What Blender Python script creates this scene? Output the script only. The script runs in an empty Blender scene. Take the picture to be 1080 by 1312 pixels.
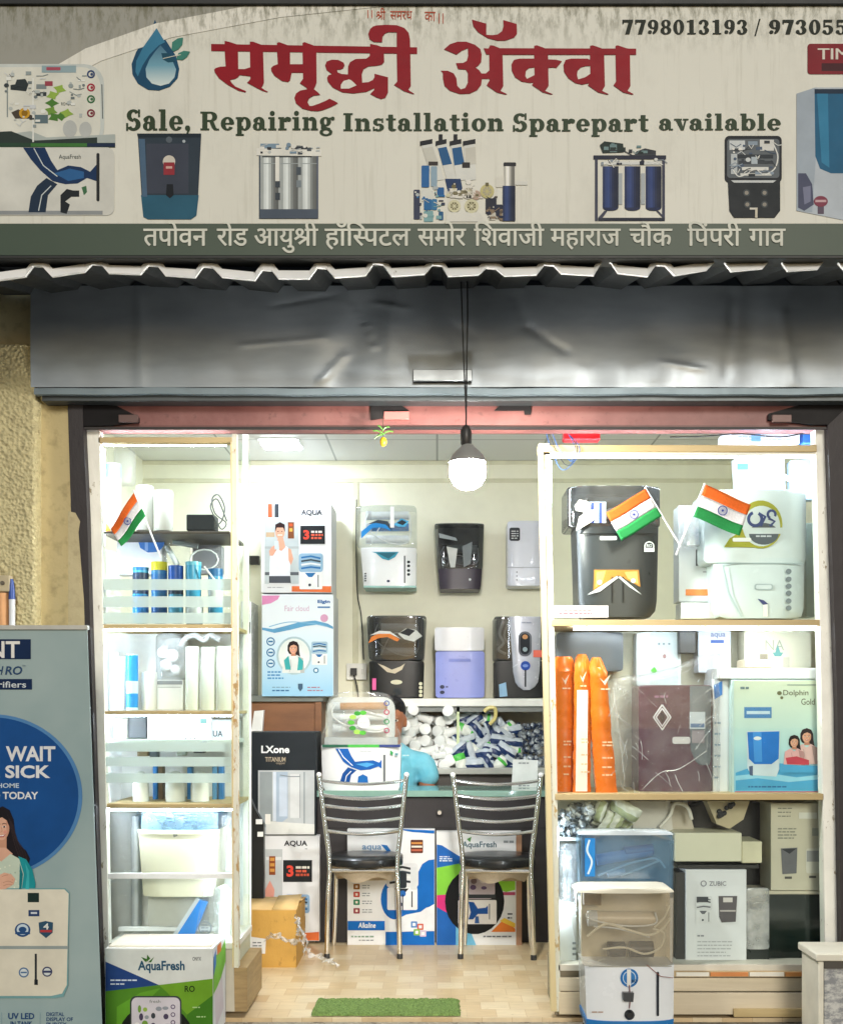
import bpy, bmesh, math, random
from mathutils import Vector, Matrix, Euler
from mathutils.geometry import tessellate_polygon
random.seed(7)
S = bpy.context.scene
COL = S.collection
# ---------------------------------------------------------------- camera, world, street light, exposure
F, D0, VX, VY = 1403.0, 4.2, 560.0, 903.0        # focal length in photo pixels, distance to the shop front, vanishing point
cd = bpy.data.cameras.new('camera'); cam = bpy.data.objects.new('camera', cd); COL.objects.link(cam)
cd.sensor_fit = 'VERTICAL'; cd.sensor_height = 36.0; cd.lens = 36.0*F/1312
cd.shift_x = (540-VX)/1312; cd.shift_y = (VY-656)/1312
cam.location = (0, -D0, 1.2); cam.rotation_euler = (math.radians(90), 0, 0); cd.clip_start = .05; cd.clip_end = 500
S.camera = cam
W = bpy.data.worlds.new('World'); S.world = W; W.use_nodes = True
wn = W.node_tree.nodes; wl = W.node_tree.links
sky = wn.new('ShaderNodeTexSky'); sky.sky_type = 'NISHITA'; sky.sun_disc = False
SUN_EL, SUN_AZ = math.radians(20), math.radians(9)
sky.sun_elevation = SUN_EL; sky.sun_rotation = math.radians(180)-SUN_AZ
wn['Background'].inputs['Strength'].default_value = .08
wl.new(sky.outputs[0], wn['Background'].inputs['Color'])
sd = bpy.data.lights.new('sun', 'SUN'); sd.energy = 1.5; sd.angle = math.radians(14); sd.color = (1, .95, .86)
sun = bpy.data.objects.new('sun', sd); COL.objects.link(sun); sun.location = (1, -6, 5)
sv = Vector((-math.sin(SUN_AZ)*math.cos(SUN_EL), math.cos(SUN_AZ)*math.cos(SUN_EL), -math.sin(SUN_EL)))
sun.rotation_euler = sv.to_track_quat('-Z', 'Y').to_euler()
S.view_settings.view_transform = 'Standard'; S.view_settings.look = 'None'; S.view_settings.exposure = 0; S.view_settings.gamma = 1
S.cycles.use_denoising = True; S.cycles.max_bounces = 10; S.cycles.transparent_max_bounces = 24
S.cycles.diffuse_bounces = 4; S.cycles.glossy_bounces = 4; S.cycles.transmission_bounces = 8
S.cycles.caustics_reflective = False; S.cycles.caustics_refractive = False; S.cycles.sample_clamp_indirect = 6
# ---------------------------------------------------------------- helpers
def P(px, py, Y):
    k = (Y+D0)/F
    return Vector(((px-VX)*k, Y, 1.2-(py-VY)*k))
def s2l(c): return c/12.92 if c <= .04045 else ((c+.055)/1.055)**2.4
def rgb(h):
    h = h.lstrip('#'); return tuple(s2l(int(h[i:i+2], 16)/255) for i in (0, 2, 4))
class NT:
    def __init__(s, name):
        s.m = bpy.data.materials.new(name); s.m.use_nodes = True; s.t = s.m.node_tree; s.b = s.t.nodes['Principled BSDF']
        s.out = s.t.nodes['Material Output']
    def n(s, typ, **k):
        x = s.t.nodes.new('ShaderNode'+typ)
        for a, v in k.items():
            if a[0] == '_': x.inputs[a[1:].replace('_', ' ')].default_value = v
            else: setattr(x, a, v)
        return x
    def l(s, a, b): s.t.links.new(a, b)
    def co(s, scale=(1, 1, 1)):
        c = s.n('TexCoord'); mp = s.n('Mapping'); mp.inputs['Scale'].default_value = scale; s.l(c.outputs['Object'], mp.inputs[0]); return mp.outputs[0]
    def noise(s, scale, detail=4, sc=(1, 1, 1), rough=.55):
        x = s.n('TexNoise', _Scale=scale, _Detail=detail, _Roughness=rough); s.l(s.co(sc), x.inputs['Vector']); return x.outputs['Fac']
    def ramp(s, fac, *st):
        r = s.n('ValToRGB'); e = r.color_ramp.elements
        while len(e) < len(st): e.new(.5)
        for i, (p, c) in enumerate(st): e[i].position = p; e[i].color = (*c, 1) if len(c) == 3 else c
        s.l(fac, r.inputs[0]); return r.outputs[0]
    def mix(s, f, a, b, mode='MIX'):
        x = s.n('Mix', data_type='RGBA', blend_type=mode)
        for sock, v in ((x.inputs[0], f), (x.inputs[6], a), (x.inputs[7], b)):
            if hasattr(v, 'links'): s.l(v, sock)
            else: sock.default_value = v if not isinstance(v, tuple) else (*v[:3], 1)
        return x.outputs[2]
    def bump(s, h, st=.3, dist=.01):
        b = s.n('Bump', _Strength=st, _Distance=dist); s.l(h, b.inputs['Height']); s.l(b.outputs[0], s.b.inputs['Normal'])
    def set(s, **k):
        for a, v in k.items(): s.b.inputs[a.replace('_', ' ')].default_value = v
_mc = {}
def C(h, rough=.5, metal=0., var=.10, coat=0., name=None):
    """a plain painted / printed / moulded surface with slight mottling"""
    k = (h, rough, metal, var, coat)
    if k in _mc: return _mc[k]
    t = NT(name or 'surface_'+h.lstrip('#')); c = rgb(h); t.set(Roughness=rough, Metallic=metal, Coat_Weight=coat, Specular_IOR_Level=.12 if rough == .45 else .4)
    f = t.noise(9, 5)
    lo = tuple(x*(1-var) for x in c); hi = tuple(min(.9, x*(1+var)) for x in c)
    t.l(t.ramp(f, (.3, lo), (.7, hi)), t.b.inputs['Base Color'])
    g = t.n('MapRange'); t.l(t.noise(22, 3), g.inputs[0]); g.inputs[3].default_value = max(.03, rough-.08); g.inputs[4].default_value = min(1, rough+.08)
    t.l(g.outputs[0], t.b.inputs['Roughness'])
    _mc[k] = t.m; return t.m
def E(h, strength, name):
    t = NT(name); t.set(Base_Color=(*rgb(h), 1), Emission_Color=(*rgb(h), 1), Emission_Strength=strength, Roughness=.3); t.m.cycles.emission_sampling = 'FRONT_BACK' if hasattr(t.m.cycles, 'emission_sampling') else 'AUTO'; return t.m
def see(h, alpha, name, gloss=.08, rough=.05, haze=0., wrinkle=0., wscale=30, hz='#ffffff', spec_cap=1.):
    """clear or tinted plastic / glass: tinted see-through, fresnel gloss, some white haze"""
    t = NT(name); nd = t.t.nodes; nd.remove(t.b)
    tr = t.n('BsdfTransparent'); c = rgb(h); tr.inputs[0].default_value = (*[1-(1-x)*alpha for x in c], 1)
    gl = t.n('BsdfGlossy'); gl.inputs['Roughness'].default_value = rough
    df = t.n('BsdfDiffuse'); df.inputs[0].default_value = (*rgb(hz), 1)
    lw = t.n('LayerWeight', _Blend=.25); mp = t.n('MapRange'); t.l(lw.outputs['Facing'], mp.inputs[0]); mp.inputs[3].default_value = gloss*.45; mp.inputs[4].default_value = min(.6, gloss*4)
    m1 = t.n('MixShader'); m2 = t.n('MixShader')
    if haze:
        f = t.ramp(t.noise(wscale*.4, 5), (.35, (haze*.35,)*3), (.7, (min(1, haze*1.6),)*3)); t.l(f, m1.inputs[0])
    else: m1.inputs[0].default_value = 0
    t.l(tr.outputs[0], m1.inputs[1]); t.l(df.outputs[0], m1.inputs[2]); t.l(mp.outputs[0], m2.inputs[0]); t.l(m1.outputs[0], m2.inputs[1]); t.l(gl.outputs[0], m2.inputs[2])
    t.l(m2.outputs[0], t.out.inputs[0])
    if wrinkle:
        b = t.n('Bump', _Strength=wrinkle, _Distance=.02); t.l(t.noise(wscale, 6, rough=.65), b.inputs['Height'])
        for x in (gl, df): t.l(b.outputs[0], x.inputs['Normal'])
    return t.m
class MB:
    """collects polygons (world coordinates, several materials) and links them as ONE mesh object"""
    def __init__(s): s.v = []; s.f = []; s.mi = []; s.ms = []; s.sm = []
    def m(s, mat):
        if mat not in s.ms: s.ms.append(mat)
        return s.ms.index(mat)
    def add(s, vs, fs, mat, smooth=False):
        b = len(s.v); s.v += [tuple(v) for v in vs]; i = s.m(mat)
        for f in fs: s.f.append(tuple(b+k for k in f)); s.mi.append(i); s.sm.append(smooth)
        return s
    def box(s, a, b, mat):
        x0, x1 = sorted((a[0], b[0])); y0, y1 = sorted((a[1], b[1])); z0, z1 = sorted((a[2], b[2]))
        v = [(x, y, z) for x in (x0, x1) for y in (y0, y1) for z in (z0, z1)]
        return s.add(v, [(0, 1, 3, 2), (4, 6, 7, 5), (0, 4, 5, 1), (2, 3, 7, 6), (0, 2, 6, 4), (1, 5, 7, 3)], mat)
    def pbox(s, x0, y0, x1, y1, Y0, Y1, mat):          # front face given in photo pixels at depth Y0, reaching back to Y1
        return s.box(P(x0, y0, Y0), P(x1, y1, Y0)+Vector((0, Y1-Y0, 0)), mat)
    def quad(s, pts, mat): return s.add(pts, [tuple(range(len(pts)))], mat)
    def prism(s, pts, Y0, Y1, mat, smooth=False):
        a = [P(x, y, Y0) for x, y in pts]; d = Vector((0, Y1-Y0, 0)); n = len(a); b = [p+d for p in a]
        t = tessellate_polygon([[Vector((p.x, p.z, 0)) for p in a]])
        s.add(a+b, [tuple(q) for q in t]+[tuple(n+k for k in reversed(q)) for q in t], mat)
        return s.add(a+b, [(i, (i+1) % n, n+(i+1) % n, n+i) for i in range(n)], mat, smooth)
    def tube(s, pts, r, mat, seg=8, closed=False, r1=None):
        pts = [Vector(p) for p in pts]; n = len(pts); vs = []; prev = None
        for i, p in enumerate(pts):
            if closed: t = pts[(i+1) % n]-pts[i-1]
            else: t = pts[min(i+1, n-1)]-pts[max(i-1, 0)]
            t.normalize()
            u = (prev-t*prev.dot(t)) if prev else t.cross(Vector((.31, .87, .38)) if abs(t.x) > .5 else Vector((.9, .3, .3)))
            u.normalize(); prev = u; w = t.cross(u); rr = r if r1 is None else r+(r1-r)*i/max(1, n-1)
            vs += [p+(u*math.cos(a)+w*math.sin(a))*rr for a in (2*math.pi*k/seg for k in range(seg))]
        fs = [(i*seg+k, i*seg+(k+1) % seg, ((i+1) % n)*seg+(k+1) % seg, ((i+1) % n)*seg+k) for i in range(n if closed else n-1) for k in range(seg)]
        if not closed: fs += [tuple(reversed(range(seg))), tuple(range((n-1)*seg, n*seg))]
        return s.add(vs, fs, mat, True)
    def lathe(s, c, prof, mat, seg=20, M=None):        # prof: (radius, height) from the base point c upward
        vs = []; c = Vector(c); n = len(prof)
        for r, h in prof:
            for k in range(seg):
                p = Vector((r*math.cos(2*math.pi*k/seg), r*math.sin(2*math.pi*k/seg), h)); vs.append(c+(M @ p if M else p))
        fs = [(i*seg+k, i*seg+(k+1) % seg, (i+1)*seg+(k+1) % seg, (i+1)*seg+k) for i in range(n-1) for k in range(seg)]
        fs += [tuple(reversed(range(seg))), tuple(range((n-1)*seg, n*seg))]
        return s.add(vs, fs, mat, True)
    def ball(s, c, r, mat, seg=14, rings=9, M=None):
        r = r if hasattr(r, '__len__') else (r, r, r); vs = []; c = Vector(c)
        for i in range(rings+1):
            a = math.pi*i/rings
            for k in range(seg):
                b = 2*math.pi*k/seg; p = Vector((r[0]*math.sin(a)*math.cos(b), r[1]*math.sin(a)*math.sin(b), r[2]*math.cos(a))); vs.append(c+(M @ p if M else p))
        return s.add(vs, [(i*seg+k, i*seg+(k+1) % seg, (i+1)*seg+(k+1) % seg, (i+1)*seg+k) for i in range(rings) for k in range(seg)], mat, True)
    def loft(s, rows, Y0, depth, mat, bulge=.012, p=4, cols=14, back=True):
        """moulded front: rows of (py, xl, xr[, dY]) in photo pixels at Y0; the face swells forward by bulge"""
        g = []; nr = len(rows)
        for j, r in enumerate(rows):
            dy = r[3] if len(r) > 3 else 0
            for k in range(cols+1):
                u = math.sin((2*k/cols-1)*math.pi/2); q = P(r[1]+(r[2]-r[1])*(u+1)/2, r[0], Y0); q.y = Y0+dy-bulge*(1-abs(u)**p); g.append(q)
        w = cols+1; fs = [(j*w+k, j*w+k+1, (j+1)*w+k+1, (j+1)*w+k) for j in range(nr-1) for k in range(cols)]
        s.add(g, fs, mat, True)
        rim = [k for k in range(w)]+[j*w+cols for j in range(1, nr)]+[(nr-1)*w+k for k in range(cols-1, -1, -1)]+[j*w for j in range(nr-2, 0, -1)]
        a = [g[i] for i in rim]; b = [Vector((q.x, Y0+depth, q.z)) for q in a]; n = len(a)
        s.add(a+b, [(i, n+i, n+(i+1) % n, (i+1) % n) for i in range(n)], mat, False)
        if back: s.add(b, [tuple(range(n))], mat)
        return s
    def build(s, name, parent=None, loc=None, bev=0, sub=0, flat=False):
        me = bpy.data.meshes.new(name)
        root = parent
        while root is not None and root.parent is not None: root = root.parent
        if root is not None: o0 = Vector(root['o0'])
        elif loc is not None: o0 = Vector(loc)
        else:
            lo = [min(v[i] for v in s.v) for i in range(3)]; hi = [max(v[i] for v in s.v) for i in range(3)]; o0 = Vector(((lo[0]+hi[0])/2, (lo[1]+hi[1])/2, lo[2]))
        me.from_pydata([Vector(v)-o0 for v in s.v], [], s.f)
        for m in s.ms: me.materials.append(m)
        for i, p in enumerate(me.polygons): p.material_index = s.mi[i]; p.use_smooth = s.sm[i] and not flat
        me.update(); bm = bmesh.new(); bm.from_mesh(me)
        if not getattr(s, 'open', False): bmesh.ops.recalc_face_normals(bm, faces=bm.faces)
        bm.to_mesh(me); bm.free()
        if not flat: me.set_sharp_from_angle(angle=math.radians(42))
        o = bpy.data.objects.new(name, me); COL.objects.link(o)
        if parent is not None: o.parent = parent
        else: o.location = o0; o['o0'] = list(o0)
        if bev:
            b = o.modifiers.new('edge', 'BEVEL'); b.width = bev; b.segments = 2; b.limit_method = 'ANGLE'; b.angle_limit = math.radians(50)
        if sub:
            b = o.modifiers.new('smooth', 'SUBSURF'); b.levels = b.render_levels = sub
        return o
def tag(o, label, cat, group=None):
    o['label'] = label; o['category'] = cat
    if group: o['group'] = group
    return o
def thing(name, label, cat, loc, group=None):
    o = bpy.data.objects.new(name, None); COL.objects.link(o); o.location = loc; o['o0'] = list(loc); o.empty_display_size = .1
    return tag(o, label, cat, group)
def dup(root, loc, rot=None, label=None, scale=None):
    r = root.copy(); COL.objects.link(r); r.location = loc
    if rot is not None: r.rotation_euler = rot
    if scale is not None: r.scale = scale
    if label: r['label'] = label
    for ch in list(root.children):
        c = ch.copy(); COL.objects.link(c); c.parent = r
        for g in ch.children:
            d = g.copy(); COL.objects.link(d); d.parent = c
    return r
def struct(o): o['kind'] = 'structure'; return o
def ellipse(cx, cy, rx, ry=None, n=26, a0=0, a1=360):
    ry = rx if ry is None else ry; full = abs(a1-a0) >= 360; k = n if full else n+1
    return [(cx+rx*math.cos(math.radians(a0+(a1-a0)*i/n)), cy-ry*math.sin(math.radians(a0+(a1-a0)*i/n))) for i in range(k)]
def rrect(x0, y0, x1, y1, r, n=5):
    out = []
    for cx, cy, a in ((x1-r, y0+r, 0), (x0+r, y0+r, 90), (x0+r, y1-r, 180), (x1-r, y1-r, 270)):
        out += [(cx+r*math.cos(math.radians(a+90*i/n)), cy-r*math.sin(math.radians(a+90*i/n))) for i in range(n+1)]
    return out
def rrows(x0, y0, x1, y1, r, n=5, xb0=None, xb1=None):       # rows for MB.loft of a rounded panel (optionally tapering to xb0..xb1)
    xb0 = x0 if xb0 is None else xb0; xb1 = x1 if xb1 is None else xb1; out = []
    ys = [y0+r*(1-math.cos(math.pi/2*i/n)) for i in range(n+1)]+[y1-r*(1-math.cos(math.pi/2*i/n)) for i in range(n, -1, -1)]
    for i, y in enumerate(ys):
        d = (y0+r-y) if i <= n else (y-(y1-r)); ins = r-math.sqrt(max(0, r*r-d*d)); t = (y-y0)/(y1-y0)
        out.append((y, x0+(xb0-x0)*t+ins, x1+(xb1-x1)*t-ins))
    return out
def spline(pts, n=6):
    out = []; m = len(pts)
    for i in range(m-1):
        p0 = Vector(pts[max(0, i-1)]); p1 = Vector(pts[i]); p2 = Vector(pts[i+1]); p3 = Vector(pts[min(m-1, i+2)])
        for k in range(n):
            t = k/n; out.append(.5*((2*p1)+(p2-p0)*t+(2*p0-5*p1+4*p2-p3)*t*t+(3*p1-p0-3*p2+p3)*t*t*t))
    out.append(Vector(pts[-1])); return out
# ---------------------------------------------------------------- lettering
_tc = {}
def sans(txt, bold=.0):
    """triangles of a line of sans lettering, normalised to the unit box"""
    k = (txt, bold)
    if k in _tc: return _tc[k]
    c = bpy.data.curves.new('lettering', 'FONT'); c.body = txt; c.offset = bold; c.resolution_u = 3; c.fill_mode = 'FRONT'
    o = bpy.data.objects.new('lettering', c); COL.objects.link(o); dg = bpy.context.evaluated_depsgraph_get()
    me = o.evaluated_get(dg).to_mesh(); v = [(p.co.x, p.co.y) for p in me.vertices]; f = [tuple(p.vertices) for p in me.polygons]
    o.evaluated_get(dg).to_mesh_clear(); bpy.data.objects.remove(o); bpy.data.curves.remove(c)
    _tc[k] = norm(v, f); return _tc[k]
def norm(v, f):
    x0 = min(p[0] for p in v); x1 = max(p[0] for p in v); y0 = min(p[1] for p in v); y1 = max(p[1] for p in v)
    return [((p[0]-x0)/(x1-x0), (p[1]-y0)/(y1-y0)) for p in v], f
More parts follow.
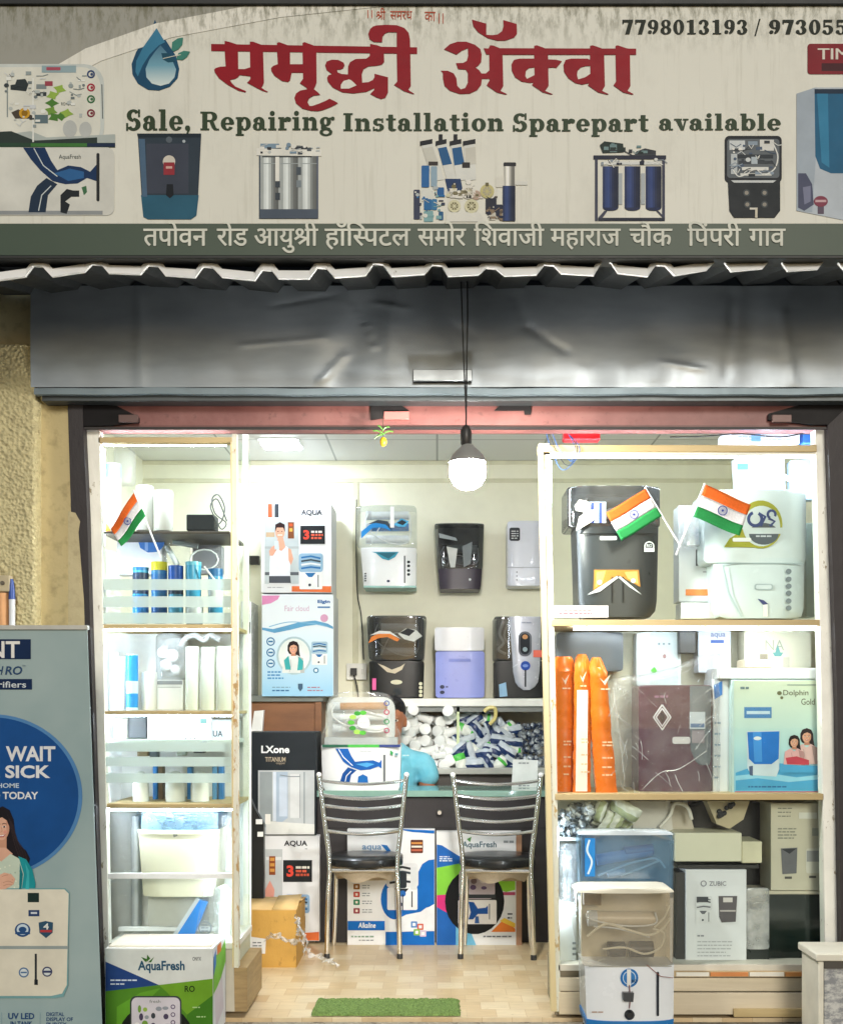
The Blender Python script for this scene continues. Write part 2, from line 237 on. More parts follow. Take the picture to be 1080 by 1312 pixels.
DEVA = {'t':(570,['481,551 481,0 400,0 400,328 291,328 254,327 223,325 200,322 181,317 164,309 150,299 137,284 129,263 126,237 130,205 143,173 163,142 191,111 228,76 271,40 217,-12 187,14 158,42 132,68 107,95 86,123 68,151 56,180 48,211 45,242 46,264 51,286 58,305 68,322 80,338 93,351 113,366 137,378 163,388 193,394 230,398 272,399 400,399 400,551 0,551 0,622 584,622 584,551']),'p':(568,['479,551 479,0 398,0 398,191 378,179 357,168 335,159 311,152 284,147 254,146 228,147 204,152 182,160 161,169 143,181 128,194 113,213 100,234 91,258 84,285 80,319 79,358 79,551 0,551 0,622 583,622 583,551','398,551 160,551 160,369 160,344 161,322 163,304 165,289 169,276 172,266 177,256 183,248 190,240 208,227 233,220 263,217 289,219 314,226 338,236 360,249 380,264 398,280']),'O':(259,['170,551 170,0 89,0 89,551 0,551 0,622 273,622 273,551','90,615 76,663 62,706 48,740 34,767 19,789 3,804 -14,814 -35,821 -56,823 -70,823 -83,821 -95,818 -106,815 -116,812 -126,809 -150,882 -123,890 -92,894 -59,896 -25,893 7,885 34,870 60,850 84,820 106,784 126,738 146,681 165,615']),'v':(556,['571,551 467,551 467,0 387,0 387,165 369,154 347,142 324,132 297,125 266,120 233,118 199,120 166,127 137,139 111,155 89,175 70,198 57,224 49,254 46,286 52,338 72,383 104,418 145,443 197,459 255,464 264,464 275,463 288,462 300,461 313,460 326,459 337,458 346,456 354,454 349,381 336,384 321,386 306,388 290,390 274,391 259,391 221,388 188,379 162,364 143,344 131,317 127,287 130,256 141,231 158,212 181,199 207,191 235,188 268,190 298,198 324,210 348,226 369,243 387,260 387,551 0,551 0,622 571,622']),'n':(555,['0,622 569,622 569,551 466,551 466,0 385,0 385,298 204,298 204,244 202,227 198,213 190,202 180,194 167,190 153,188 137,190 119,197 102,209 85,224 69,241 56,260 46,280 39,299 37,318 38,332 43,345 50,355 62,363 78,367 98,369 385,369 385,551 0,551']),'r':(409,['395,42 341,-12 303,20 265,54 230,87 197,119 166,151 138,181 113,209 92,234 75,256 62,275 52,292 46,305 43,317 41,329 40,340 42,352 47,365 55,376 67,385 84,391 104,393 120,392 135,388 148,382 159,373 171,362 181,349 204,363 224,380 238,399 248,420 254,443 256,468 255,483 254,499 251,514 247,528 243,540 239,551 0,551 0,622 424,622 424,551 320,551 329,525 334,494 336,458 334,424 326,392 314,365 298,341 277,319 254,300 228,284 198,268 167,254 198,219 234,183 272,146 311,111 353,75']),'D':(577,['358,222 339,221 319,219 300,215 282,210 264,204 248,197 219,217 192,239 169,263 151,289 140,320 137,352 138,370 141,386 147,400 154,412 164,424 174,433 190,443 208,452 228,458 250,462 278,464 308,465 401,465 401,551 0,551 0,622 592,622 592,551 482,551 482,394 298,394 280,394 265,393 254,391 246,389 238,385 232,381 224,372 219,360 217,347 219,332 223,318 231,306 240,296 251,286 261,277 292,286 327,292 362,294 408,290 450,277 485,256 512,229 529,194 534,154 529,112 512,75 485,44 447,20 397,5 337,0 275,5 215,20 162,44 112,76 66,115 25,158 86,207 124,166 164,132 202,106 243,89 289,78 337,74 401,82 440,109 453,152 450,173 442,191 428,204 410,214 386,220']),'A':(1023,['470,218 465,176 450,140 424,114 392,95 354,84 312,80 257,87 205,109 159,144 115,195 71,267 29,356 100,382 129,317 161,260 193,214 227,181 265,160 305,153 329,155 350,161 367,170 380,184 388,204 391,227 389,251 382,273 370,293 356,312 338,330 318,347 300,344 280,342 260,341 255,411 296,414 328,423 352,435 367,451 377,471 380,494 377,516 369,533 356,546 340,555 322,560 302,562 278,561 256,558 235,552 215,545 193,535 171,525 146,594 165,603 186,612 210,620 237,627 267,631 298,632 346,628 386,614 418,593 440,565 454,532 459,495 452,447 429,407 392,375 399,368 406,362 412,355 437,352 462,351 486,350 506,350 526,351 543,353 560,355 577,359 594,363 594,551 521,551 521,622 1038,622 1038,551 934,551 934,0 853,0 853,551 675,551 675,0 594,0 594,290 578,286 562,284 547,282 531,280 515,279 498,279 486,279 471,280 455,282 463,262 468,240']),'y':(580,['595,622 595,551 491,551 491,0 410,0 410,179 390,168 368,156 343,146 316,139 285,134 253,132 197,139 148,159 108,192 75,237 52,291 38,353 75,363 107,375 130,390 147,407 157,430 160,457 159,475 155,493 148,509 141,524 132,538 123,551 0,551 0,622','129,301 143,271 161,246 180,228 202,214 229,206 259,203 291,205 320,212 346,224 369,239 391,256 410,274 410,551 211,551 227,516 237,480 240,445 228,382 190,333']),'u':(0,['-248,-12 -212,1 -174,8 -136,11 -90,7 -51,-6 -20,-28 3,-56 17,-90 22,-129 17,-167 1,-201 -24,-229 -59,-250 -105,-264 -157,-268 -218,-263 -275,-247 -324,-222 -370,-188 -414,-147 -455,-100 -394,-57 -369,-87 -344,-114 -320,-136 -296,-155 -271,-170 -246,-182 -218,-189 -188,-194 -157,-196 -99,-188 -63,-163 -51,-122 -54,-102 -62,-85 -76,-73 -92,-64 -111,-59 -131,-57 -148,-58 -165,-59 -180,-62 -194,-67 -208,-72 -222,-79']),'S':(707,['243,40 195,107 447,258 410,266 374,275 342,284 312,293 283,304 257,314 228,295 198,276 168,258 138,239 107,220 76,202 28,270 55,283 82,297 108,312 133,326 158,340 183,354 152,379 127,404 110,428 98,452 91,478 89,503 94,536 108,567 132,594 163,615 202,628 247,632 288,628 325,616 356,596 380,569 394,536 399,500 397,473 389,446 376,422 360,401 341,380 319,361 350,350 385,340 423,330 462,322 501,315 537,310 537,551 461,551 461,622 722,622 722,551 618,551 618,0 537,0 537,234','168,497 170,481 176,463 185,446 199,428 221,410 248,393 268,408 286,425 300,442 310,460 316,480 318,500 316,520 309,537 298,550 283,559 265,564 244,566 225,564 208,558 192,549 179,536 171,518']),'I':(259,['-185,615 -195,638 -204,661 -211,682 -216,703 -219,726 -220,748 -215,788 -201,825 -178,854 -147,877 -107,891 -61,896 -24,893 10,883 39,868 64,845 88,815 108,778 127,735 146,681 163,622 273,622 273,551 170,551 170,0 89,0 89,551 0,551 0,622 87,622 68,685 48,737 28,776 6,803 -23,820 -57,825 -81,822 -102,814 -118,800 -130,782 -137,759 -139,733 -138,711 -135,690 -129,672 -122,653 -114,634 -105,615']),'h':(531,['321,69 343,77 363,87 380,98 393,111 400,128 403,148 400,171 390,192 374,208 351,219 319,227 280,229 238,226 202,216 174,200 154,180 142,154 138,124 139,104 143,83 150,64 160,44 176,22 196,0 224,-26 260,-56 302,-89 248,-142 192,-96 145,-51 108,-9 80,34 63,81 58,130 60,154 65,177 74,198 85,216 99,233 115,248 103,261 92,276 82,292 75,310 70,330 69,352 70,370 73,386 79,400 86,412 96,424 106,433 122,443 140,452 158,458 179,462 203,464 229,465 361,465 361,551 0,551 0,622 546,622 546,551 442,551 442,394 230,394 212,394 197,393 186,391 178,389 170,385 164,381 156,372 151,360 149,347 150,334 153,322 159,312 166,302 174,292 183,284 215,293 249,298 284,300 327,298 365,291 396,279 423,264 444,245 460,224 472,202 479,178 481,153 477,117 466,84 447,57 421,34 388,16 348,2']),'C':(259,['170,551 170,0 89,0 89,551 0,551 0,622 273,622 273,551','298,863 279,803 253,755 222,722 184,699 139,685 91,680 45,685 3,700 -35,724 -68,759 -98,806 -123,863 -52,887 -34,845 -14,809 8,783 32,764 61,753 94,749 128,753 157,765 178,786 195,813 210,848 222,889']),'i':(259,['89,551 0,551 0,622 80,622 73,637 66,653 60,669 56,686 54,705 53,724 59,772 79,815 111,849 154,875 206,891 266,896 356,888 441,862 516,820 585,763 649,694 704,615 620,615 516,730 401,801 283,824 240,821 203,811 174,794 152,773 138,745 134,714 135,695 138,677 144,662 150,647 157,634 165,622 273,622 273,551 170,551 170,0 89,0']),'z':(389,['369,322 389,322 408,323 425,324 442,326 460,329 478,332 486,260 469,257 452,255 435,253 418,252 399,251 380,251 352,252 322,254 292,258 262,264 235,270 212,277 198,269 183,260 167,253 196,218 228,182 264,146 301,110 340,75 380,42 326,-12 290,20 254,54 220,87 189,119 159,151 133,181 110,209 89,234 73,256 60,275 51,292 46,305 42,317 41,329 40,340 42,352 47,365 55,376 67,385 84,391 104,393 120,392 135,388 148,382 159,373 171,362 181,350 193,364 203,380 210,398 214,418 216,438 217,458 217,477 215,496 212,512 209,527 205,540 201,551 0,551 0,622 403,622 403,551 281,551 285,539 289,526 293,511 296,495 297,477 298,458 297,431 294,407 288,385 281,366 272,348 262,333 297,327 333,323']),'T':(504,['519,551 371,551 371,349 316,349 286,348 259,345 236,341 216,335 197,327 181,318 151,290 132,255 126,215 128,185 136,158 148,136 164,117 184,101 206,89 230,81 256,76 283,74 317,75 348,80 375,86 401,96 428,108 455,121 482,47 452,35 421,23 388,14 355,6 321,1 286,0 242,3 200,12 162,26 129,46 100,71 77,101 60,136 49,176 46,220 50,261 61,298 80,330 105,357 135,379 170,397 207,410 247,417 288,420 290,420 290,551 0,551 0,622 519,622']),'l':(678,['0,551 0,622 693,622 693,551 589,551 589,0 508,0 508,355 504,356 499,356 494,356 478,355 461,351 445,344 429,334 412,319 397,300 382,276 368,245 356,208 279,232 288,261 299,289 311,313 295,324 279,334 263,342 247,348 228,352 209,353 185,350 164,343 148,330 136,313 128,293 126,271 128,246 136,222 148,198 164,175 185,151 210,126 239,100 273,71 309,40 255,-12 218,21 182,53 149,84 119,114 94,145 73,176 58,207 48,241 45,275 48,308 56,337 70,362 87,382 108,398 131,410 155,419 180,424 204,426 232,424 260,419 284,412 308,401 332,386 354,370 395,401 445,420 499,426 502,426 505,426 508,426 508,551']),'s':(676,['587,551 587,0 506,0 506,266 487,261 467,257 448,254 428,252 405,251 380,251 352,252 322,254 292,258 262,264 235,270 212,277 198,269 183,260 167,253 196,218 228,182 264,146 301,110 340,75 380,42 326,-12 290,20 254,54 220,87 189,119 159,151 133,181 110,209 89,234 73,256 60,275 51,292 46,305 42,317 41,329 40,340 42,352 47,365 55,376 67,385 84,391 104,393 120,392 135,388 148,382 159,373 171,362 181,350 193,364 203,380 210,398 214,418 216,438 217,458 217,477 215,496 212,512 209,527 205,540 201,551 0,551 0,622 691,622 691,551','369,322 394,322 418,324 440,326 461,329 484,334 506,339 506,551 281,551 285,539 289,526 293,511 296,495 297,477 298,458 297,431 294,407 288,385 281,366 272,348 262,333 297,327 333,323']),'m':(598,['509,551 509,0 428,0 428,250 207,250 207,213 205,193 200,177 192,166 182,158 171,153 159,151 146,152 133,157 119,164 105,173 92,183 80,196 69,209 59,223 50,237 44,251 40,265 39,278 40,289 45,300 52,308 64,315 80,320 100,321 126,321 126,551 0,551 0,622 612,622 612,551','428,551 207,551 207,321 428,321']),'x':(680,['122,189 100,191 80,197 64,206 51,220 43,236 40,255 42,273 48,288 58,299 71,307 87,312 104,314 116,313 129,311 142,306 156,300 172,289 191,276 222,290 250,310 273,335 291,366 302,402 305,443 302,478 292,508 276,532 254,551 228,562 199,566 180,565 165,560 153,552 145,543 140,530 138,516 139,506 142,495 148,484 156,473 169,463 186,454 207,447 236,442 270,440 253,370 196,378 148,394 112,418 87,447 71,481 66,517 70,549 82,577 102,600 128,618 163,629 204,632 234,630 264,622 292,610 317,594 340,572 358,546 373,516 381,480 384,440 380,396 369,352 350,312 324,277 291,246 254,221 283,194 313,165 341,134 368,104 392,72 414,43 350,-1 317,44 286,84 258,118 231,146 204,172 179,194 161,191 141,190','591,551 591,0 510,0 510,551 421,551 421,622 695,622 695,551']),'a':(259,['170,551 170,0 89,0 89,551 0,551 0,622 273,622 273,551']),'j':(742,['653,551 653,0 572,0 572,370 435,370 411,370 391,371 378,373 400,352 420,328 436,303 448,276 456,247 458,218 456,189 449,163 438,141 423,122 404,107 384,95 361,87 336,82 310,80 276,83 241,94 209,110 178,135 146,169 117,212 88,263 59,328 31,401 102,426 133,345 165,275 198,222 232,184 269,161 306,153 326,155 344,161 358,170 370,184 377,203 379,227 376,255 365,284 348,310 327,335 301,357 273,377 302,441 572,441 572,551 0,551 0,622 757,622 757,551']),'c':(634,['649,551 545,551 545,0 465,0 465,165 447,154 426,143 403,133 378,125 348,120 317,118 269,123 226,137 190,161 163,192 146,231 141,275 142,294 147,312 154,330 162,345 173,359 185,371 38,369 38,441 331,441 343,441 355,441 367,440 377,440 385,440 389,440 382,370 350,370 314,367 282,359 256,346 237,327 225,303 221,274 224,248 234,226 250,210 270,198 293,190 317,188 348,190 377,198 402,210 425,225 446,242 465,260 465,551 0,551 0,622 649,622']),'W':(259,['170,551 170,0 89,0 89,551 0,551 0,622 273,622 273,551','80,615 63,639 46,659 30,674 16,684 1,692 -14,698 -28,701 -44,702 -61,703 -74,702 -88,700 -102,697 -116,693 -130,688 -143,682 -169,751 -154,757 -137,763 -121,767 -104,770 -86,772 -67,773 -38,771 -11,763 13,752 35,736 55,715 72,692 76,694 63,726 50,753 37,774 24,792 10,805 -4,815 -20,822 -38,826 -57,827 -72,827 -86,825 -97,823 -107,820 -118,817 -127,813 -150,882 -123,890 -92,894 -59,896 -25,893 7,885 34,870 60,850 84,820 106,784 126,738 146,681 165,615']),'k':(762,['777,551 452,551 452,349 486,377 526,394 569,399 609,394 645,380 675,358 698,326 712,286 716,239 714,208 709,175 701,141 689,107 672,72 651,39 579,80 595,102 608,127 620,154 629,182 634,210 636,237 634,265 627,289 616,307 602,320 583,327 562,330 526,322 489,298 452,258 452,0 371,0 371,174 354,161 334,148 312,136 286,126 257,120 226,118 196,120 165,127 138,137 112,152 89,171 71,194 57,222 49,254 46,290 52,339 71,382 101,417 141,443 190,459 244,464 260,464 277,462 296,460 313,458 328,456 339,454 333,381 322,384 308,386 292,388 277,390 262,391 249,391 214,388 183,379 159,365 141,346 130,321 127,292 130,260 141,233 158,214 179,199 203,191 228,188 256,190 283,197 306,209 329,224 351,241 371,260 371,551 0,551 0,622 777,622']),'M':(0,['-185,772 -183,787 -178,801 -168,813 -157,822 -144,828 -130,830 -116,828 -102,822 -91,813 -82,801 -77,787 -75,772 -77,757 -82,743 -91,731 -102,722 -116,716 -130,714 -144,716 -157,722 -168,731 -178,743 -183,757']),'g':(563,['208,551 208,234 207,218 202,204 196,193 186,185 174,180 160,178 143,180 124,187 106,199 89,214 73,231 60,250 50,270 43,289 41,308 42,322 47,335 54,345 66,353 82,357 102,359 127,359 127,551 0,551 0,622 578,622 578,551 474,551 474,0 393,0 393,551']),'|':(379,['194,622 275,622 275,0 194,0']),'d':(615,['630,551 526,551 526,0 445,0 445,150 424,138 401,126 378,116 351,109 319,104 283,103 235,107 193,121 158,144 132,173 116,210 111,251 112,269 115,286 120,303 127,319 137,334 148,348 119,362 93,380 72,402 55,427 45,458 42,493 46,530 60,564 83,592 112,614 148,628 187,632 220,629 250,619 276,604 295,584 307,559 311,531 307,501 293,471 271,443 210,482 217,489 222,496 226,504 228,511 230,519 230,526 229,536 226,545 220,554 212,562 199,567 184,568 166,566 150,558 136,546 125,530 118,511 116,489 118,469 123,452 132,438 143,426 156,416 172,409 188,404 205,400 223,397 243,401 265,404 288,405 296,405 304,405 312,404 321,403 328,403 333,402 326,332 322,333 317,333 312,333 306,333 302,333 298,333 267,331 241,324 220,312 204,297 194,277 191,254 194,229 204,208 220,193 240,182 265,175 292,173 325,175 356,183 382,194 405,210 427,227 445,245 445,551 383,551 383,622 630,622']),'q':(0,['-190,615 -203,638 -215,663 -226,688 -233,713 -238,738 -240,762 -235,803 -220,837 -196,862 -164,881 -126,892 -85,896 -64,895 -44,893 -26,890 -9,885 7,879 21,872 -1,806 -12,812 -25,817 -37,821 -50,824 -64,826 -78,827 -102,825 -123,817 -139,804 -151,788 -158,769 -160,747 -159,725 -154,703 -146,682 -136,661 -123,638 -108,615'])}
def deva(seq):
    v = []; f = []; x = 0; zo = []
    for gi, ch in enumerate(seq):
        if ch == ' ': x += 260; continue
        a, cs = DEVA[ch]; loops = [[Vector((x+int(q.split(',')[0]), int(q.split(',')[1]), 0)) for q in c.split()] for c in cs]
        ar = lambda l: sum(l[i-1].x*l[i].y-l[i].x*l[i-1].y for i in range(len(l)))
        def inside(p, l): return sum(((l[i].y > p.y) != (l[i-1].y > p.y)) and p.x < (l[i-1].x-l[i].x)*(p.y-l[i].y)/(l[i-1].y-l[i].y)+l[i].x for i in range(len(l))) % 2
        outs = [l for l in loops if ar(l) < 0]; holes = [l for l in loops if ar(l) >= 0]
        for oi, ol in enumerate(outs):
            grp = [ol]+[h for h in holes if inside(h[0], ol)]
            b = len(v); v += [(p.x, p.y) for l in grp for p in l]; zo += [(gi % 3)*3+oi]*(len(v)-b); f += [tuple(b+i for i in t) for t in tessellate_polygon(grp)]
        x += a
    return v, f, zo
XT, XH = .34, .13
def _ring(cx, cy, rx, ry, tx, ty, a0=0, a1=360, n=26):
    o = []; q = []
    for i in range(n+1):
        a = math.radians(a0+(a1-a0)*i/n); c, s_ = math.cos(a), math.sin(a); o.append((cx+rx*c, cy+ry*s_)); q.append((cx+(rx-tx)*c, cy+(ry-ty)*s_))
    return [[o[i], o[i+1], q[i+1], q[i]] for i in range(n)]
def _R(a, b, c, d): return [[(a, b), (c, b), (c, d), (a, d)]]
def _B(x, y, r): return [[(x+r*math.cos(i*.45), y+r*math.sin(i*.45)) for i in range(14)]]
def slab_glyph(c):
    T, h, R, O, B = XT, XH, _R, _ring, _B
    if c == 'l': return R(.12, 0, .12+T, 1.45)+R(0, 0, .58, h)+R(0, 1.45-h, .2, 1.45), .64
    if c == 'i': return R(.12, 0, .46, 1)+R(0, 0, .58, h)+R(0, 1-h, .2, 1)+B(.29, 1.3, .18), .64
    if c == 'I': return R(.14, 0, .52, 1.42)+R(0, 0, .66, h)+R(0, 1.42-h, .66, 1.42), .74
    if c == 'n': return R(.1, 0, .43, 1)+R(0, 0, .53, h)+R(0, 1-h, .2, 1)+O(.68, .6, .33, .42, .32, .2, 0, 150)+R(.68, 0, 1.01, .62)+R(.59, 0, 1.11, h), 1.15
    if c == 'r': return R(.1, 0, .43, 1)+R(0, 0, .6, h)+R(0, 1-h, .2, 1)+O(.66, .58, .32, .44, .28, .2, 60, 170)+B(.76, .82, .17), .94
    if c == 'a': return R(.5, .1, .84, .68)+O(.44, .62, .40, .40, .34, .14, 0, 150)+B(.2, .74, .16)+O(.37, .29, .37, .31, .3, .11)+R(.7, 0, 1.0, h), 1.03
    if c == 'e': return O(.48, .5, .48, .52, .34, .13, 0, 325)+R(.25, .44, .93, .56), 1.0
    if c == 's': return O(.42, .72, .36, .3, .28, .14, 30, 270)+O(.42, .29, .4, .31, .3, .14, -150, 90)+R(.64, .66, .76, 1.0)+R(.04, 0, .15, .34), .88
    if c == 'S': return O(.52, 1.03, .46, .42, .32, .17, 30, 270)+O(.52, .42, .5, .44, .34, .17, -150, 90)+R(.84, .93, .98, 1.44)+R(.02, -.02, .16, .5), 1.1
    if c == 't': return R(.16, .25, .5, 1.3)+R(0, 1-h, .7, 1)+O(.47, .27, .31, .29, .31, .14, 180, 330), .76
    if c in 'pb': return (R(.1, -.42, .43, 1)+R(0, -.42, .58, -.42+h)+R(0, 1-h, .2, 1) if c == 'p' else R(.1, 0, .43, 1.45)+R(0, 1.45-h, .2, 1.45))+O(.62, .5, .46, .52, .34, .13, -155, 155), 1.14
    if c == 'o': return O(.5, .5, .5, .52, .35, .13), 1.05
    if c == 'v': return [[(.04, 1), (.42, 1), (.68, 0), (.46, 0)], [(.74, 1), (.88, 1), (.66, 0), (.54, 0)]]+R(-.03, 1-h, .52, 1)+R(.6, 1-h, 1.0, 1), 1.0
    if c == 'g': return O(.42, .66, .4, .36, .3, .12)+O(.46, -.15, .46, .29, .24, .13)+[[(.1, .42), (.3, .3), (.8, .14), (.6, .0), (.1, .13)]]+B(.94, .9, .14)+R(.7, .84, .94, .97), 1.06
    if c == 'R': return R(.14, 0, .5, 1.42)+R(0, 0, .64, h)+R(0, 1.42-h, .5, 1.42)+O(.72, 1.04, .48, .38, .35, .13, -90, 90)+R(.45, 1.29, .74, 1.42)+R(.45, .66, .74, .79)+[[(.62, .72), (.92, .74), (1.12, .2), (1.18, .12), (1.34, .12), (1.34, 0), (1.0, 0), (.82, .2)]], 1.38
    if c == ',': return B(.2, .16, .18)+[[(.36, .2), (.38, .05), (.2, -.28), (.1, -.25), (.2, 0)]], .5
    if c == '7': return R(.02, 1.16, .92, 1.42)+[[(.55, 1.2), (.92, 1.3), (.62, 0), (.25, 0)]]+R(.02, 1.0, .14, 1.42), 1.0
    if c == '9': return O(.46, .98, .44, .45, .32, .13)+O(.34, .76, .56, .76, .34, .14, -75, 20)+B(.2, .22, .17), 1.0
    if c == '0': return O(.47, .71, .46, .73, .32, .13), 1.0
    if c == '8': return O(.47, 1.05, .4, .38, .28, .12)+O(.47, .37, .46, .39, .32, .13), 1.0
    if c == '1': return R(.3, 0, .66, 1.42)+R(.12, 0, .84, h)+R(.1, 1.2, .4, 1.33), 1.0
    if c == '3': return O(.42, 1.04, .42, .39, .32, .13, -90, 150)+O(.42, .37, .46, .39, .34, .13, -150, 90)+B(.17, 1.14, .15)+B(.17, .28, .15), 1.0
    if c == '5': return R(.1, 1.18, .8, 1.42)+R(.1, .7, .24, 1.3)+O(.42, .44, .46, .46, .33, .13, -150, 130)+B(.17, .26, .15), 1.0
    if c == '/': return [[(.0, -.1), (.14, -.1), (.56, 1.5), (.42, 1.5)]], .6
    return [], .55
def slab(txt):
    v = []; f = []; x = 0
    for c in txt:
        ps, a = slab_glyph(c)
        for p in ps: b = len(v); v += [(x+q[0], q[1]) for q in p]; f.append(tuple(range(b, b+len(p))))
        x += a+.07
    return v, f
class Print:
    """flat printing on a face at depth Y, laid out in the photo's pixels; layers lie a fraction of a millimetre apart"""
    def __init__(s, Y, step=.00022): s.Y = Y; s.k = step; s.c = 0; s.mb = MB(); s.mb.open = True
    def y(s, l): s.c += 1; return s.Y-.0012-s.k*l-.000008*(s.c % 60)
    def poly(s, pts, h, l=1, mat=None):
        yy = s.y(l); a = [P(x, y, yy) for x, y in pts]
        s.mb.add(a, [tuple(q) for q in tessellate_polygon([[Vector((p.x, p.z, 0)) for p in a]])], mat or C(h, .45)); return s
    def rect(s, x0, y0, x1, y1, h, l=1, mat=None):
        yy = s.y(l); s.mb.add([P(x0, y0, yy), P(x1, y0, yy), P(x1, y1, yy), P(x0, y1, yy)], [(0, 3, 2, 1)], mat or C(h, .45)); return s
    def ell(s, cx, cy, rx, ry=None, h='#000000', l=2, a0=0, a1=360): return s.poly(ellipse(cx, cy, rx, ry, 26, a0, a1), h, l)
    def ring(s, cx, cy, r, w, h, l=2, a0=0, a1=360):
        n = 24
        for i in range(n):
            t = [math.radians(a0+(a1-a0)*(i+k)/n) for k in (0, 1)]
            s.poly([(cx+r*math.cos(t[0]), cy-r*math.sin(t[0])), (cx+r*math.cos(t[1]), cy-r*math.sin(t[1])), (cx+(r-w)*math.cos(t[1]), cy-(r-w)*math.sin(t[1])), (cx+(r-w)*math.cos(t[0]), cy-(r-w)*math.sin(t[0]))], h, l)
        return s
    def line(s, pts, w, h, l=2, smooth=False, w1=None):
        q = [Vector((a, b)) for a, b in pts]
        if smooth: q = [p.to_2d() for p in spline([(p.x, p.y, 0) for p in q])]
        L = []; R = []; n = len(q)
        for i, p in enumerate(q):
            t = (q[min(i+1, n-1)]-q[max(0, i-1)]); t.normalize(); nn = Vector((-t.y, t.x))*(w+((w1 if w1 is not None else w)-w)*i/max(1, n-1))/2; L.append(p+nn); R.append(p-nn)
        for i in range(n-1): s.poly([tuple(L[i]), tuple(L[i+1]), tuple(R[i+1]), tuple(R[i])], h, l)
        return s
    def glyph(s, vf, x0, y0, x1, y1, h, l=4, shear=0, mat=None):
        v, f = norm(*vf[:2]); zo = vf[2] if len(vf) > 2 else [0]*len(v); yy = s.y(l); pts = [P(x0+(x1-x0)*a+shear*b*(y1-y0), y1-(y1-y0)*b, yy-.00006*zo[i]) for i, (a, b) in enumerate(v)]
        s.mb.add(pts, f, mat or C(h, .45)); return s
    def slab(s, t, x0, y0, x1, y1, h, l=4, mat=None):
        v, f = norm(*slab(t)); m = mat or C(h, .45)
        for i, q in enumerate(f): yy = s.y(l)-.00005*(i % 7); s.mb.add([P(x0+(x1-x0)*v[k][0], y1-(y1-y0)*v[k][1], yy) for k in q], [tuple(range(len(q)))], m)
        return s
    def text(s, t, x0, y0, x1, y1, h, l=4, bold=.0, shear=0): return s.glyph(sans(t, bold), x0, y0, x1, y1, h, l, shear)
    def lines(s, x0, y0, x1, n, pitch, th, h, l=3, jag=.25):       # rows of print too fine to read
        for i in range(n):
            w = (x1-x0)*(1-jag*random.random()); x = x0
            while x < x0+w-1:
                e = min(x0+w, x+random.uniform(2.5, 7)); s.rect(x, y0+i*pitch, e, y0+i*pitch+th, h, l); x = e+1.1
        return s
    def build(s, name, parent): 
        o = s.mb.build(name, parent, flat=True); return o
# ---------------------------------------------------------------- surfaces with a pattern of their own
def m_stucco(name, c, big):
    t = NT(name); t.set(Roughness=.85); c = rgb(c)
    a = t.noise(3, 5); t.l(t.mix(t.ramp(t.noise(26, 4), (.52, (0, 0, 0)), (.8, (.5,)*3)), t.ramp(a, (.3, tuple(x*.86 for x in c)), (.7, c)), (*rgb('#6e6044'),)), t.b.inputs['Base Color'])
    v = t.n('TexVoronoi', _Scale=75 if big else 30, feature='SMOOTH_F1'); v.inputs['Smoothness'].default_value = .6; t.l(t.co(), v.inputs['Vector'])
    n = t.noise(60 if big else 14, 5, rough=.6); mx = t.n('Math', operation='ADD'); t.l(v.outputs['Distance'], mx.inputs[0]); t.l(n, mx.inputs[1])
    t.bump(mx.outputs[0] if big else n, .75 if big else .25, .02); return t.m
def m_floor():
    t = NT('parquet_vinyl'); t.set(Roughness=.32)
    b = t.n('TexBrick', offset=.5, _Scale=1.0); b.inputs['Brick Width'].default_value = .115; b.inputs['Row Height'].default_value = .105; b.inputs['Mortar Size'].default_value = .0012
    b.inputs['Color1'].default_value = (*rgb('#ead9b8'), 1); b.inputs['Color2'].default_value = (*rgb('#d6bb90'), 1); b.inputs['Mortar'].default_value = (*rgb('#cdb38a'), 1)
    t.l(t.co(), b.inputs['Vector']); g = t.ramp(t.noise(14, 6, (1, 9, 1)), (.3, (.80,)*3), (.75, (1.0,)*3)); d = t.ramp(t.noise(2.3, 4), (.35, (.86, .84, .8)), (.65, (1,)*3))
    st_ = t.ramp(t.noise(38, 6, (1, 1, 1), .7), (.62, (1,)*3), (.74, (.72, .69, .64))); t.l(t.mix(1.0, t.mix(1.0, t.mix(1.0, b.outputs[0], g, 'MULTIPLY'), d, 'MULTIPLY'), st_, 'MULTIPLY'), t.b.inputs['Base Color']); return t.m
def m_galv():
    t = NT('galvanised_sheet'); t.set(Metallic=.5)
    t.l(t.ramp(t.noise(2.5, 4, (1, 1, 3)), (.3, rgb('#8b959e')), (.75, rgb('#a5aeb6'))), t.b.inputs['Base Color'])
    t.l(t.ramp(t.noise(5, 5, (2, 1, .6), .55), (.3, (.30,)*3), (.7, (.42,)*3)), t.b.inputs['Roughness']); t.bump(t.noise(2.6, 3, (.5, 1, 1.6)), .10, .05); return t.m
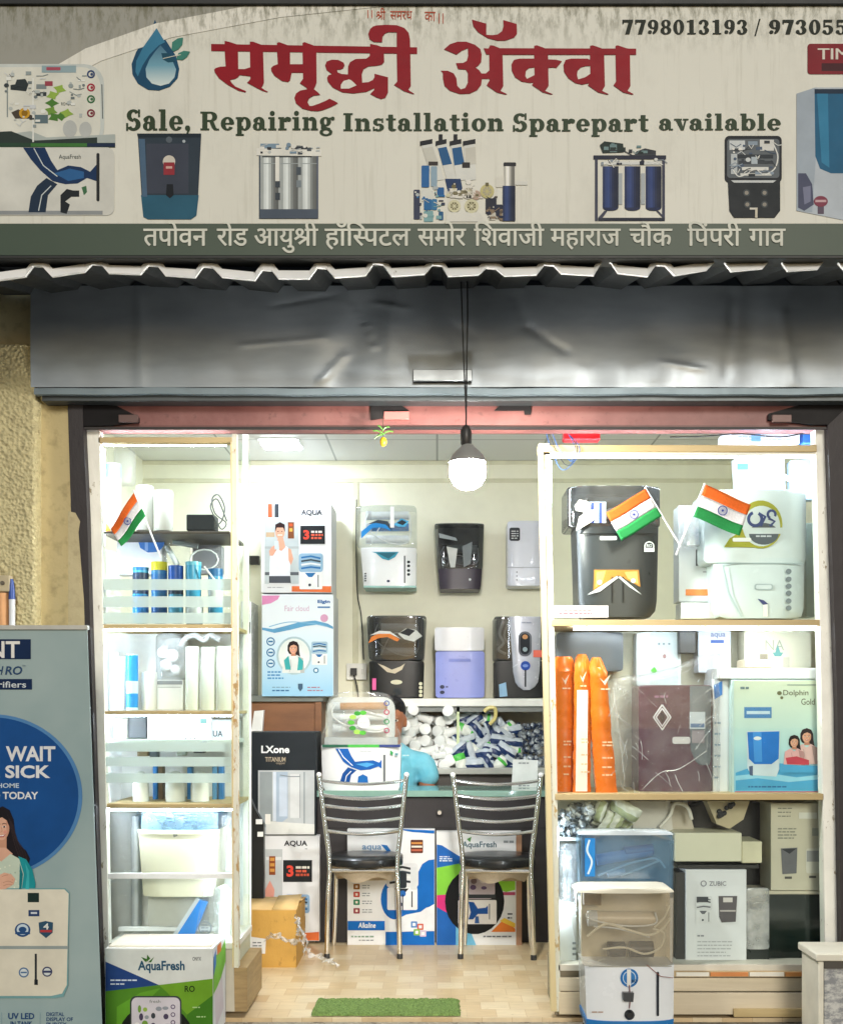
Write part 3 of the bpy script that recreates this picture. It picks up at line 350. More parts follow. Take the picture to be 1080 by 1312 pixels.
def m_vinyl(name, c, dirt=True):
    t = NT(name); t.set(Roughness=.5); c = rgb(c); base = t.ramp(t.noise(2.5, 5), (.25, tuple(x*.93 for x in c)), (.75, c))
    if dirt:                                            # rain streaks: narrow vertical runs, strongest under the top edge
        s_ = t.ramp(t.noise(11, 5, (4, 1, .22), .65), (.54, (0, 0, 0)), (.78, (.34,)*3)); base = t.mix(s_, base, rgb('#8d8a72')); base = t.mix(t.ramp(t.noise(3.1, 6, (1, 1, .6), .7), (.52, (0,)*3), (.75, (.30,)*3)), base, rgb('#9a978a'))
        sp = t.n('SeparateXYZ'); t.l(t.co(), sp.inputs[0]); mr = t.n('MapRange'); mr.inputs[1].default_value = .64; mr.inputs[2].default_value = .81; t.l(sp.outputs[2], mr.inputs[0])
        k = t.n('Math', operation='MULTIPLY'); t.l(mr.outputs[0], k.inputs[0]); t.l(t.ramp(t.noise(26, 6, (1.5, 1, .5), .7), (.46, (0,)*3), (.62, (.85,)*3)), k.inputs[1]); base = t.mix(k.outputs[0], base, rgb('#5b5a3c'))
    t.l(base, t.b.inputs['Base Color']); t.bump(t.noise(3, 4), .08, .02); return t.m
def m_beam():
    t = NT('maroon_oxide_paint'); t.set(Roughness=.45)
    a = t.ramp(t.noise(6, 6), (.3, rgb('#6d3f3c')), (.7, rgb('#835550'))); t.l(t.mix(t.ramp(t.noise(34, 5), (.60, (0,)*3), (.72, (.7,)*3)), a, rgb('#5a3733')), t.b.inputs['Base Color']); t.bump(t.noise(20, 4), .15, .01); return t.m
def m_peel(name, c, under, amt=.62):
    t = NT(name); t.set(Roughness=.55); c = rgb(c)
    a = t.ramp(t.noise(7, 5), (.3, tuple(x*.86 for x in c)), (.7, c)); t.l(t.mix(t.ramp(t.noise(24, 6, (1, 1, .5), .7), (amt, (0,)*3), (amt+.05, (1,)*3)), a, rgb(under)), t.b.inputs['Base Color']); t.bump(t.noise(24, 6, (1, 1, .5), .7), .3, .01); return t.m
def m_wood(name, a, b, sc=(1, 1, 9), rough=.5):
    t = NT(name); t.set(Roughness=rough); n = t.noise(7, 7, sc, .65); t.l(t.ramp(n, (.3, rgb(a)), (.7, rgb(b))), t.b.inputs['Base Color']); t.bump(n, .12, .01); return t.m
def m_fabric(name, c):
    t = NT(name); t.set(Roughness=.9); c = rgb(c); t.l(t.ramp(t.noise(160, 3), (.3, tuple(x*.8 for x in c)), (.7, c)), t.b.inputs['Base Color']); t.bump(t.noise(200, 2), .2, .004); return t.m
def m_foil(name, c, c2):
    t = NT(name); t.set(Metallic=.6, Roughness=.25); t.l(t.ramp(t.noise(30, 4), (.4, rgb(c)), (.6, rgb(c2))), t.b.inputs['Base Color']); t.bump(t.noise(60, 5), .8, .02); return t.m
STUCCO = m_stucco('rough_stucco', '#d2c799', True); PLASTER = m_stucco('smooth_plaster', '#c6b78a', False)
FLOOR = m_floor(); GALV = m_galv(); BEAM = m_beam()
VINYL = m_vinyl('banner_vinyl', '#d9d9cd'); VINYL2 = m_vinyl('banner_swoosh', '#e2e1d6'); VINYL3 = m_vinyl('banner_corner', '#96968c')
WHITEP = m_peel('peeling_white_paint', '#eeeee4', '#8d8064'); JAMB = m_peel('dark_jamb_paint', '#1b1418', '#2f2529', .7)
WOOD = m_wood('pale_wood_strip', '#c2ab76', '#ddcfa4', (1, 1, .12)); WOODH = m_wood('pale_wood_rail', '#9c8656', '#c4b083', (.12, 1, 1)); BROWN = m_wood('brown_laminate', '#6a4328', '#8a5c3a', (.3, 1, 1))
CREAMWALL = C('#efeed8', .6, 0, .03, name='cream_wall_paint'); GLASS = see('#f4fffa', .5, 'clear_glass', .035, .02)
LED = E('#e6f1ff', 92, 'led_tube_light'); BULB = E('#fffaf2', 720, 'bulb_glow'); PANEL = E('#eaf3ff', 115, 'ceiling_panel_light')
CHROME = C('#e6e6e4', .2, 1., .04, name='chromed_steel'); BLACK = C('#16181b', .4); WHITE = C('#e4e6e6', .35); DARK = C('#26282c', .5)
CLEAR = see('#eef3f2', .75, 'clear_plastic', .10, .08, .10); SMOKE = see('#6c7276', .8, 'smoked_plastic', .10, .06, .03)
WRAP = see('#f4f6f8', .5, 'crinkled_poly_bag', .07, .14, .06, 1.0, 24)
# ---------------------------------------------------------------- the setting
def slab_box(name, a, b, mat): return MB().box(a, b, mat).build(name)
street = MB().box((-60, -60, -.30), (60, -.62, -.17), m_peel('street_concrete', '#77736b', '#55524c', .6)).build('street'); struct(street)
step = MB().box((-3.2, -.618, -.30), (3.2, -.004, -.016), m_peel('step_concrete', '#8f8a7d', '#55504a', .56)).build('step'); struct(step)
shop_floor = MB().box((-1.75, -.002, -.30), (1.75, 2.33, 0), FLOOR).build('floor'); struct(shop_floor)
mb = MB().box((-1.85, 2.33, -.3), (1.85, 2.45, 2.8), CREAMWALL); back_wall = struct(mb.build('back_wall'))
for x0, y0, x1, y1 in ((100, 613, 1100, 618), (452, 618, 459, 900), (100, 590, 1100, 595)):
    MB().pbox(x0, y0, x1, y1, 2.322, 2.3295, C('#d6d4b8', .55)).build('wall_trim', back_wall, bev=.002)
struct(MB().box((-1.85, 0.1, -.3), (-1.752, 2.33, 2.8), CREAMWALL).build('wall_left')); struct(MB().box((1.752, .1, -.3), (1.85, 2.33, 2.8), CREAMWALL).build('wall_right'))
t = NT('ceiling_panels'); t.set(Roughness=.6); b = t.n('TexBrick', offset=0, _Scale=1.0); b.inputs['Brick Width'].default_value = .6; b.inputs['Row Height'].default_value = .6; b.inputs['Mortar Size'].default_value = .006
b.inputs['Color1'].default_value = b.inputs['Color2'].default_value = (*rgb('#dcdedc'), 1); b.inputs['Mortar'].default_value = (*rgb('#9fa3a2'), 1); t.l(t.co(), b.inputs['Vector']); t.l(b.outputs[0], t.b.inputs['Base Color'])
struct(MB().box((-1.85, .1, 2.656), (1.85, 2.33, 2.75), t.m).build('ceiling'))
# facade
fw = MB(); fw.box((-4.5, -.02, 2.262), (4.5, .1, 4.6), C('#3a3a36', .8)); tag(fw.build('facade_wall'), 'dark wall above the shop opening behind the big sign', 'wall')
lw = thing('plaster_wall', 'yellow plaster wall with rough stucco beside the shop opening', 'wall', (-1.7, -.05, -.17))
MB().box((-4.5, -.10, -.17), (P(46, 900, -.10).x, .1, P(0, 440, -.10).z), STUCCO).build('rough_stucco_face', lw, bev=.012)
mb = MB(); mb.box((P(44, 900, -.04).x, -.04, -.17), (P(92, 900, -.04).x, .1, 2.80), PLASTER); mb.box((-4.5, -.06, P(0, 440, -.10).z), (P(45, 900, -.06).x, .1, 2.80), PLASTER); mb.build('smooth_plaster_face', lw, bev=.006)
lump = MB(); lump.prism([(88, 655), (97, 657), (103, 668), (101, 682), (104, 720), (108, 770), (110, 850), (113, 1300), (88, 1300)], -.056, -.03, m_stucco('loose_mortar', '#b5a985', False), False); lump.build('mortar_edge', lw, bev=.006)
rw = MB(); rw.box((P(1078, 900, -.05).x, -.05, -.17), (4.5, .1, 2.26), PLASTER); tag(rw.build('side_pier'), 'plaster pier at the edge of the shop opening beside the dark jamb', 'wall')
jb = MB(); jb.prism([(87, 512), (106, 512), (107, 547), (112, 655), (116, 800), (124, 1060), (133, 1330), (110, 1330), (99, 900)], -.055, .08, JAMB); tag(jb.build('door_jamb', bev=.004), 'dark maroon door jamb beside the yellow plaster wall', 'door jamb')
jb = MB(); jb.prism([(1060, 545), (1095, 512), (1100, 1330), (1079, 1330), (1072, 900)], -.055, .08, JAMB); tag(jb.build('door_jamb', bev=.004), 'dark door jamb beside the case with two crossed flags', 'door jamb')
# shutter box
sh = thing('shutter_housing', 'dented grey galvanised rolling shutter housing above the shop opening', 'shutter box', (0, -.05, 2.1))
mb = MB(); nx, nz = 220, 44; Yb = -.10; x0, x1 = P(40, 0, Yb).x, 2.2; z0, z1 = P(0, 496, Yb).z, P(0, 366, Yb).z
dents = [(P(455, 430, Yb).x, .07, .16, .014, 1), (P(500, 400, Yb).x, .03, .09, -.010, 0), (P(590, 440, Yb).x, .05, .08, .012, -1), (P(700, 420, Yb).x, .10, .2, -.014, .5), (P(850, 470, Yb).x, .08, .06, .01, 0), (P(960, 420, Yb).x, .05, .2, .010, 0), (P(420, 470, Yb).x, .09, .05, -.008, 0), (P(180, 430, Yb).x, .02, .2, -.004, 0)]
cz = lambda px, py: (P(px, py, Yb).x, P(px, py, Yb).z)
creases = [(cz(447, 388), cz(470, 420), 0.0066, -0.0050), (cz(470, 420), cz(480, 446), 0.0066, -0.0060), (cz(350, 392), cz(432, 378), 0.0055, 0.0035), (cz(412, 488), cz(442, 455), 0.0088, -0.0060), (cz(480, 388), cz(520, 396), 0.0066, -0.0040), (cz(310, 443), cz(415, 434), 0.0077, -0.0030), (cz(660, 380), cz(676, 420), 0.0110, 0.0050), (cz(676, 420), cz(722, 450), 0.0110, 0.0050), (cz(840, 486), cz(842, 470), 0.0055, -0.0040), (cz(846, 464), cz(900, 474), 0.0066, -0.0040), (cz(590, 420), cz(604, 432), 0.0066, 0.0040), (cz(940, 380), cz(930, 480), 0.0165, 0.0040), (cz(1000, 400), cz(1015, 490), 0.0165, -0.0040)]
vs = []
for j in range(nz+1):
    for i in range(nx+1):
        x = x0+(x1-x0)*i/nx; v = j/nz; z = z0+(z1-z0)*v; y = Yb-.004*math.sin(v*math.pi)
        for dx, w, hh, a, sk in dents:
            y += .55*a*math.exp(-(((x-dx-sk*.12*(v-.5))/w)**2+((v-.5)*.36/hh)**2*.6))
        for (ax, ay), (bx, by_), w, a in creases:
            ex, ez = bx-ax, by_-ay; tt = max(0, min(1, ((x-ax)*ex+(z-ay)*ez)/(ex*ex+ez*ez))); dd = math.hypot(x-ax-tt*ex, z-ay-tt*ez); y += a*math.exp(-dd/w)
        vs.append((x, y, z))
mb.add(vs, [(j*(nx+1)+i, j*(nx+1)+i+1, (j+1)*(nx+1)+i+1, (j+1)*(nx+1)+i) for j in range(nz) for i in range(nx)], GALV, True); mb.open = True; mb.build('face_panel', sh)
mb = MB(); mb.box((x0+.002, Yb+.022, z0+.004), (x1, .0, z1), GALV); mb.build('housing_box', sh)
lip = MB(); n = 60; tp = []; 
for i in range(n+1):
    px = 44+(1180-44)*i/n; w = .5*math.sin(px*.021)+.4*math.sin(px*.05+1); tp.append((px, 497+w))
lip.prism(tp+[(p[0], p[1]+8) for p in reversed(tp)], Yb-.028, Yb-.002, C('#76838a', .45, .4)); lip.build('bottom_lip', sh, bev=.002)
mb = MB(); mb.pbox(54, 505.5, 1180, 514, Yb-.004, -.02, C('#4b5052', .4, .6)); mb.build('bottom_channel', sh, bev=.002)
MB().pbox(529, 473, 605, 488, Yb-.026, Yb-.012, C('#93999d', .35, .8)).build('latch_plate', sh, bev=.002)
# lintel beam with shutter-lock slots
bm_ = thing('lintel_beam', 'dull maroon painted steel beam across the top of the shop opening', 'beam', (0, -.03, 2.2))
MB().pbox(100, 513.5, 1120, 548, -.035, .06, BEAM).build('beam_face', bm_, bev=.003)
MB().pbox(100, 547, 1120, 550, -.045, -.036, C('#1f1a1b', .5)).build('bottom_flange', bm_)
for pts in ([(475, 519), (512, 518), (524, 526), (492, 527), (490, 536), (475, 538)], [(633, 526), (643, 517), (680, 517), (680, 531), (672, 531), (671, 526)]):
    MB().prism(pts, -.0405, -.034, C('#171415', .6)).build('lock_slot', bm_)
MB().pbox(492, 527, 524, 537, -.046, -.034, C('#b06d66', .5)).build('lock_plate', bm_, bev=.001)
for pts in ([(90, 518), (150, 520), (178, 534), (178, 541), (140, 545), (90, 546)], [(1095, 516), (1030, 517), (984, 530), (984, 538), (1040, 544), (1095, 544)]):
    MB().prism(pts, -.052, -.034, C('#141214', .45)).build('guide_bracket', bm_, bev=.003)
for x in (152, 989): MB().pbox(x, 531, x+25, 541, -.062, -.05, C('#5b4744', .4, .3)).build('bracket_tongue', bm_, bev=.002)
# corrugated canopy sheet
cn = thing('canopy_sheet', 'white edged corrugated metal canopy sheet sloping out under the sign', 'canopy', (0, -.4, 2.62))
base = [(-160, 364), (0, 357), (60, 352), (130, 349), (200, 354), (270, 356), (345, 357), (420, 354), (490, 352), (540, 352), (600, 355), (680, 352), (760, 350), (850, 352), (900, 346), (1080, 346), (1260, 348)]
def by(x):
    for (a, p), (b, q) in zip(base, base[1:]):
        if a <= x <= b: return p+(q-p)*(x-a)/(b-a)
    return 350
prof = []; x = -95.5; k = 0
while x < 1230:
    j = 2*math.sin(k*2.3); h = 13+2*math.sin(k*1.7); prof += [(x-15+j, by(x)+2.5*math.sin(k*1.1+.5)), (x-5+j, by(x)-h), (x+7+j, by(x)-h+1), (x+17, by(x)+1.5*math.sin(k))]; x += 72.5; k += 1
Yf = -.64; mb = MB(); top = [P(a, b-12, Yf)+Vector((0, .012, 0)) for a, b in prof]; bot = [P(a, b, Yf) for a, b in prof]; n = len(prof)
wht = m_peel('white_sheet_edge', '#f2f4f4', '#8f8f88', .66)
for i in range(n-1): mb.add([top[i], top[i+1], bot[i+1], bot[i], top[i]+Vector((0, .012, 0)), top[i+1]+Vector((0, .012, 0)), bot[i+1]+Vector((0, .012, 0)), bot[i]+Vector((0, .012, 0))], [(0, 1, 2, 3), (7, 6, 5, 4), (0, 4, 5, 1), (3, 2, 6, 7)], wht)
mb.build('folded_edge', cn)
mb = MB(); a = [P(q, b-6, Yf+.014) for q, b in prof]; sl = Vector((0, .55, .15)); b2 = [p+sl for p in a]; dn = Vector((0, 0, -.003)); drk = C('#15191a', .6)
for i in range(n-1): mb.add([a[i], a[i+1], b2[i+1], b2[i], a[i]+dn, a[i+1]+dn, b2[i+1]+dn, b2[i]+dn], [(0, 1, 2, 3), (7, 6, 5, 4)], drk)
mb.build('sheet', cn)
# ---------------------------------------------------------------- shop sign
YS = -.66
sg = thing('shop_sign', 'large cream vinyl shop sign with red Devanagari title and water purifier pictures', 'sign', (0, YS, P(0, 326, YS).z))
MB().pbox(-140, 5, 1240, 286.5, YS, YS+.05, VINYL).build('vinyl_panel', sg)
MB().pbox(-140, 286.8, 1240, 327, YS-.001, YS+.05, m_vinyl('green_band_vinyl', '#334634', False)).build('address_band', sg)
mb = MB(); dk = C('#2b2d2c', .5, .3)
mb.pbox(-150, -3, 1250, 5, YS-.012, YS+.06, dk); mb.pbox(-150, 327, 1250, 331, YS-.012, YS+.06, dk); mb.build('sign_frame', sg, bev=.002)
pr = Print(YS)
pr.poly([(-140, 5), (330, 5), (200, 30), (110, 62), (45, 100), (-10, 150), (-140, 220)], '', 1, VINYL3)
pr.poly([(-10, 150), (45, 100), (110, 62), (200, 30), (330, 5), (520, 5), (360, 22), (220, 48), (130, 78), (70, 110), (20, 160), (0, 200), (-60, 260), (-140, 270), (-140, 220)], '', 2, VINYL2); pr.build('corner_swoosh', sg)
pr = Print(YS); RED = C('#8c1320', .45)
A_ = lambda pts, ox, l=3, m=RED: pr.poly([(ox+x/7.2, 10+y/7.2) for x, y in pts], '', l, m)
A_([(78, 333), (78, 398), (1976, 425), (1976, 364)], 260, 3)
A_([(202, 305), (240, 312), (325, 340), (328, 565), (385, 565), (440, 548), (440, 632), (340, 620), (325, 640), (300, 655), (250, 665), (270, 695), (300, 725), (400, 768), (395, 780), (330, 765), (230, 710), (150, 650), (112, 595), (105, 570), (120, 555), (160, 543), (212, 540), (202, 400)], 260, 4)
ST = [(435, 312), (465, 312), (545, 342), (557, 410), (565, 690), (555, 715), (540, 735), (570, 757), (605, 775), (590, 778), (550, 765), (500, 740), (408, 690), (425, 675), (440, 655), (435, 400)]
A_(ST, 260, 5)
A_([(685, 322), (705, 316), (785, 345), (805, 345), (805, 520), (925, 520), (925, 598), (820, 598), (805, 670), (785, 685), (730, 675), (660, 625), (632, 580), (630, 555), (650, 535), (692, 520), (685, 400)], 260, 4)
A_([(920, 322), (940, 316), (1030, 350), (1048, 415), (1050, 690), (1030, 740), (1020, 755), (965, 755), (955, 735), (895, 695), (925, 655), (920, 400)], 260, 5)
A_([(970, 750), (900, 762), (860, 790), (845, 830), (860, 880), (920, 930), (1000, 950), (1060, 953), (1108, 943), (1180, 915), (1248, 880), (1220, 862), (1168, 838), (1128, 860), (1068, 885), (1008, 905), (985, 905), (965, 870), (980, 835), (1020, 810), (1085, 802), (1060, 778), (1040, 762), (1020, 745)], 260, 6)
A_([(535, 332), (600, 345), (660, 368), (665, 500), (640, 525), (590, 535), (520, 540), (475, 565), (458, 610), (462, 690), (520, 685), (560, 665), (575, 640), (575, 608), (700, 640), (700, 780), (675, 830), (635, 842), (590, 825), (535, 795), (570, 760), (575, 740), (500, 775), (380, 790), (280, 780), (190, 735), (145, 680), (138, 645), (150, 622), (185, 612), (135, 575), (120, 530), (135, 495), (180, 478), (240, 480), (290, 505), (300, 530), (285, 560), (255, 570), (230, 570), (235, 595), (270, 610), (330, 615), (332, 540), (350, 500), (400, 472), (500, 468), (530, 445), (535, 400)], 400, 4)
A_([(265, 745), (265, 710), (290, 675), (340, 660), (360, 668), (385, 690), (410, 715), (340, 745)], 400, 6, VINYL)
A_([(780, 225), (700, 225), (670, 238), (650, 265), (645, 318), (570, 315), (530, 290), (518, 240), (535, 195), (560, 172), (590, 162), (680, 156), (780, 160), (850, 185), (890, 230), (902, 290), (905, 420), (910, 720), (885, 755), (945, 795), (930, 795), (850, 770), (755, 712), (785, 680), (780, 420)], 400, 5)
A_([(392, 108), (525, 145), (525, 248), (580, 252), (630, 245), (670, 215), (685, 165), (680, 112), (805, 148), (808, 240), (780, 275), (700, 302), (630, 303), (540, 280), (450, 225), (405, 170)], 550, 4)
A_([(135, 383), (190, 335), (260, 312), (340, 312), (420, 340), (470, 380), (483, 430), (478, 500), (450, 535), (425, 550), (460, 575), (480, 605), (520, 605), (555, 575), (555, 655), (485, 655), (478, 710), (440, 760), (370, 792), (280, 795), (190, 765), (140, 720), (125, 650), (125, 600), (105, 580), (170, 580), (225, 605), (250, 650), (258, 720), (290, 752), (330, 740), (355, 690), (355, 600), (335, 570), (265, 565), (245, 510), (310, 508), (345, 490), (358, 440), (355, 372), (300, 395), (250, 432)], 550, 4)
A_([(500, 372), (545, 375), (560, 345), (590, 347), (650, 372), (675, 435), (682, 720), (655, 765), (720, 797), (700, 800), (620, 780), (528, 715), (555, 670), (552, 430), (525, 430)], 550, 5)
A_([(640, 372), (1906, 376), (1906, 432), (640, 432)], 550, 6)
A_([(1000, 468), (830, 468), (780, 480), (757, 520), (760, 580), (790, 640), (850, 680), (920, 692), (960, 690), (1010, 650), (1010, 600), (970, 620), (900, 655), (885, 630), (890, 580), (920, 555), (1010, 545)], 550, 4)
A_([(30, 350), (55, 345), (130, 372), (158, 435), (163, 720), (130, 765), (205, 797), (185, 800), (110, 780), (10, 712), (35, 670), (30, 430)], 680, 5)
A_([(150, 475), (230, 478), (287, 492), (235, 555), (200, 550), (150, 555)], 680, 4)
A_([(560, 485), (520, 468), (370, 468), (320, 480), (300, 525), (305, 590), (345, 650), (410, 695), (470, 708), (540, 695), (560, 660), (560, 600), (500, 640), (435, 660), (425, 620), (430, 580), (460, 550), (500, 538), (560, 535)], 680, 4)
A_([(545, 350), (570, 345), (650, 372), (675, 435), (682, 720), (655, 765), (720, 797), (700, 800), (620, 780), (525, 715), (550, 670), (545, 430)], 680, 5)
A_([(780, 350), (800, 345), (880, 372), (912, 378), (917, 720), (890, 765), (950, 797), (930, 800), (850, 780), (760, 715), (785, 680), (780, 430)], 680, 5)
pr.build('title_lettering', sg)
GRN = '#33432f'
pr = Print(YS)
pr.slab('Sale,', 162, 140, 244, 172, GRN); pr.slab('Repairing', 257, 142, 429, 174, GRN); pr.slab('Installation', 440, 144, 645, 168, GRN); pr.slab('Sparepart', 657, 145, 831, 175, GRN); pr.slab('available', 844, 145, 1000, 167, GRN); pr.build('service_lettering', sg)
pr = Print(YS); pr.slab('7798013193', 797, 25, 957, 44, '#23291f'); pr.slab('/', 966, 24, 974, 46, '#23291f'); pr.slab('973055', 985, 25, 1084, 44, '#23291f'); pr.build('phone_lettering', sg)
pr = Print(YS); OR = '#b34a2c'
pr.glyph(deva('||'), 471, 13, 477, 23, OR); pr.glyph(deva('SI'), 482, 10, 494, 25, OR); pr.glyph(deva('smrd'), 500, 14, 528, 25, OR); pr.glyph(deva('ka'), 544, 15, 558, 27, OR); pr.glyph(deva('||'), 562, 17, 568, 30, OR); pr.build('blessing_lettering', sg)
pr = Print(YS-.001); AW = '#d4d6ca'
for wds, x0, y0, x1, y1 in (('tpOvn', 184, 288, 266, 319), ('rOD', 278, 288, 318, 319), ('AyuSI', 326, 289, 408, 325), ('hCizpTl', 416, 288, 526, 321), ('smOr', 535, 289, 597, 321), ('ixvajI', 607, 289, 697, 321), ('mharaj', 705, 293, 795, 321), ('cWk', 806, 289, 861, 321), ('ipMprI', 880, 289, 949, 320), ('gav', 959, 293, 1006, 319)):
    g_ = deva(wds); ht = max(int(q.split(',')[1]) for q in DEVA['t'][1][0].split()); k_ = 21.5/ht; y1 = 314.5-min(q[1] for q in g_[0])*k_; y0 = 314.5-max(q[1] for q in g_[0])*k_
    pr.glyph(g_, x0, y0, x1-1, y1, AW); pr.glyph(g_, x0+1, y0, x1, y1, AW, 6); pr.glyph(g_, x0+.5, y0+.5, x1-.5, y1+.5, AW, 8)
pr.build('address_lettering', sg)
# water drop
pr = Print(YS); t = NT('drop_gradient_print'); t.set(Roughness=.45); sp = t.n('SeparateXYZ'); t.l(t.co(), sp.inputs[0]); mr = t.n('MapRange'); mr.inputs[1].default_value = P(0, 114, YS).z-P(0, 326, YS).z; mr.inputs[2].default_value = P(0, 60, YS).z-P(0, 326, YS).z; t.l(sp.outputs[2], mr.inputs[0])
t.l(t.ramp(mr.outputs[0], (.05, rgb('#cfdcd8')), (.55, rgb('#5f97ac')), (1, rgb('#24637f'))), t.b.inputs['Base Color'])
drop = [(199, 25), (204, 38), (215, 55), (226, 72), (230, 88), (228, 100), (218, 111), (204, 116), (190, 115), (177, 107), (170, 95), (169, 82), (175, 66), (186, 50), (195, 37)]
pr.poly(drop, '#1c4a68', 2); pr.poly([(201, 36), (212, 54), (204, 58), (192, 70), (183, 84), (177, 98), (174, 92), (175, 78), (184, 60), (194, 46)], '#3a7a9a', 3); pr.poly([(206, 58), (213, 66), (221, 77), (226, 89), (224, 99), (217, 107), (206, 110), (195, 107), (188, 99), (187, 88), (192, 76), (200, 65)], '', 3, t.m)
pr.poly([(207, 68), (216, 68), (222, 73), (225, 79), (216, 80), (209, 76)], '#1c4b5f', 5); pr.poly([(220, 64), (221, 54), (228, 49), (235, 48), (234, 57), (229, 63), (223, 66)], '#3d7d70', 5); pr.poly([(226, 76), (229, 68), (236, 65), (244, 66), (240, 73), (234, 77)], '#3d7d70', 5); pr.line([(209, 75), (222, 72), (232, 70)], .8, '#d8d6c6', 6); pr.build('water_drop_logo', sg)
# product pictures
def pic(f, name='product_picture'):
    p = Print(YS); f(p); return p.build(name, sg)
def shade(h, k): return '#%02x%02x%02x' % tuple(max(0, min(255, int(int(h[i:i+2], 16)*k))) for i in (1, 3, 5))
def cyl(p, x0, y0, x1, y1, h, l=6, n=7):             # a cylinder as it looks in a printed photo
    for i in range(n):
        u = (i+.5)/n; k = .62+.62*math.exp(-((u-.33)/.28)**2)-.1*u; p.rect(x0+(x1-x0)*i/n, y0, x0+(x1-x0)*(i+1)/n+.1, y1, shade(h, k), l)
rc_ = random.Random(21)
def clutter(p, x0, y0, x1, y1, n, cols, l=8):        # small parts seen inside a printed purifier
    for i in range(n):
        x = rc_.uniform(x0, x1-4); y = rc_.uniform(y0, y1-3); w = rc_.uniform(2, 9); h_ = rc_.uniform(1.2, 5)
        if rc_.random() < .3: p.ell(x, y, w*.4, w*.35, rc_.choice(cols), l+i % 3)
        elif rc_.random() < .35: p.line([(x, y), (x+w, y+rc_.uniform(-5, 5)), (x+w*1.8, y+rc_.uniform(-4, 6))], 1, rc_.choice(cols), l+i % 3)
        else: p.rect(x, y, min(x1, x+w), min(y1, y+h_), rc_.choice(cols), l+i % 3)
def f(p):
    p.poly(rrect(-60, 82, 134, 190, 26), '#c3cac6', 3); p.poly(rrect(-56, 86, 129, 188, 24), '#d4d5ca', 4); p.poly([(-60, 180), (40, 168), (60, 176), (148, 172), (148, 186), (-60, 188)], '#a9b2ae', 5); p.poly([(-60, 172), (15, 168), (45, 180), (125, 176), (125, 184), (-60, 184)], '#2f3a36', 6)
    p.rect(-60, 183, 148, 188.5, '#2c4435', 7); p.rect(40, 183.5, 112, 188, '#3e7038', 8); p.rect(112, 183.5, 148, 188, '#22304a', 8)
    p.poly(rrect(-60, 188.6, 147, 276, 10), '#cfd0c8', 3); p.rect(-60, 270, 132, 275, '#8f9496', 5)
    p.poly([(30, 189), (58, 189), (66, 206), (74, 218), (88, 212), (104, 214), (116, 220), (124, 211), (124, 232), (112, 228), (100, 235), (84, 236), (68, 232), (52, 218), (40, 204)], '#1c3458', 6); p.poly([(70, 222), (90, 216), (108, 220), (108, 228), (88, 232)], '#2e5f92', 7)
    p.poly([(60, 228), (74, 236), (62, 250), (59, 272), (37, 272), (40, 252), (48, 238)], '#243447', 6); p.line([(44, 190), (56, 212), (74, 226)], 1.2, '#cdd6d6', 8); p.line([(50, 270), (54, 250), (66, 238)], 1.2, '#cdd6d6', 8)
    p.poly(rrect(124, 196, 128, 258, 2), '#2b2d2f', 6); p.text('AquaFresh', 76, 198, 104, 205, '#2c3a3c', 7)
    p.poly([(78, 272), (78, 250), (86, 242), (94, 244), (102, 244), (102, 252), (92, 252), (84, 258), (90, 262), (86, 274)], '#23282c', 6); p.poly([(105, 240), (111, 238), (112, 246), (108, 250)], '#3f6b4a', 6)
    for x, y, a in ((77, 114, .4), (68, 122, 1.2), (67, 132, 1.6), (66, 142, 2), (70, 150, 2.6), (79, 149, 1.5), (86, 145, .2)): p.poly([(x+9*math.cos(a+q)*(1 if i % 2 == 0 else .5), y+6*math.sin(a+q)*(1 if i % 2 == 0 else .7)) for i, q in enumerate([k*.785 for k in range(8)])], ('#6f9440', '#4c7a35', '#8fae4c')[int(x) % 3], 7)
    p.text('RO+UV', 79, 131, 92, 135, '#3b4444', 8)
    for y, c in ((95, '#32466e'), (112, '#a03040'), (127, '#3b6b45'), (145, '#7a2f3c')): p.ring(117, y, 5.2, 2, c, 7); p.ell(118, y, 1.8, 1.8, c, 7)
    p.poly([(14, 109), (20, 108), (22, 102), (33, 101), (37, 108), (34, 117), (25, 116), (14, 115)], '#30383a', 6); p.poly([(15, 144), (24, 140), (42, 148), (42, 152), (20, 152)], '#4a4238', 6); p.ell(32, 145, 7, 7, '#c99a30', 7); p.ell(32, 145, 4, 4, '#8f6a1c', 8)
    p.rect(54, 84, 98, 93, '#8fa6ac', 6); p.rect(60, 86, 78, 90, '#a85060', 7); p.rect(47, 108, 60, 114, '#7f8a8c', 6); p.rect(47, 118, 60, 123, '#3a4144', 6); p.rect(58, 104, 68, 110, '#9a4652', 7); p.rect(45, 147, 62, 158, '#5e7178', 6); p.ell(90, 165, 9, 11, '#b5b9b6', 7); p.ell(110, 166, 8, 10, '#b5b9b6', 7); clutter(p, 6, 88, 60, 165, 34, ('#8f9a9a', '#3a4144', '#dfe2dc', '#b0b8b6', '#6f7a7c', '#c9ced0')); clutter(p, 88, 95, 112, 172, 16, ('#b0b8b6', '#8f9a9a', '#dfe2dc', '#6a7678')); p.line([(43, 100), (43, 182)], 2, '#dfe2dc', 9); p.line([(10, 98), (10, 150)], 1.5, '#7d8888', 6); p.line([(131, 108), (132, 152)], 1.2, '#5d6464', 6)
pic(f)
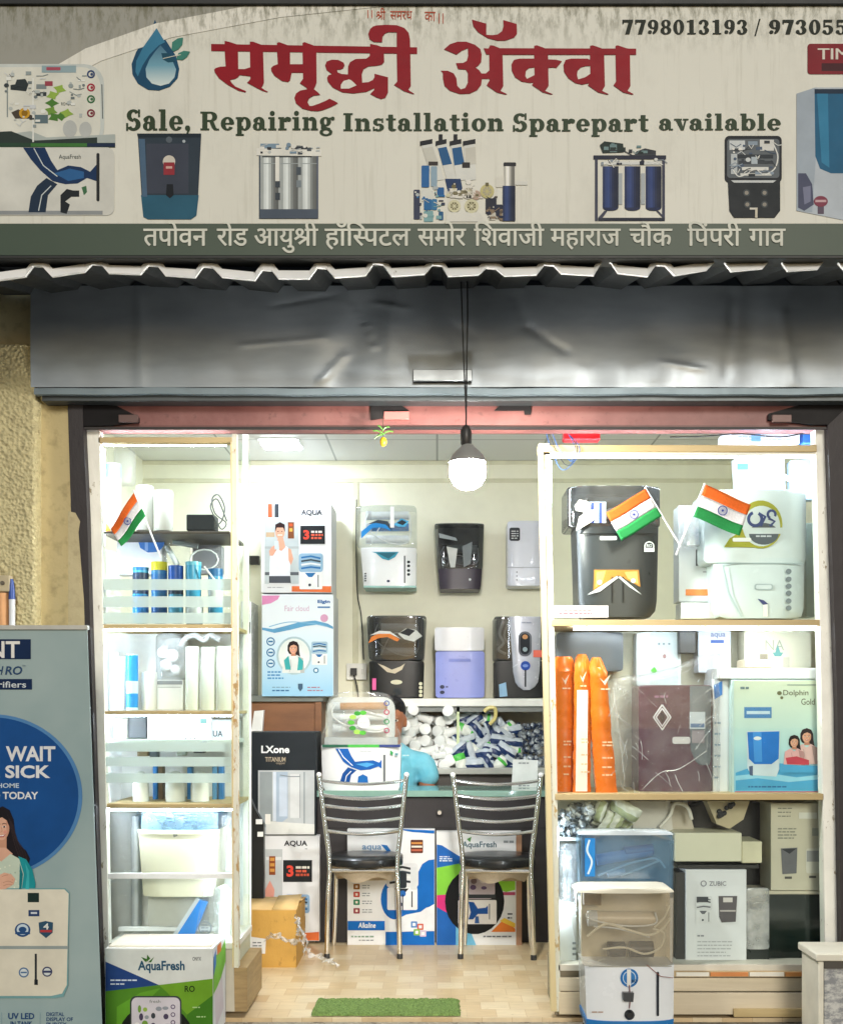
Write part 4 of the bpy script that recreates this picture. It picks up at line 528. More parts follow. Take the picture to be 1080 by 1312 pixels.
def f(p):
    p.poly([(176, 171), (258, 171), (258, 176), (254, 255), (252, 276), (245, 281), (190, 281), (184, 278), (182, 255), (177, 176)], '#2f3b46', 3); p.poly([(181, 250), (255, 250), (252, 276), (245, 281), (190, 281), (184, 278)], '#2b5a70', 4); p.rect(188, 184, 242, 248, '#3d4350', 4); p.poly([(178, 178), (186, 178), (189, 252), (183, 252)], '#49627a', 5); p.poly([(176, 171), (258, 171), (257, 176), (177, 176)], '#1f2a33', 5)
    p.ell(217, 207, 8, 8, '#cfc9bd', 6); p.rect(210, 208, 224, 224, '#93333c', 7); p.rect(213, 213, 221, 216, '#cfa9a0', 8); p.poly([(214, 236), (222, 236), (223, 250), (218, 254), (213, 250)], '#191e24', 6); p.ell(236, 181, 2, 2, '#a9b3b8', 6); p.ell(217, 179, 4, 4, '#566069', 6)
pic(f)
def f(p):
    p.rect(332, 196, 408, 279, '#a9b0b0', 3)
    for x in (335, 360, 385): cyl(p, x, 200, x+22, 270, '#bcc3c2', 4); p.rect(x, 209, x+22, 210, '#9aa3a4', 5)
    clutter(p, 332, 184, 410, 198, 22, ('#4a5258', '#e0e0d8', '#7b93a6', '#2f3438', '#b9bfbf'))
    p.poly([(329, 190), (412, 192), (412, 200), (329, 199)], '#e0e0d8', 5); p.rect(334, 184, 358, 190, '#7b93a6', 6); p.rect(374, 188, 394, 191, '#3a3f44', 6); p.rect(334, 268, 408, 280, '#4d5866', 6); p.rect(353, 201, 358, 232, '#e6e6de', 6); p.rect(353, 232, 359, 240, '#3f4850', 7); p.rect(353, 247, 359, 256, '#3f4850', 7); p.rect(380, 214, 386, 224, '#4a545c', 7); p.rect(380, 231, 386, 240, '#7a858b', 7); p.rect(406, 200, 408, 272, '#566071', 6); p.rect(332, 198, 334, 280, '#4a545e', 6); p.rect(336, 200, 400, 201.5, '#2f3438', 6)
pic(f)
def f(p):
    for x0, x1, a, c in ((539, 553, -3, '#c9c9be'), (559, 571, -2, '#245a8a'), (577, 590, 1, '#245a8a'), (594, 608, 4, '#c6c5ba')):
        p.poly([(x0, 184), (x1, 181), (x1+10-a*2, 230), (x0+10-a*2, 232)], '#d4d6d0', 3); p.poly([(x0+2, 190), (x1+1, 188), (x1+6-a, 210), (x0+6-a, 212)], c, 4); p.poly([(x0-1, 181), (x1+1, 178), (x1+1, 184), (x0-1, 187)], '#23262b', 5)
    p.rect(562, 172, 567, 181, '#23262b', 5); p.rect(581, 172, 586, 181, '#23262b', 5); p.rect(549, 207, 561, 212, '#3a3534', 6); p.rect(592, 208, 602, 215, '#33302f', 6); p.poly([(570, 229), (590, 229), (593, 244), (574, 246)], '#223c63', 6)
    for x, y, w, h, c in ((540, 212, 10, 28, '#2c66a0'), (552, 213, 8, 26, '#8fa8b8'), (530, 243, 8, 38, '#3b4258'), (540, 242, 16, 16, '#d8dad2'), (543, 255, 10, 14, '#2b6ca2'), (553, 255, 7, 14, '#3a7aa8'), (560, 240, 9, 12, '#28619a'), (543, 270, 12, 14, '#7fa9ac'), (562, 271, 6, 11, '#2a5d88'), (635, 226, 16, 14, '#d9d8cd'), (646, 209, 14, 30, '#d0d0c8'), (645, 208, 16, 5, '#2b2c30'), (644, 238, 16, 45, '#25365c'), (650, 234, 6, 5, '#1c2230'), (660, 232, 16, 5, '#d9dad2'), (622, 254, 14, 20, '#2b2f3c'), (632, 262, 12, 18, '#242b3f'), (626, 272, 9, 10, '#c9c6ba'), (640, 268, 10, 15, '#8a7863')): p.poly(rrect(x, y, x+w, y+h, 1.5), c, 5)
    for x, y, r, c in ((582, 264, 8, '#d2cfae'), (604, 264, 9, '#d2cfae'), (624, 245, 9, '#c4bd86'), (600, 246, 9, '#dcdad0'), (580, 246, 8, '#d0cec6'), (610, 250, 6, '#b9a190')):
        p.ell(x, y, r, r, c, 6); p.ell(x, y, r*.62, r*.62, '#6d6748' if y > 255 else '#aaa592', 7)
        for k in range(4): p.line([(x-r*.8*math.cos(k*.785), y-r*.8*math.sin(k*.785)), (x+r*.8*math.cos(k*.785), y+r*.8*math.sin(k*.785))], 1, c, 8)
    p.poly([(572, 272), (614, 272), (622, 284), (572, 284)], '#d9d9d0', 6); clutter(p, 532, 240, 570, 282, 26, ('#d8dad2', '#2b6ca2', '#7fa9ac', '#3b4258', '#aeb6b6')); clutter(p, 572, 232, 626, 258, 24, ('#d2cfae', '#6d6748', '#dcdad0', '#8a8468', '#e0ded6', '#3a3a34')); clutter(p, 622, 250, 652, 282, 18, ('#c9c6ba', '#8a7863', '#242b3f', '#5a5048'))
    cyl(p, 644, 238, 660, 283, '#2a3c66', 12); cyl(p, 646, 213, 659, 238, '#cfcfc6', 12)
pic(f)
def f(p):
    for x in (762, 848): p.rect(x, 201, x+3.5, 283, '#3b3f52', 4)
    p.rect(760, 199, 853, 204, '#23283a', 5); p.rect(766, 279, 851, 283, '#1f2637', 5); p.poly([(766, 279), (774, 270), (778, 270), (771, 280)], '#3b3f52', 5); p.poly([(849, 279), (840, 270), (843, 270), (852, 279)], '#3b3f52', 5)
    for x in (772, 800, 827): cyl(p, x, 213, x+20, 266, '#2b3c69', 5); p.ell(x+10, 266, 10, 4, '#1e2a4c', 4)
    clutter(p, 768, 203, 848, 214, 18, ('#d5d8d4', '#23283a', '#8b949c', '#e4e4de')); clutter(p, 768, 183, 838, 199, 12, ('#20302c', '#6f8a8c', '#2c3138'))
    p.rect(773, 207, 845, 211, '#d5d8d4', 6); p.rect(792, 222, 797, 262, '#a8b0b4', 4); p.rect(821, 222, 826, 262, '#a8b0b4', 4); p.poly([(768, 186), (774, 181), (798, 184), (799, 195), (772, 196)], '#20302c', 6); p.rect(781, 185, 790, 195, '#6f8a8c', 7); p.poly([(815, 194), (826, 190), (840, 193), (840, 199), (812, 200)], '#2c3138', 6); p.line([(797, 192), (810, 199), (840, 198)], 1.2, '#3a4148', 7)
pic(f)
def f(p):
    p.poly(rrect(928, 174, 1001, 234, 6), '#1d2228', 3); p.poly(rrect(931, 178, 998, 228, 4), '#5f666b', 4); p.poly([(932, 230), (999, 230), (999, 270), (992, 279), (940, 279), (934, 270)], '#22282c', 5); p.poly([(936, 231), (994, 231), (990, 234), (940, 234)], '#c5cacb', 6)
    for x, y, w, h, c in ((934, 180, 20, 12, '#c9cfd0'), (958, 181, 12, 5, '#8b9aa8'), (973, 179, 18, 14, '#d4d5d0'), (936, 197, 8, 26, '#b9c0c2'), (944, 198, 46, 5, '#2f363c'), (946, 206, 44, 4, '#3b4248'), (962, 201, 8, 9, '#aab6bd'), (950, 214, 34, 4, '#dadcd6'), (948, 222, 40, 3, '#cdd0cb'), (968, 188, 8, 4, '#4a5a70')): p.rect(x, y, x+w, y+h, c, 6)
    clutter(p, 934, 180, 994, 226, 40, ('#c9cfd0', '#2f363c', '#8b9aa8', '#dadcd6', '#4a5a70', '#e0e0da', '#3b4248')); p.line([(990, 184), (996, 200), (992, 216), (980, 224)], 1.6, '#dfe1dc', 7, True); p.line([(938, 216), (946, 226), (960, 221)], 1.4, '#dfe1dc', 7, True)
    for x, y in ((956, 247), (979, 247), (957, 262), (979, 262)): p.ell(x, y, 4.5, 4.5, '#41484b', 6); p.ell(x, y, 2.6, 2.6, '#8f8a80', 7)
    p.rect(960, 266, 970, 268.5, '#d6d3c8', 7); p.rect(967, 267, 970, 279, '#cfc9b6', 7)
pic(f)
def f(p):
    p.poly([(1020, 120), (1044, 112), (1200, 112), (1200, 282), (1080, 282), (1020, 270)], '#b3bcc4', 3); p.poly([(1020, 120), (1044, 112), (1048, 150), (1040, 272), (1020, 270)], '#9fabb6', 4); p.poly([(1043, 118), (1200, 114), (1200, 222), (1064, 222), (1050, 216), (1044, 200)], '#1d5d80', 5); p.poly([(1046, 120), (1060, 119), (1062, 215), (1052, 208)], '#2f7ba0', 6); p.rect(1043, 114, 1200, 120, '#182c40', 6)
    p.poly([(1022, 222), (1032, 222), (1040, 236), (1042, 262), (1030, 270), (1022, 266)], '#4a4f66', 6); p.poly([(1028, 240), (1038, 238), (1038, 258), (1030, 262)], '#767a92', 7); p.ell(1051, 258, 9, 7, '#7d3a4c', 7); p.rect(1044, 256, 1058, 259, '#c0a0a4', 8); p.rect(1047, 264, 1055, 274, '#5b5060', 6)
pic(f)
pr = Print(YS); pr.poly(rrect(1034, 56, 1180, 95, 4), '#7d2029', 3); pr.text('TIM', 1047, 62, 1086, 76, '#d6d0c4', 5); pr.text('TIM', 1047.8, 62, 1086.8, 76, '#d6d0c4', 8); pr.rect(1052, 81, 1110, 91, '#421a20', 3); pr.build('red_tag', sg)
# ---------------------------------------------------------------- shop interior: lamps, back wall stock, counter, chairs
def tube_px(pts, Y, r, mat, mb=None, n=5, seg=7):
    mb = mb or MB(); return mb.tube(spline([P(x, y, (Y if len(q) == 0 else q[0])) for x, y, *q in pts], n), r, mat, seg)
# pendant bulb
yb = -.33; b0 = P(603, 600, yb)
pl = thing('pendant_bulb', 'glowing bulb hanging on a twisted black flex in front of the shutter housing', 'bulb', P(597, 545, yb))
mb = MB(); tube_px([(598, 340), (599, 400), (598, 460), (597, 548)], yb, .0028, BLACK, mb); tube_px([(590, 340), (592, 400), (594, 460), (597, 530), (597, 548)], yb+.004, .0025, BLACK, mb); mb.build('flex', pl)
mb = MB(); mb.lathe(P(597, 572, yb), [(.014, 0), (.02, .01), (.02, .055), (.012, .07), (.006, .075)], C('#3c3a38', .4), 16); mb.build('bulb_holder', pl)
mb = MB(); mb.lathe(P(599, 593, yb), [(.066, 0), (.064, .010), (.055, .026), (.04, .042), (.026, .054), (.018, .064)], C('#9a9a96', .4), 24); mb.build('heat_sink', pl)
mb = MB(); mb.lathe(P(599, 632, yb), [(.004, .012), (.026, .016), (.048, .03), (.062, .055), (.065, .078), (.060, .105), (.056, .1185)], BULB, 28); mb.build('glowing_globe', pl)
lc = MB(); c0 = P(491, 566, -.10); lc.ball(c0, (.013, .013, .018), C('#e0b01c', .4), 12, 8); lch = thing('lemon_charm', 'yellow lemon with green chillies hung on a thread under the maroon beam', 'charm', c0)
lc.build('lemon', lch); mb = MB()
for a, b in (((491, 556), (478, 552)), ((491, 556), (504, 553)), ((491, 553), (484, 545)), ((491, 551), (499, 547)), ((491, 557), (480, 562))): tube_px([a, ((a[0]+b[0])/2, (a[1]+b[1])/2-2), b], -.10, .003, C('#4f7d33', .4), mb)
mb.build('chillies', lch); mb = MB(); tube_px([(490, 536), (491, 550), (491, 562)], -.10, .0012, C('#2b3320', .6), mb); mb.build('thread', lch)
cl = thing('ceiling_light', 'bright rounded rectangular panel light set in the shop ceiling', 'ceiling light', P(360, 568, 1.9)); 
k = 2.656-1.2; dC = k*F/(903-568); yC = dC-D0; xC = (360-VX)*dC/F; mb = MB()
mb.box((xC-.10, yC-.11, 2.645), (xC+.10, yC+.11, 2.6555), PANEL); mb.build('diffuser', cl, bev=.004); mb = MB(); mb.box((xC-.112, yC-.122, 2.65), (xC+.112, yC+.122, 2.6558), WHITE); mb.build('frame', cl)
# brown cupboard, back shelf
YB = 2.02
cb = thing('wall_cupboard', 'brown laminate cupboard unit under the two stacked cartons at the back wall', 'cupboard', (P(360, 0, YB).x, YB, 0))
mb = MB(); mb.pbox(283, 899, 411, 1180, YB+.02, 2.32, BROWN); mb.build('body', cb); MB().pbox(280, 891, 414, 899, YB-.01, 2.322, C('#6f7470', .4)).build('top_board', cb, bev=.002); MB().pbox(404, 899, 412, 1180, YB-.002, YB+.019, BROWN).build('side_edge', cb)
MB().pbox(283, 1000, 403, 1004, YB+.012, YB+.0195, C('#4a2e1c', .5)).build('door_gap', cb)
bs = thing('display_shelf', 'long white shelf board carrying purifiers along the back wall', 'shelf', (P(590, 0, YB).x, YB, 1.1))
MB().pbox(440, 895, 735, 905, YB, 2.32, C('#e2e3de', .35)).build('board', bs, bev=.002)
MB().pbox(440, 905.5, 735, 912, YB+.02, 2.31, C('#7d807e', .5)).build('painted_under_shadow', bs); MB().pbox(585, 905.5, 588.5, 1010, YB+.02, YB+.04, C('#c5d2a8', .4)).build('upright', bs)  # grey strip stands in for the shade below the white board; then the upright
ls = thing('stock_shelf', 'low grey shelf holding heaps of fittings behind the counter', 'shelf', (P(590, 0, YB).x, 1.9, 0))
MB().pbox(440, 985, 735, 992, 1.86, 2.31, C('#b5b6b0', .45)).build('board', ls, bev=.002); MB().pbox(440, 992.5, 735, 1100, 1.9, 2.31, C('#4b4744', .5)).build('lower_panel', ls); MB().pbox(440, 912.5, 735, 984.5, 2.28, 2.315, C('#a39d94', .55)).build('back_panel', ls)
so = thing('wall_socket', 'white switch socket with a black plug on the back wall', 'socket', P(457, 860, 2.31)); MB().pbox(444, 850, 470, 871, 2.30, 2.329, C('#e9e9e2', .35)).build('face_plate', so, bev=.003); MB().pbox(463, 857, 466, 864, 2.294, 2.2998, C('#cfcfc8', .35)).build('switch', so)
mb = MB(); mb.pbox(449, 856, 457, 865, 2.27, 2.2995, BLACK); tube_px([(453, 864), (456, 873), (459, 890), (458, 905)], 2.28, .004, BLACK, mb); mb.build('plug', so)
mb = MB(); tube_px([(457, 640), (456.5, 700), (458, 760), (463, 790), (466, 845)], 2.31, .0035, BLACK, mb); tag(mb.build('wall_cable'), 'thin black cable running down the back wall to the white socket', 'cable')
mb = MB(); mb.pbox(311, 712, 332, 723, 2.29, 2.3285, C('#23221f', .4)); tag(mb.build('wall_bracket', bev=.002), 'small black bracket on the back wall beside the upper carton', 'bracket')
def carton(name, label, x0, y0, x1, y1, Y, d, base, pf, cat='box', group=None, bev=.0025, extra=None):
    a, b = P(x0, y1, Y), P(x1, y1, Y); t = thing(name, label, cat, ((a.x+b.x)/2, Y+d/2, a.z), group)
    cb_ = MB().pbox(x0, y0, x1, y1, Y, Y+d, C(base, .45, var=.04)).build('carton', t, bev=bev)
    if pf: p = Print(Y); pf(p); p.build('printed_face', cb_)
    return t
def lady(p, cx, cy, s, top, l=5, hair='#2a2022'):             # printed picture of a woman, head to waist; s = head height in pixels
    q = lambda *a: [(cx+x*s, cy+y*s) for x, y in a]
    p.poly(q((-.6, .2), (-.58, -.3), (-.4, -.66), (0, -.8), (.4, -.66), (.58, -.3), (.62, .3), (.72, .9), (.68, 1.25), (.4, 1.2), (.25, .6), (-.3, .6), (-.45, .5)), hair, l); p.line(q((.46, -.2), (.52, .4), (.62, 1.1)), .05*s, '#4a3a3a', l+1)
    p.poly(q((-.18, .2), (.18, .2), (.27, .76), (-.25, .76)), '#b98068', l+1); p.poly(q((-1.0, 1.0), (-.35, .64), (-.1, .95), (.1, .95), (.35, .64), (1.0, 1.0), (1.15, 2.5), (-1.15, 2.5)), top, l+2); p.poly(q((.45, .8), (1.0, 1.0), (1.15, 2.5), (.75, 2.5)), shade(top, .82), l+3); p.line(q((-.3, 1.1), (-.2, 1.7), (-.4, 2.4)), .06*s, shade(top, .85), l+3)
    p.ell(cx, cy, .40*s, .53*s, '#d9a488', l+3); p.poly(q((.2, -.35), (.4, 0), (.3, .35), (.12, .5), (.24, .1)), '#c58e74', l+4); p.poly(q((-.42, -.05), (-.38, -.42), (-.1, -.6), (.2, -.58), (.42, -.2), (.3, -.3), (.05, -.4), (-.25, -.3)), hair, l+5)
    for e in (-.16, .17): p.ell(cx+e*s, cy-.02*s, .075*s, .04*s, '#efe6e0', l+5); p.ell(cx+e*s, cy-.02*s, .04*s, .04*s, '#2a2022', l+6); p.line(q((e-.09, -.1), (e, -.14), (e+.09, -.1)), .03*s, hair, l+6)
    p.poly(q((-.15, .25), (0, .27), (.15, .24), (.08, .35), (-.07, .35)), '#a8434a', l+5); p.poly(q((-.11, .265), (0, .285), (.11, .26), (.04, .31), (-.04, .31)), '#f2ece6', l+6); p.line(q((0, .02), (.05, .13), (-.03, .15)), .03*s, '#b07a62', l+5); p.ell(cx-.2*s, cy+.14*s, .09*s, .06*s, '#dd9a88', l+4)
def mini(p, x0, y0, x1, y1, top='#9fb6c4', body='#e3e6e6', acc='#2f6ea8', l=4):   # printed picture of a purifier
    h = y1-y0; p.poly(rrect(x0, y0, x1, y0+.52*h, .12*(x1-x0)), top, l); p.poly(rrect(x0+.02*h, y0+.52*h, x1-.02*h, y1, .05*(x1-x0)), body, l)
    w = x1-x0
    for k in range(4): p.line([(x0+.1*w, y0+(.12+.1*k)*h), (x0+.5*w, y0+(.08+.1*k)*h), (x0+.9*w, y0+(.14+.09*k)*h)], .05*h, (acc, '#3b464e', '#d9dee0', acc)[k], l+1)
    p.line([(x0+.8*w, y0+.6*h), (x0+.8*w, y1-.06*h)], .04*w, '#3b4046', l+1); p.ell(x0+.45*w, y1-.12*h, .06*w, .06*w, '#39424c', l+1); p.poly([(x0+.25*w, y0+.54*h), (x0+.7*w, y0+.54*h), (x0+.55*w, y0+.66*h), (x0+.4*w, y0+.66*h)], acc, l+2)
def three(p, x0, y0, x1, y1):
    p.rect(x0, y0, x1, y1, '#25282b', 3); w = x1-x0; h = y1-y0; p.text('3', x0+.12*w, y0+.24*h, x0+.36*w, y0+.76*h, '#d6483a', 5, .04)
    for k, c in ((.28, '#d9d5cf'), (.45, '#cf5a44'), (.62, '#cf5a44')): p.lines(x0+.44*w, y0+k*h, x0+.92*w, 1, 1, .11*h, c, 5, .15)
def f(p):
    p.rect(343.5, 645.5, 349, 664, '#d75a3a', 2); p.rect(352, 645.5, 357.5, 664, '#3b4046', 2); p.text('AQUA', 386, 653, 413, 661, '#33373d', 4, .03); p.lines(400, 663, 413, 1, 1, 1.2, '#8a8f95')
    p.rect(339.5, 663, 383, 748, '#b9c3c6', 2); p.rect(339.5, 663, 383, 668, '#cfd6d8', 3); p.rect(339.5, 700, 383, 703, '#a8b0b2', 3); p.rect(341, 682, 352, 688, '#b9a184', 3); p.rect(339.5, 733, 383, 737, '#5a6066', 3); p.rect(369, 669, 377, 690, '#7a4a30', 3); p.rect(371, 677, 375, 681, '#d2a24a', 4); p.rect(371, 671, 375, 674, '#c5502f', 4)
    p.poly([(345, 748), (346, 712), (350, 703), (356, 700), (368, 700), (372, 705), (372, 748)], '#dfe3ea', 4); p.poly([(345, 738), (372, 738), (373, 747), (345, 747)], '#4b4f57', 5); p.ell(359, 682, 6, 8.5, '#d9a38a', 5); p.poly([(352.5, 682), (353, 672), (359, 669), (365, 672), (365.5, 682), (363, 676), (355, 676)], '#332425', 6); p.poly([(356, 689), (363, 689), (366, 701), (361, 706), (355, 703)], '#d9a38a', 5)
    p.poly([(345, 706), (348, 701), (353, 698), (356, 702), (350, 712), (346, 712)], '#d9a38a', 6); p.poly([(369, 702), (373, 704), (376, 716), (373, 724), (370, 718)], '#d9a38a', 6); p.poly([(352, 693), (357, 693), (358, 704), (352, 704)], '#c9d6de', 7); p.line([(356, 685.5), (362, 685.5)], 1, '#f0e6e2', 7)
    for e in (356.5, 361.5): p.ell(e, 681, .9, .6, '#2a2022', 7)
    three(p, 385, 673.5, 416.5, 697); p.poly([(374, 751), (424.5, 751), (424.5, 759), (374, 758)], '#d9703f', 2); mini(p, 383, 709, 414, 755, '#8fb0c8'); p.lines(343, 752, 370, 1, 1, 1.2, '#a8adb2'); 
carton('purifier_carton', 'white carton with a woman in a white vest, upper of two on the cupboard', 334.5, 645, 425, 759.5, 1.985, .30, '#e2e5e9', f)
def f(p):
    t = NT('pale_blue_gradient_print'); t.set(Roughness=.45); sp = t.n('SeparateXYZ'); t.l(t.co(), sp.inputs[0]); mr = t.n('MapRange'); mr.inputs[1].default_value = 0; mr.inputs[2].default_value = .5; t.l(sp.outputs[2], mr.inputs[0]); t.l(t.ramp(mr.outputs[0], (.05, rgb('#8fc0de')), (.5, rgb('#c3dcea')), (.85, rgb('#dfe8ee'))), t.b.inputs['Base Color'])
    p.rect(336, 762, 427, 892, '', 1, t.m); p.poly([(336, 763), (359, 763), (356, 768), (347, 773), (336, 775)], '#dc8fbb', 3); p.text('Elgin', 407, 768.5, 423, 774, '#2f5f9a', 4, .04); p.rect(407, 777, 423, 779, '#4b79ad', 4); p.text('Fair cloud', 365, 776, 396, 783, '#c7a6bf', 4); p.ell(415.5, 792, 5, 5, '#cf9dbb', 3)
    p.poly([(336, 804), (350, 806), (366, 802), (384, 797), (404, 795), (420, 799), (427, 803), (427, 806), (410, 800), (392, 802), (372, 807), (352, 811), (336, 807)], '#5f9cc4', 4); p.line([(345, 803), (370, 797), (400, 799), (420, 803)], 1.2, '#7fb2d2', 5, True)
    p.ell(377, 840, 22.5, 24.5, '#a9c2cb', 3); p.ell(377, 840, 20, 22, '#dfe6e4', 4); lady(p, 376, 831, 12.5, '#d6dcdb', 5); p.poly([(364, 846), (370, 840), (373, 858), (366, 858)], '#3fa3a6', 10); p.poly([(383, 841), (389, 847), (388, 858), (381, 859)], '#3fa3a6', 10)
    for y in (822, 836, 850): p.ell(347, y, 5.5, 5.5, '#3a6f9e', 4); p.ell(347, y, 4, 4, '#c6dbe6', 5); p.rect(344, y-1, 350, y+1, '#3a6f9e', 6)
    for y in (860, 864, 868): p.lines(343, y, 366, 1, 1, 2, '#4b86ba', 4, .3)
    mini(p, 399, 822, 420, 852, '#9fbccd'); p.ell(405, 859, 3.5, 3.5, '#44769e', 4); p.ell(405, 859, 2, 2, '#d4e4ec', 5); p.lines(349, 880, 375, 1, 1, 1.2, '#7793a8'); p.lines(349, 884, 375, 1, 1, 1.6, '#2f6196'); p.poly([(382, 876), (388, 876), (388, 882), (385, 886), (382, 882)], '#3f5a72', 4); p.lines(394, 880, 416, 2, 4, 1.4, '#a66f80')
carton('purifier_carton', 'pale blue carton with a woman in a round frame, lower of two on the cupboard', 335.5, 761.5, 427.5, 892, 1.985, .30, '#dfe6ea', f)
# purifiers on the back wall
def cover_inside(t, x0, y0, x1, y1, Y, n=3, cols=('#dfe3e4', '#2f6ea8', '#dfe3e4'), pale=True):
    h = (y1-y0)/n; k = (Y+D0)/F
    for i in range(n):
        mb = MB(); cy = y0+h*(i+.5); r = h*.34*k; a = P(x0, cy, Y); b = P(x1, cy-random.uniform(-1, 1), Y); mb.tube([a, a.lerp(b, .15), a.lerp(b, .85), b], r, C(cols[i % len(cols)], .3), 12); mb.tube([a-Vector((.004, 0, 0)), a.lerp(b, .12)], r*1.12, C('#c9cdd0' if pale else '#22262a', .35), 12); mb.build('filter_cartridge', t)
    mb = MB(); tube_px([(x0+2, y0+4, Y-.03), (x0-1, (y0+y1)/2, Y-.035), ((x0+x1)/2, y1-4, Y-.04), (x1, y1-6, Y-.03), (x1+1, y0+6, Y-.03)], Y, .0035, C('#e6e8e6' if pale else '#b9bec0', .3), mb); tube_px([(x0+6, y1-3, Y-.03), ((x0+x1)/2-4, y0+h, Y-.045), (x1-6, y0+h*1.4, Y-.03)], Y, .003, C('#dfe3e4', .3), mb); mb.build('water_tube', t)
def purifier(label, cover, body, Y, d, cmat, bmat, group=None, inside=None, bulge=.02):
    """cover / body: rows for the loft"""
    xs = [r[1] for r in body]+[r[2] for r in body]; y1 = max(r[0] for r in body+(cover or []))
    t = thing('water_purifier', label, 'water purifier', ((P(min(xs), y1, Y).x+P(max(xs), y1, Y).x)/2, Y+d/2, P(0, y1, Y).z), group)
    if body: MB().loft(body, Y, d, bmat, bulge).build('tank_body', t)
    if cover: co_ = MB().loft(cover, Y, d, cmat, bulge, back=False).build('clear_cover', t)
    if inside: inside(co_)
    return t
BODYW = C('#dfe3e6', .25, coat=.4, var=.03); BODYB = C('#0c0e10', .4, var=.05); BODYL = C('#8d96d6', .3, coat=.3, var=.03)
YW = 2.10
t = purifier('white purifier with a blue swirl behind its clear cover, upper left on the back wall', rrows(457, 648, 533.5, 701, 5), rrows(462, 702, 533.5, 751, 2, xb0=466, xb1=533), YW, .2, CLEAR, BODYW, inside=lambda t: cover_inside(t, 470, 653, 524, 699, YW+.06))
p = Print(YW-.0205); p.poly([(463, 690), (463, 681), (474, 672), (486, 668), (496, 671), (501, 680), (490, 676), (478, 676)], '#2a7fc0', 2); p.poly([(470, 672), (484, 666), (497, 668), (503, 681), (494, 672), (482, 670)], '#39434b', 3); p.poly([(505, 672), (514, 664), (524, 668), (519, 675), (510, 675)], '#4fa3cf', 2); p.poly([(508, 670), (515, 666), (521, 669), (516, 673)], '#2b343b', 3); p.rect(500, 649, 505, 676, '#eef0f0', 4); p.poly([(476, 707), (511, 707), (506, 714), (498, 718), (490, 716), (482, 709)], '#3c8fa6', 3); p.poly([(482, 708), (508, 708), (498, 716)], '#2a5f70', 4); p.rect(517.5, 712, 519.3, 747, '#4b5157', 3)
for y in (720, 725, 731, 736): p.ell(523.5, y, 2, 1.8, '#30353b', 3)
p.ell(497.5, 744.5, 2, 1.6, '#2a3550', 3); p.lines(467, 734, 469.5, 4, 3, 2, '#4b5157', 3, 0); p.build('printed_face', t); MB().pbox(466, 750.5, 533, 753, YW-.018, YW+.19, C('#8fb9b5', .4)).build('base_edge', t)
t = purifier('dark smoked purifier tapering to a plum tank, upper middle of the back wall', rrows(557, 671, 620, 729, 2, xb0=561, xb1=618), [(729, 561.5, 617.5), (750, 563, 616), (755, 564, 615)], YW, .2, SMOKE, C('#2a2230', .4), inside=lambda t: cover_inside(t, 567, 696, 611, 727, YW+.06, 2, ('#9aa3a6', '#8a9296'), False))
MB().prism(rrect(561, 671.5, 618, 729, 3), YW+.14, YW+.19, C('#4a5054', .4)).build('back_shell', t); p = Print(YW-.0205); p.poly([(562, 683), (584, 689), (586, 693), (563, 689)], '#8e969a', 2); p.poly([(572, 700), (586, 703), (583, 727), (577, 727)], '#b9bdbb', 2); p.poly([(592, 700), (605, 694), (603, 722), (594, 727)], '#6f767a', 2); p.ell(602, 742.5, 1.5, 1.5, '#c7ccd0', 3); p.build('printed_face', t)
t = purifier('slim plain white purifier with a black square mark, upper right on the back wall', None, rrows(650, 668, 697, 751, 3), YW+.05, .16, CLEAR, C('#cfd3e0', .3, coat=.3, var=.03)); p = Print(YW+.0295); p.poly(rrect(652.5, 676, 666, 693, 2.5), '#3b3f45', 2); p.lines(655, 680, 664, 4, 3, 1.2, '#c8ccd0', 4, 0); p.rect(650, 726.5, 697, 727.5, '#a9adb8', 2)
for y in (733, 738, 743): p.ell(662, y, 1, 1, '#7f8492', 3)
p.build('printed_face', t)
t = purifier('black purifier with an orange swirl on its smoked cover, standing on the long shelf', rrows(470, 789, 546.5, 846, 4, xb0=473, xb1=543), rrows(473, 847, 543, 894, 2, xb0=474, xb1=542), YB+.03, .22, SMOKE, BODYB, inside=lambda t: cover_inside(t, 482, 796, 534, 842, YB+.12, 3, ('#c9cdd0', '#7f878c', '#b9bec1'), False))
MB().prism(rrect(473, 791, 543, 846, 5), YB+.20, YB+.245, C('#565c60', .4)).build('back_shell', t); p = Print(YB+.0095); p.poly([(472, 824), (476, 816), (486, 811), (498, 811), (512, 819), (509, 822), (496, 816), (484, 818)], '#d07a3a', 2); p.poly([(474, 814), (486, 808), (500, 809), (514, 819), (500, 812), (486, 812)], '#cfd2d0', 3); p.poly([(510, 812), (520, 805), (533, 807), (541, 815), (530, 822), (518, 819)], '#b9bdb9', 2); p.poly([(512, 811), (522, 805), (532, 808), (524, 815)], '#1c2024', 3); p.poly([(484, 850), (492, 853), (502, 858), (513, 854), (519, 850), (515, 858), (506, 863), (496, 861)], '#c3b8a2', 3); p.ell(508, 874, 7.5, 3, '#c9c6ae', 3); p.ell(509, 886, 5.5, 5, '#2b3034', 3); p.rect(477, 869, 482, 884, '#d9609a', 3)
for y in (876, 881, 886, 891): p.ell(539, y, 2.4, 2.2, '#c9c8ae', 3)
p.build('printed_face', t)
t = purifier('lilac purifier with a pale grey lid standing on the long white shelf', None, rrows(558, 834, 620.5, 894, 4), YB+.03, .2, CLEAR, BODYL, bulge=.015); MB().loft(rrows(557, 804, 620, 834, 3), YB+.02, .21, C('#d3d3d8', .3, coat=.3, var=.03), .018).build('lid', t)
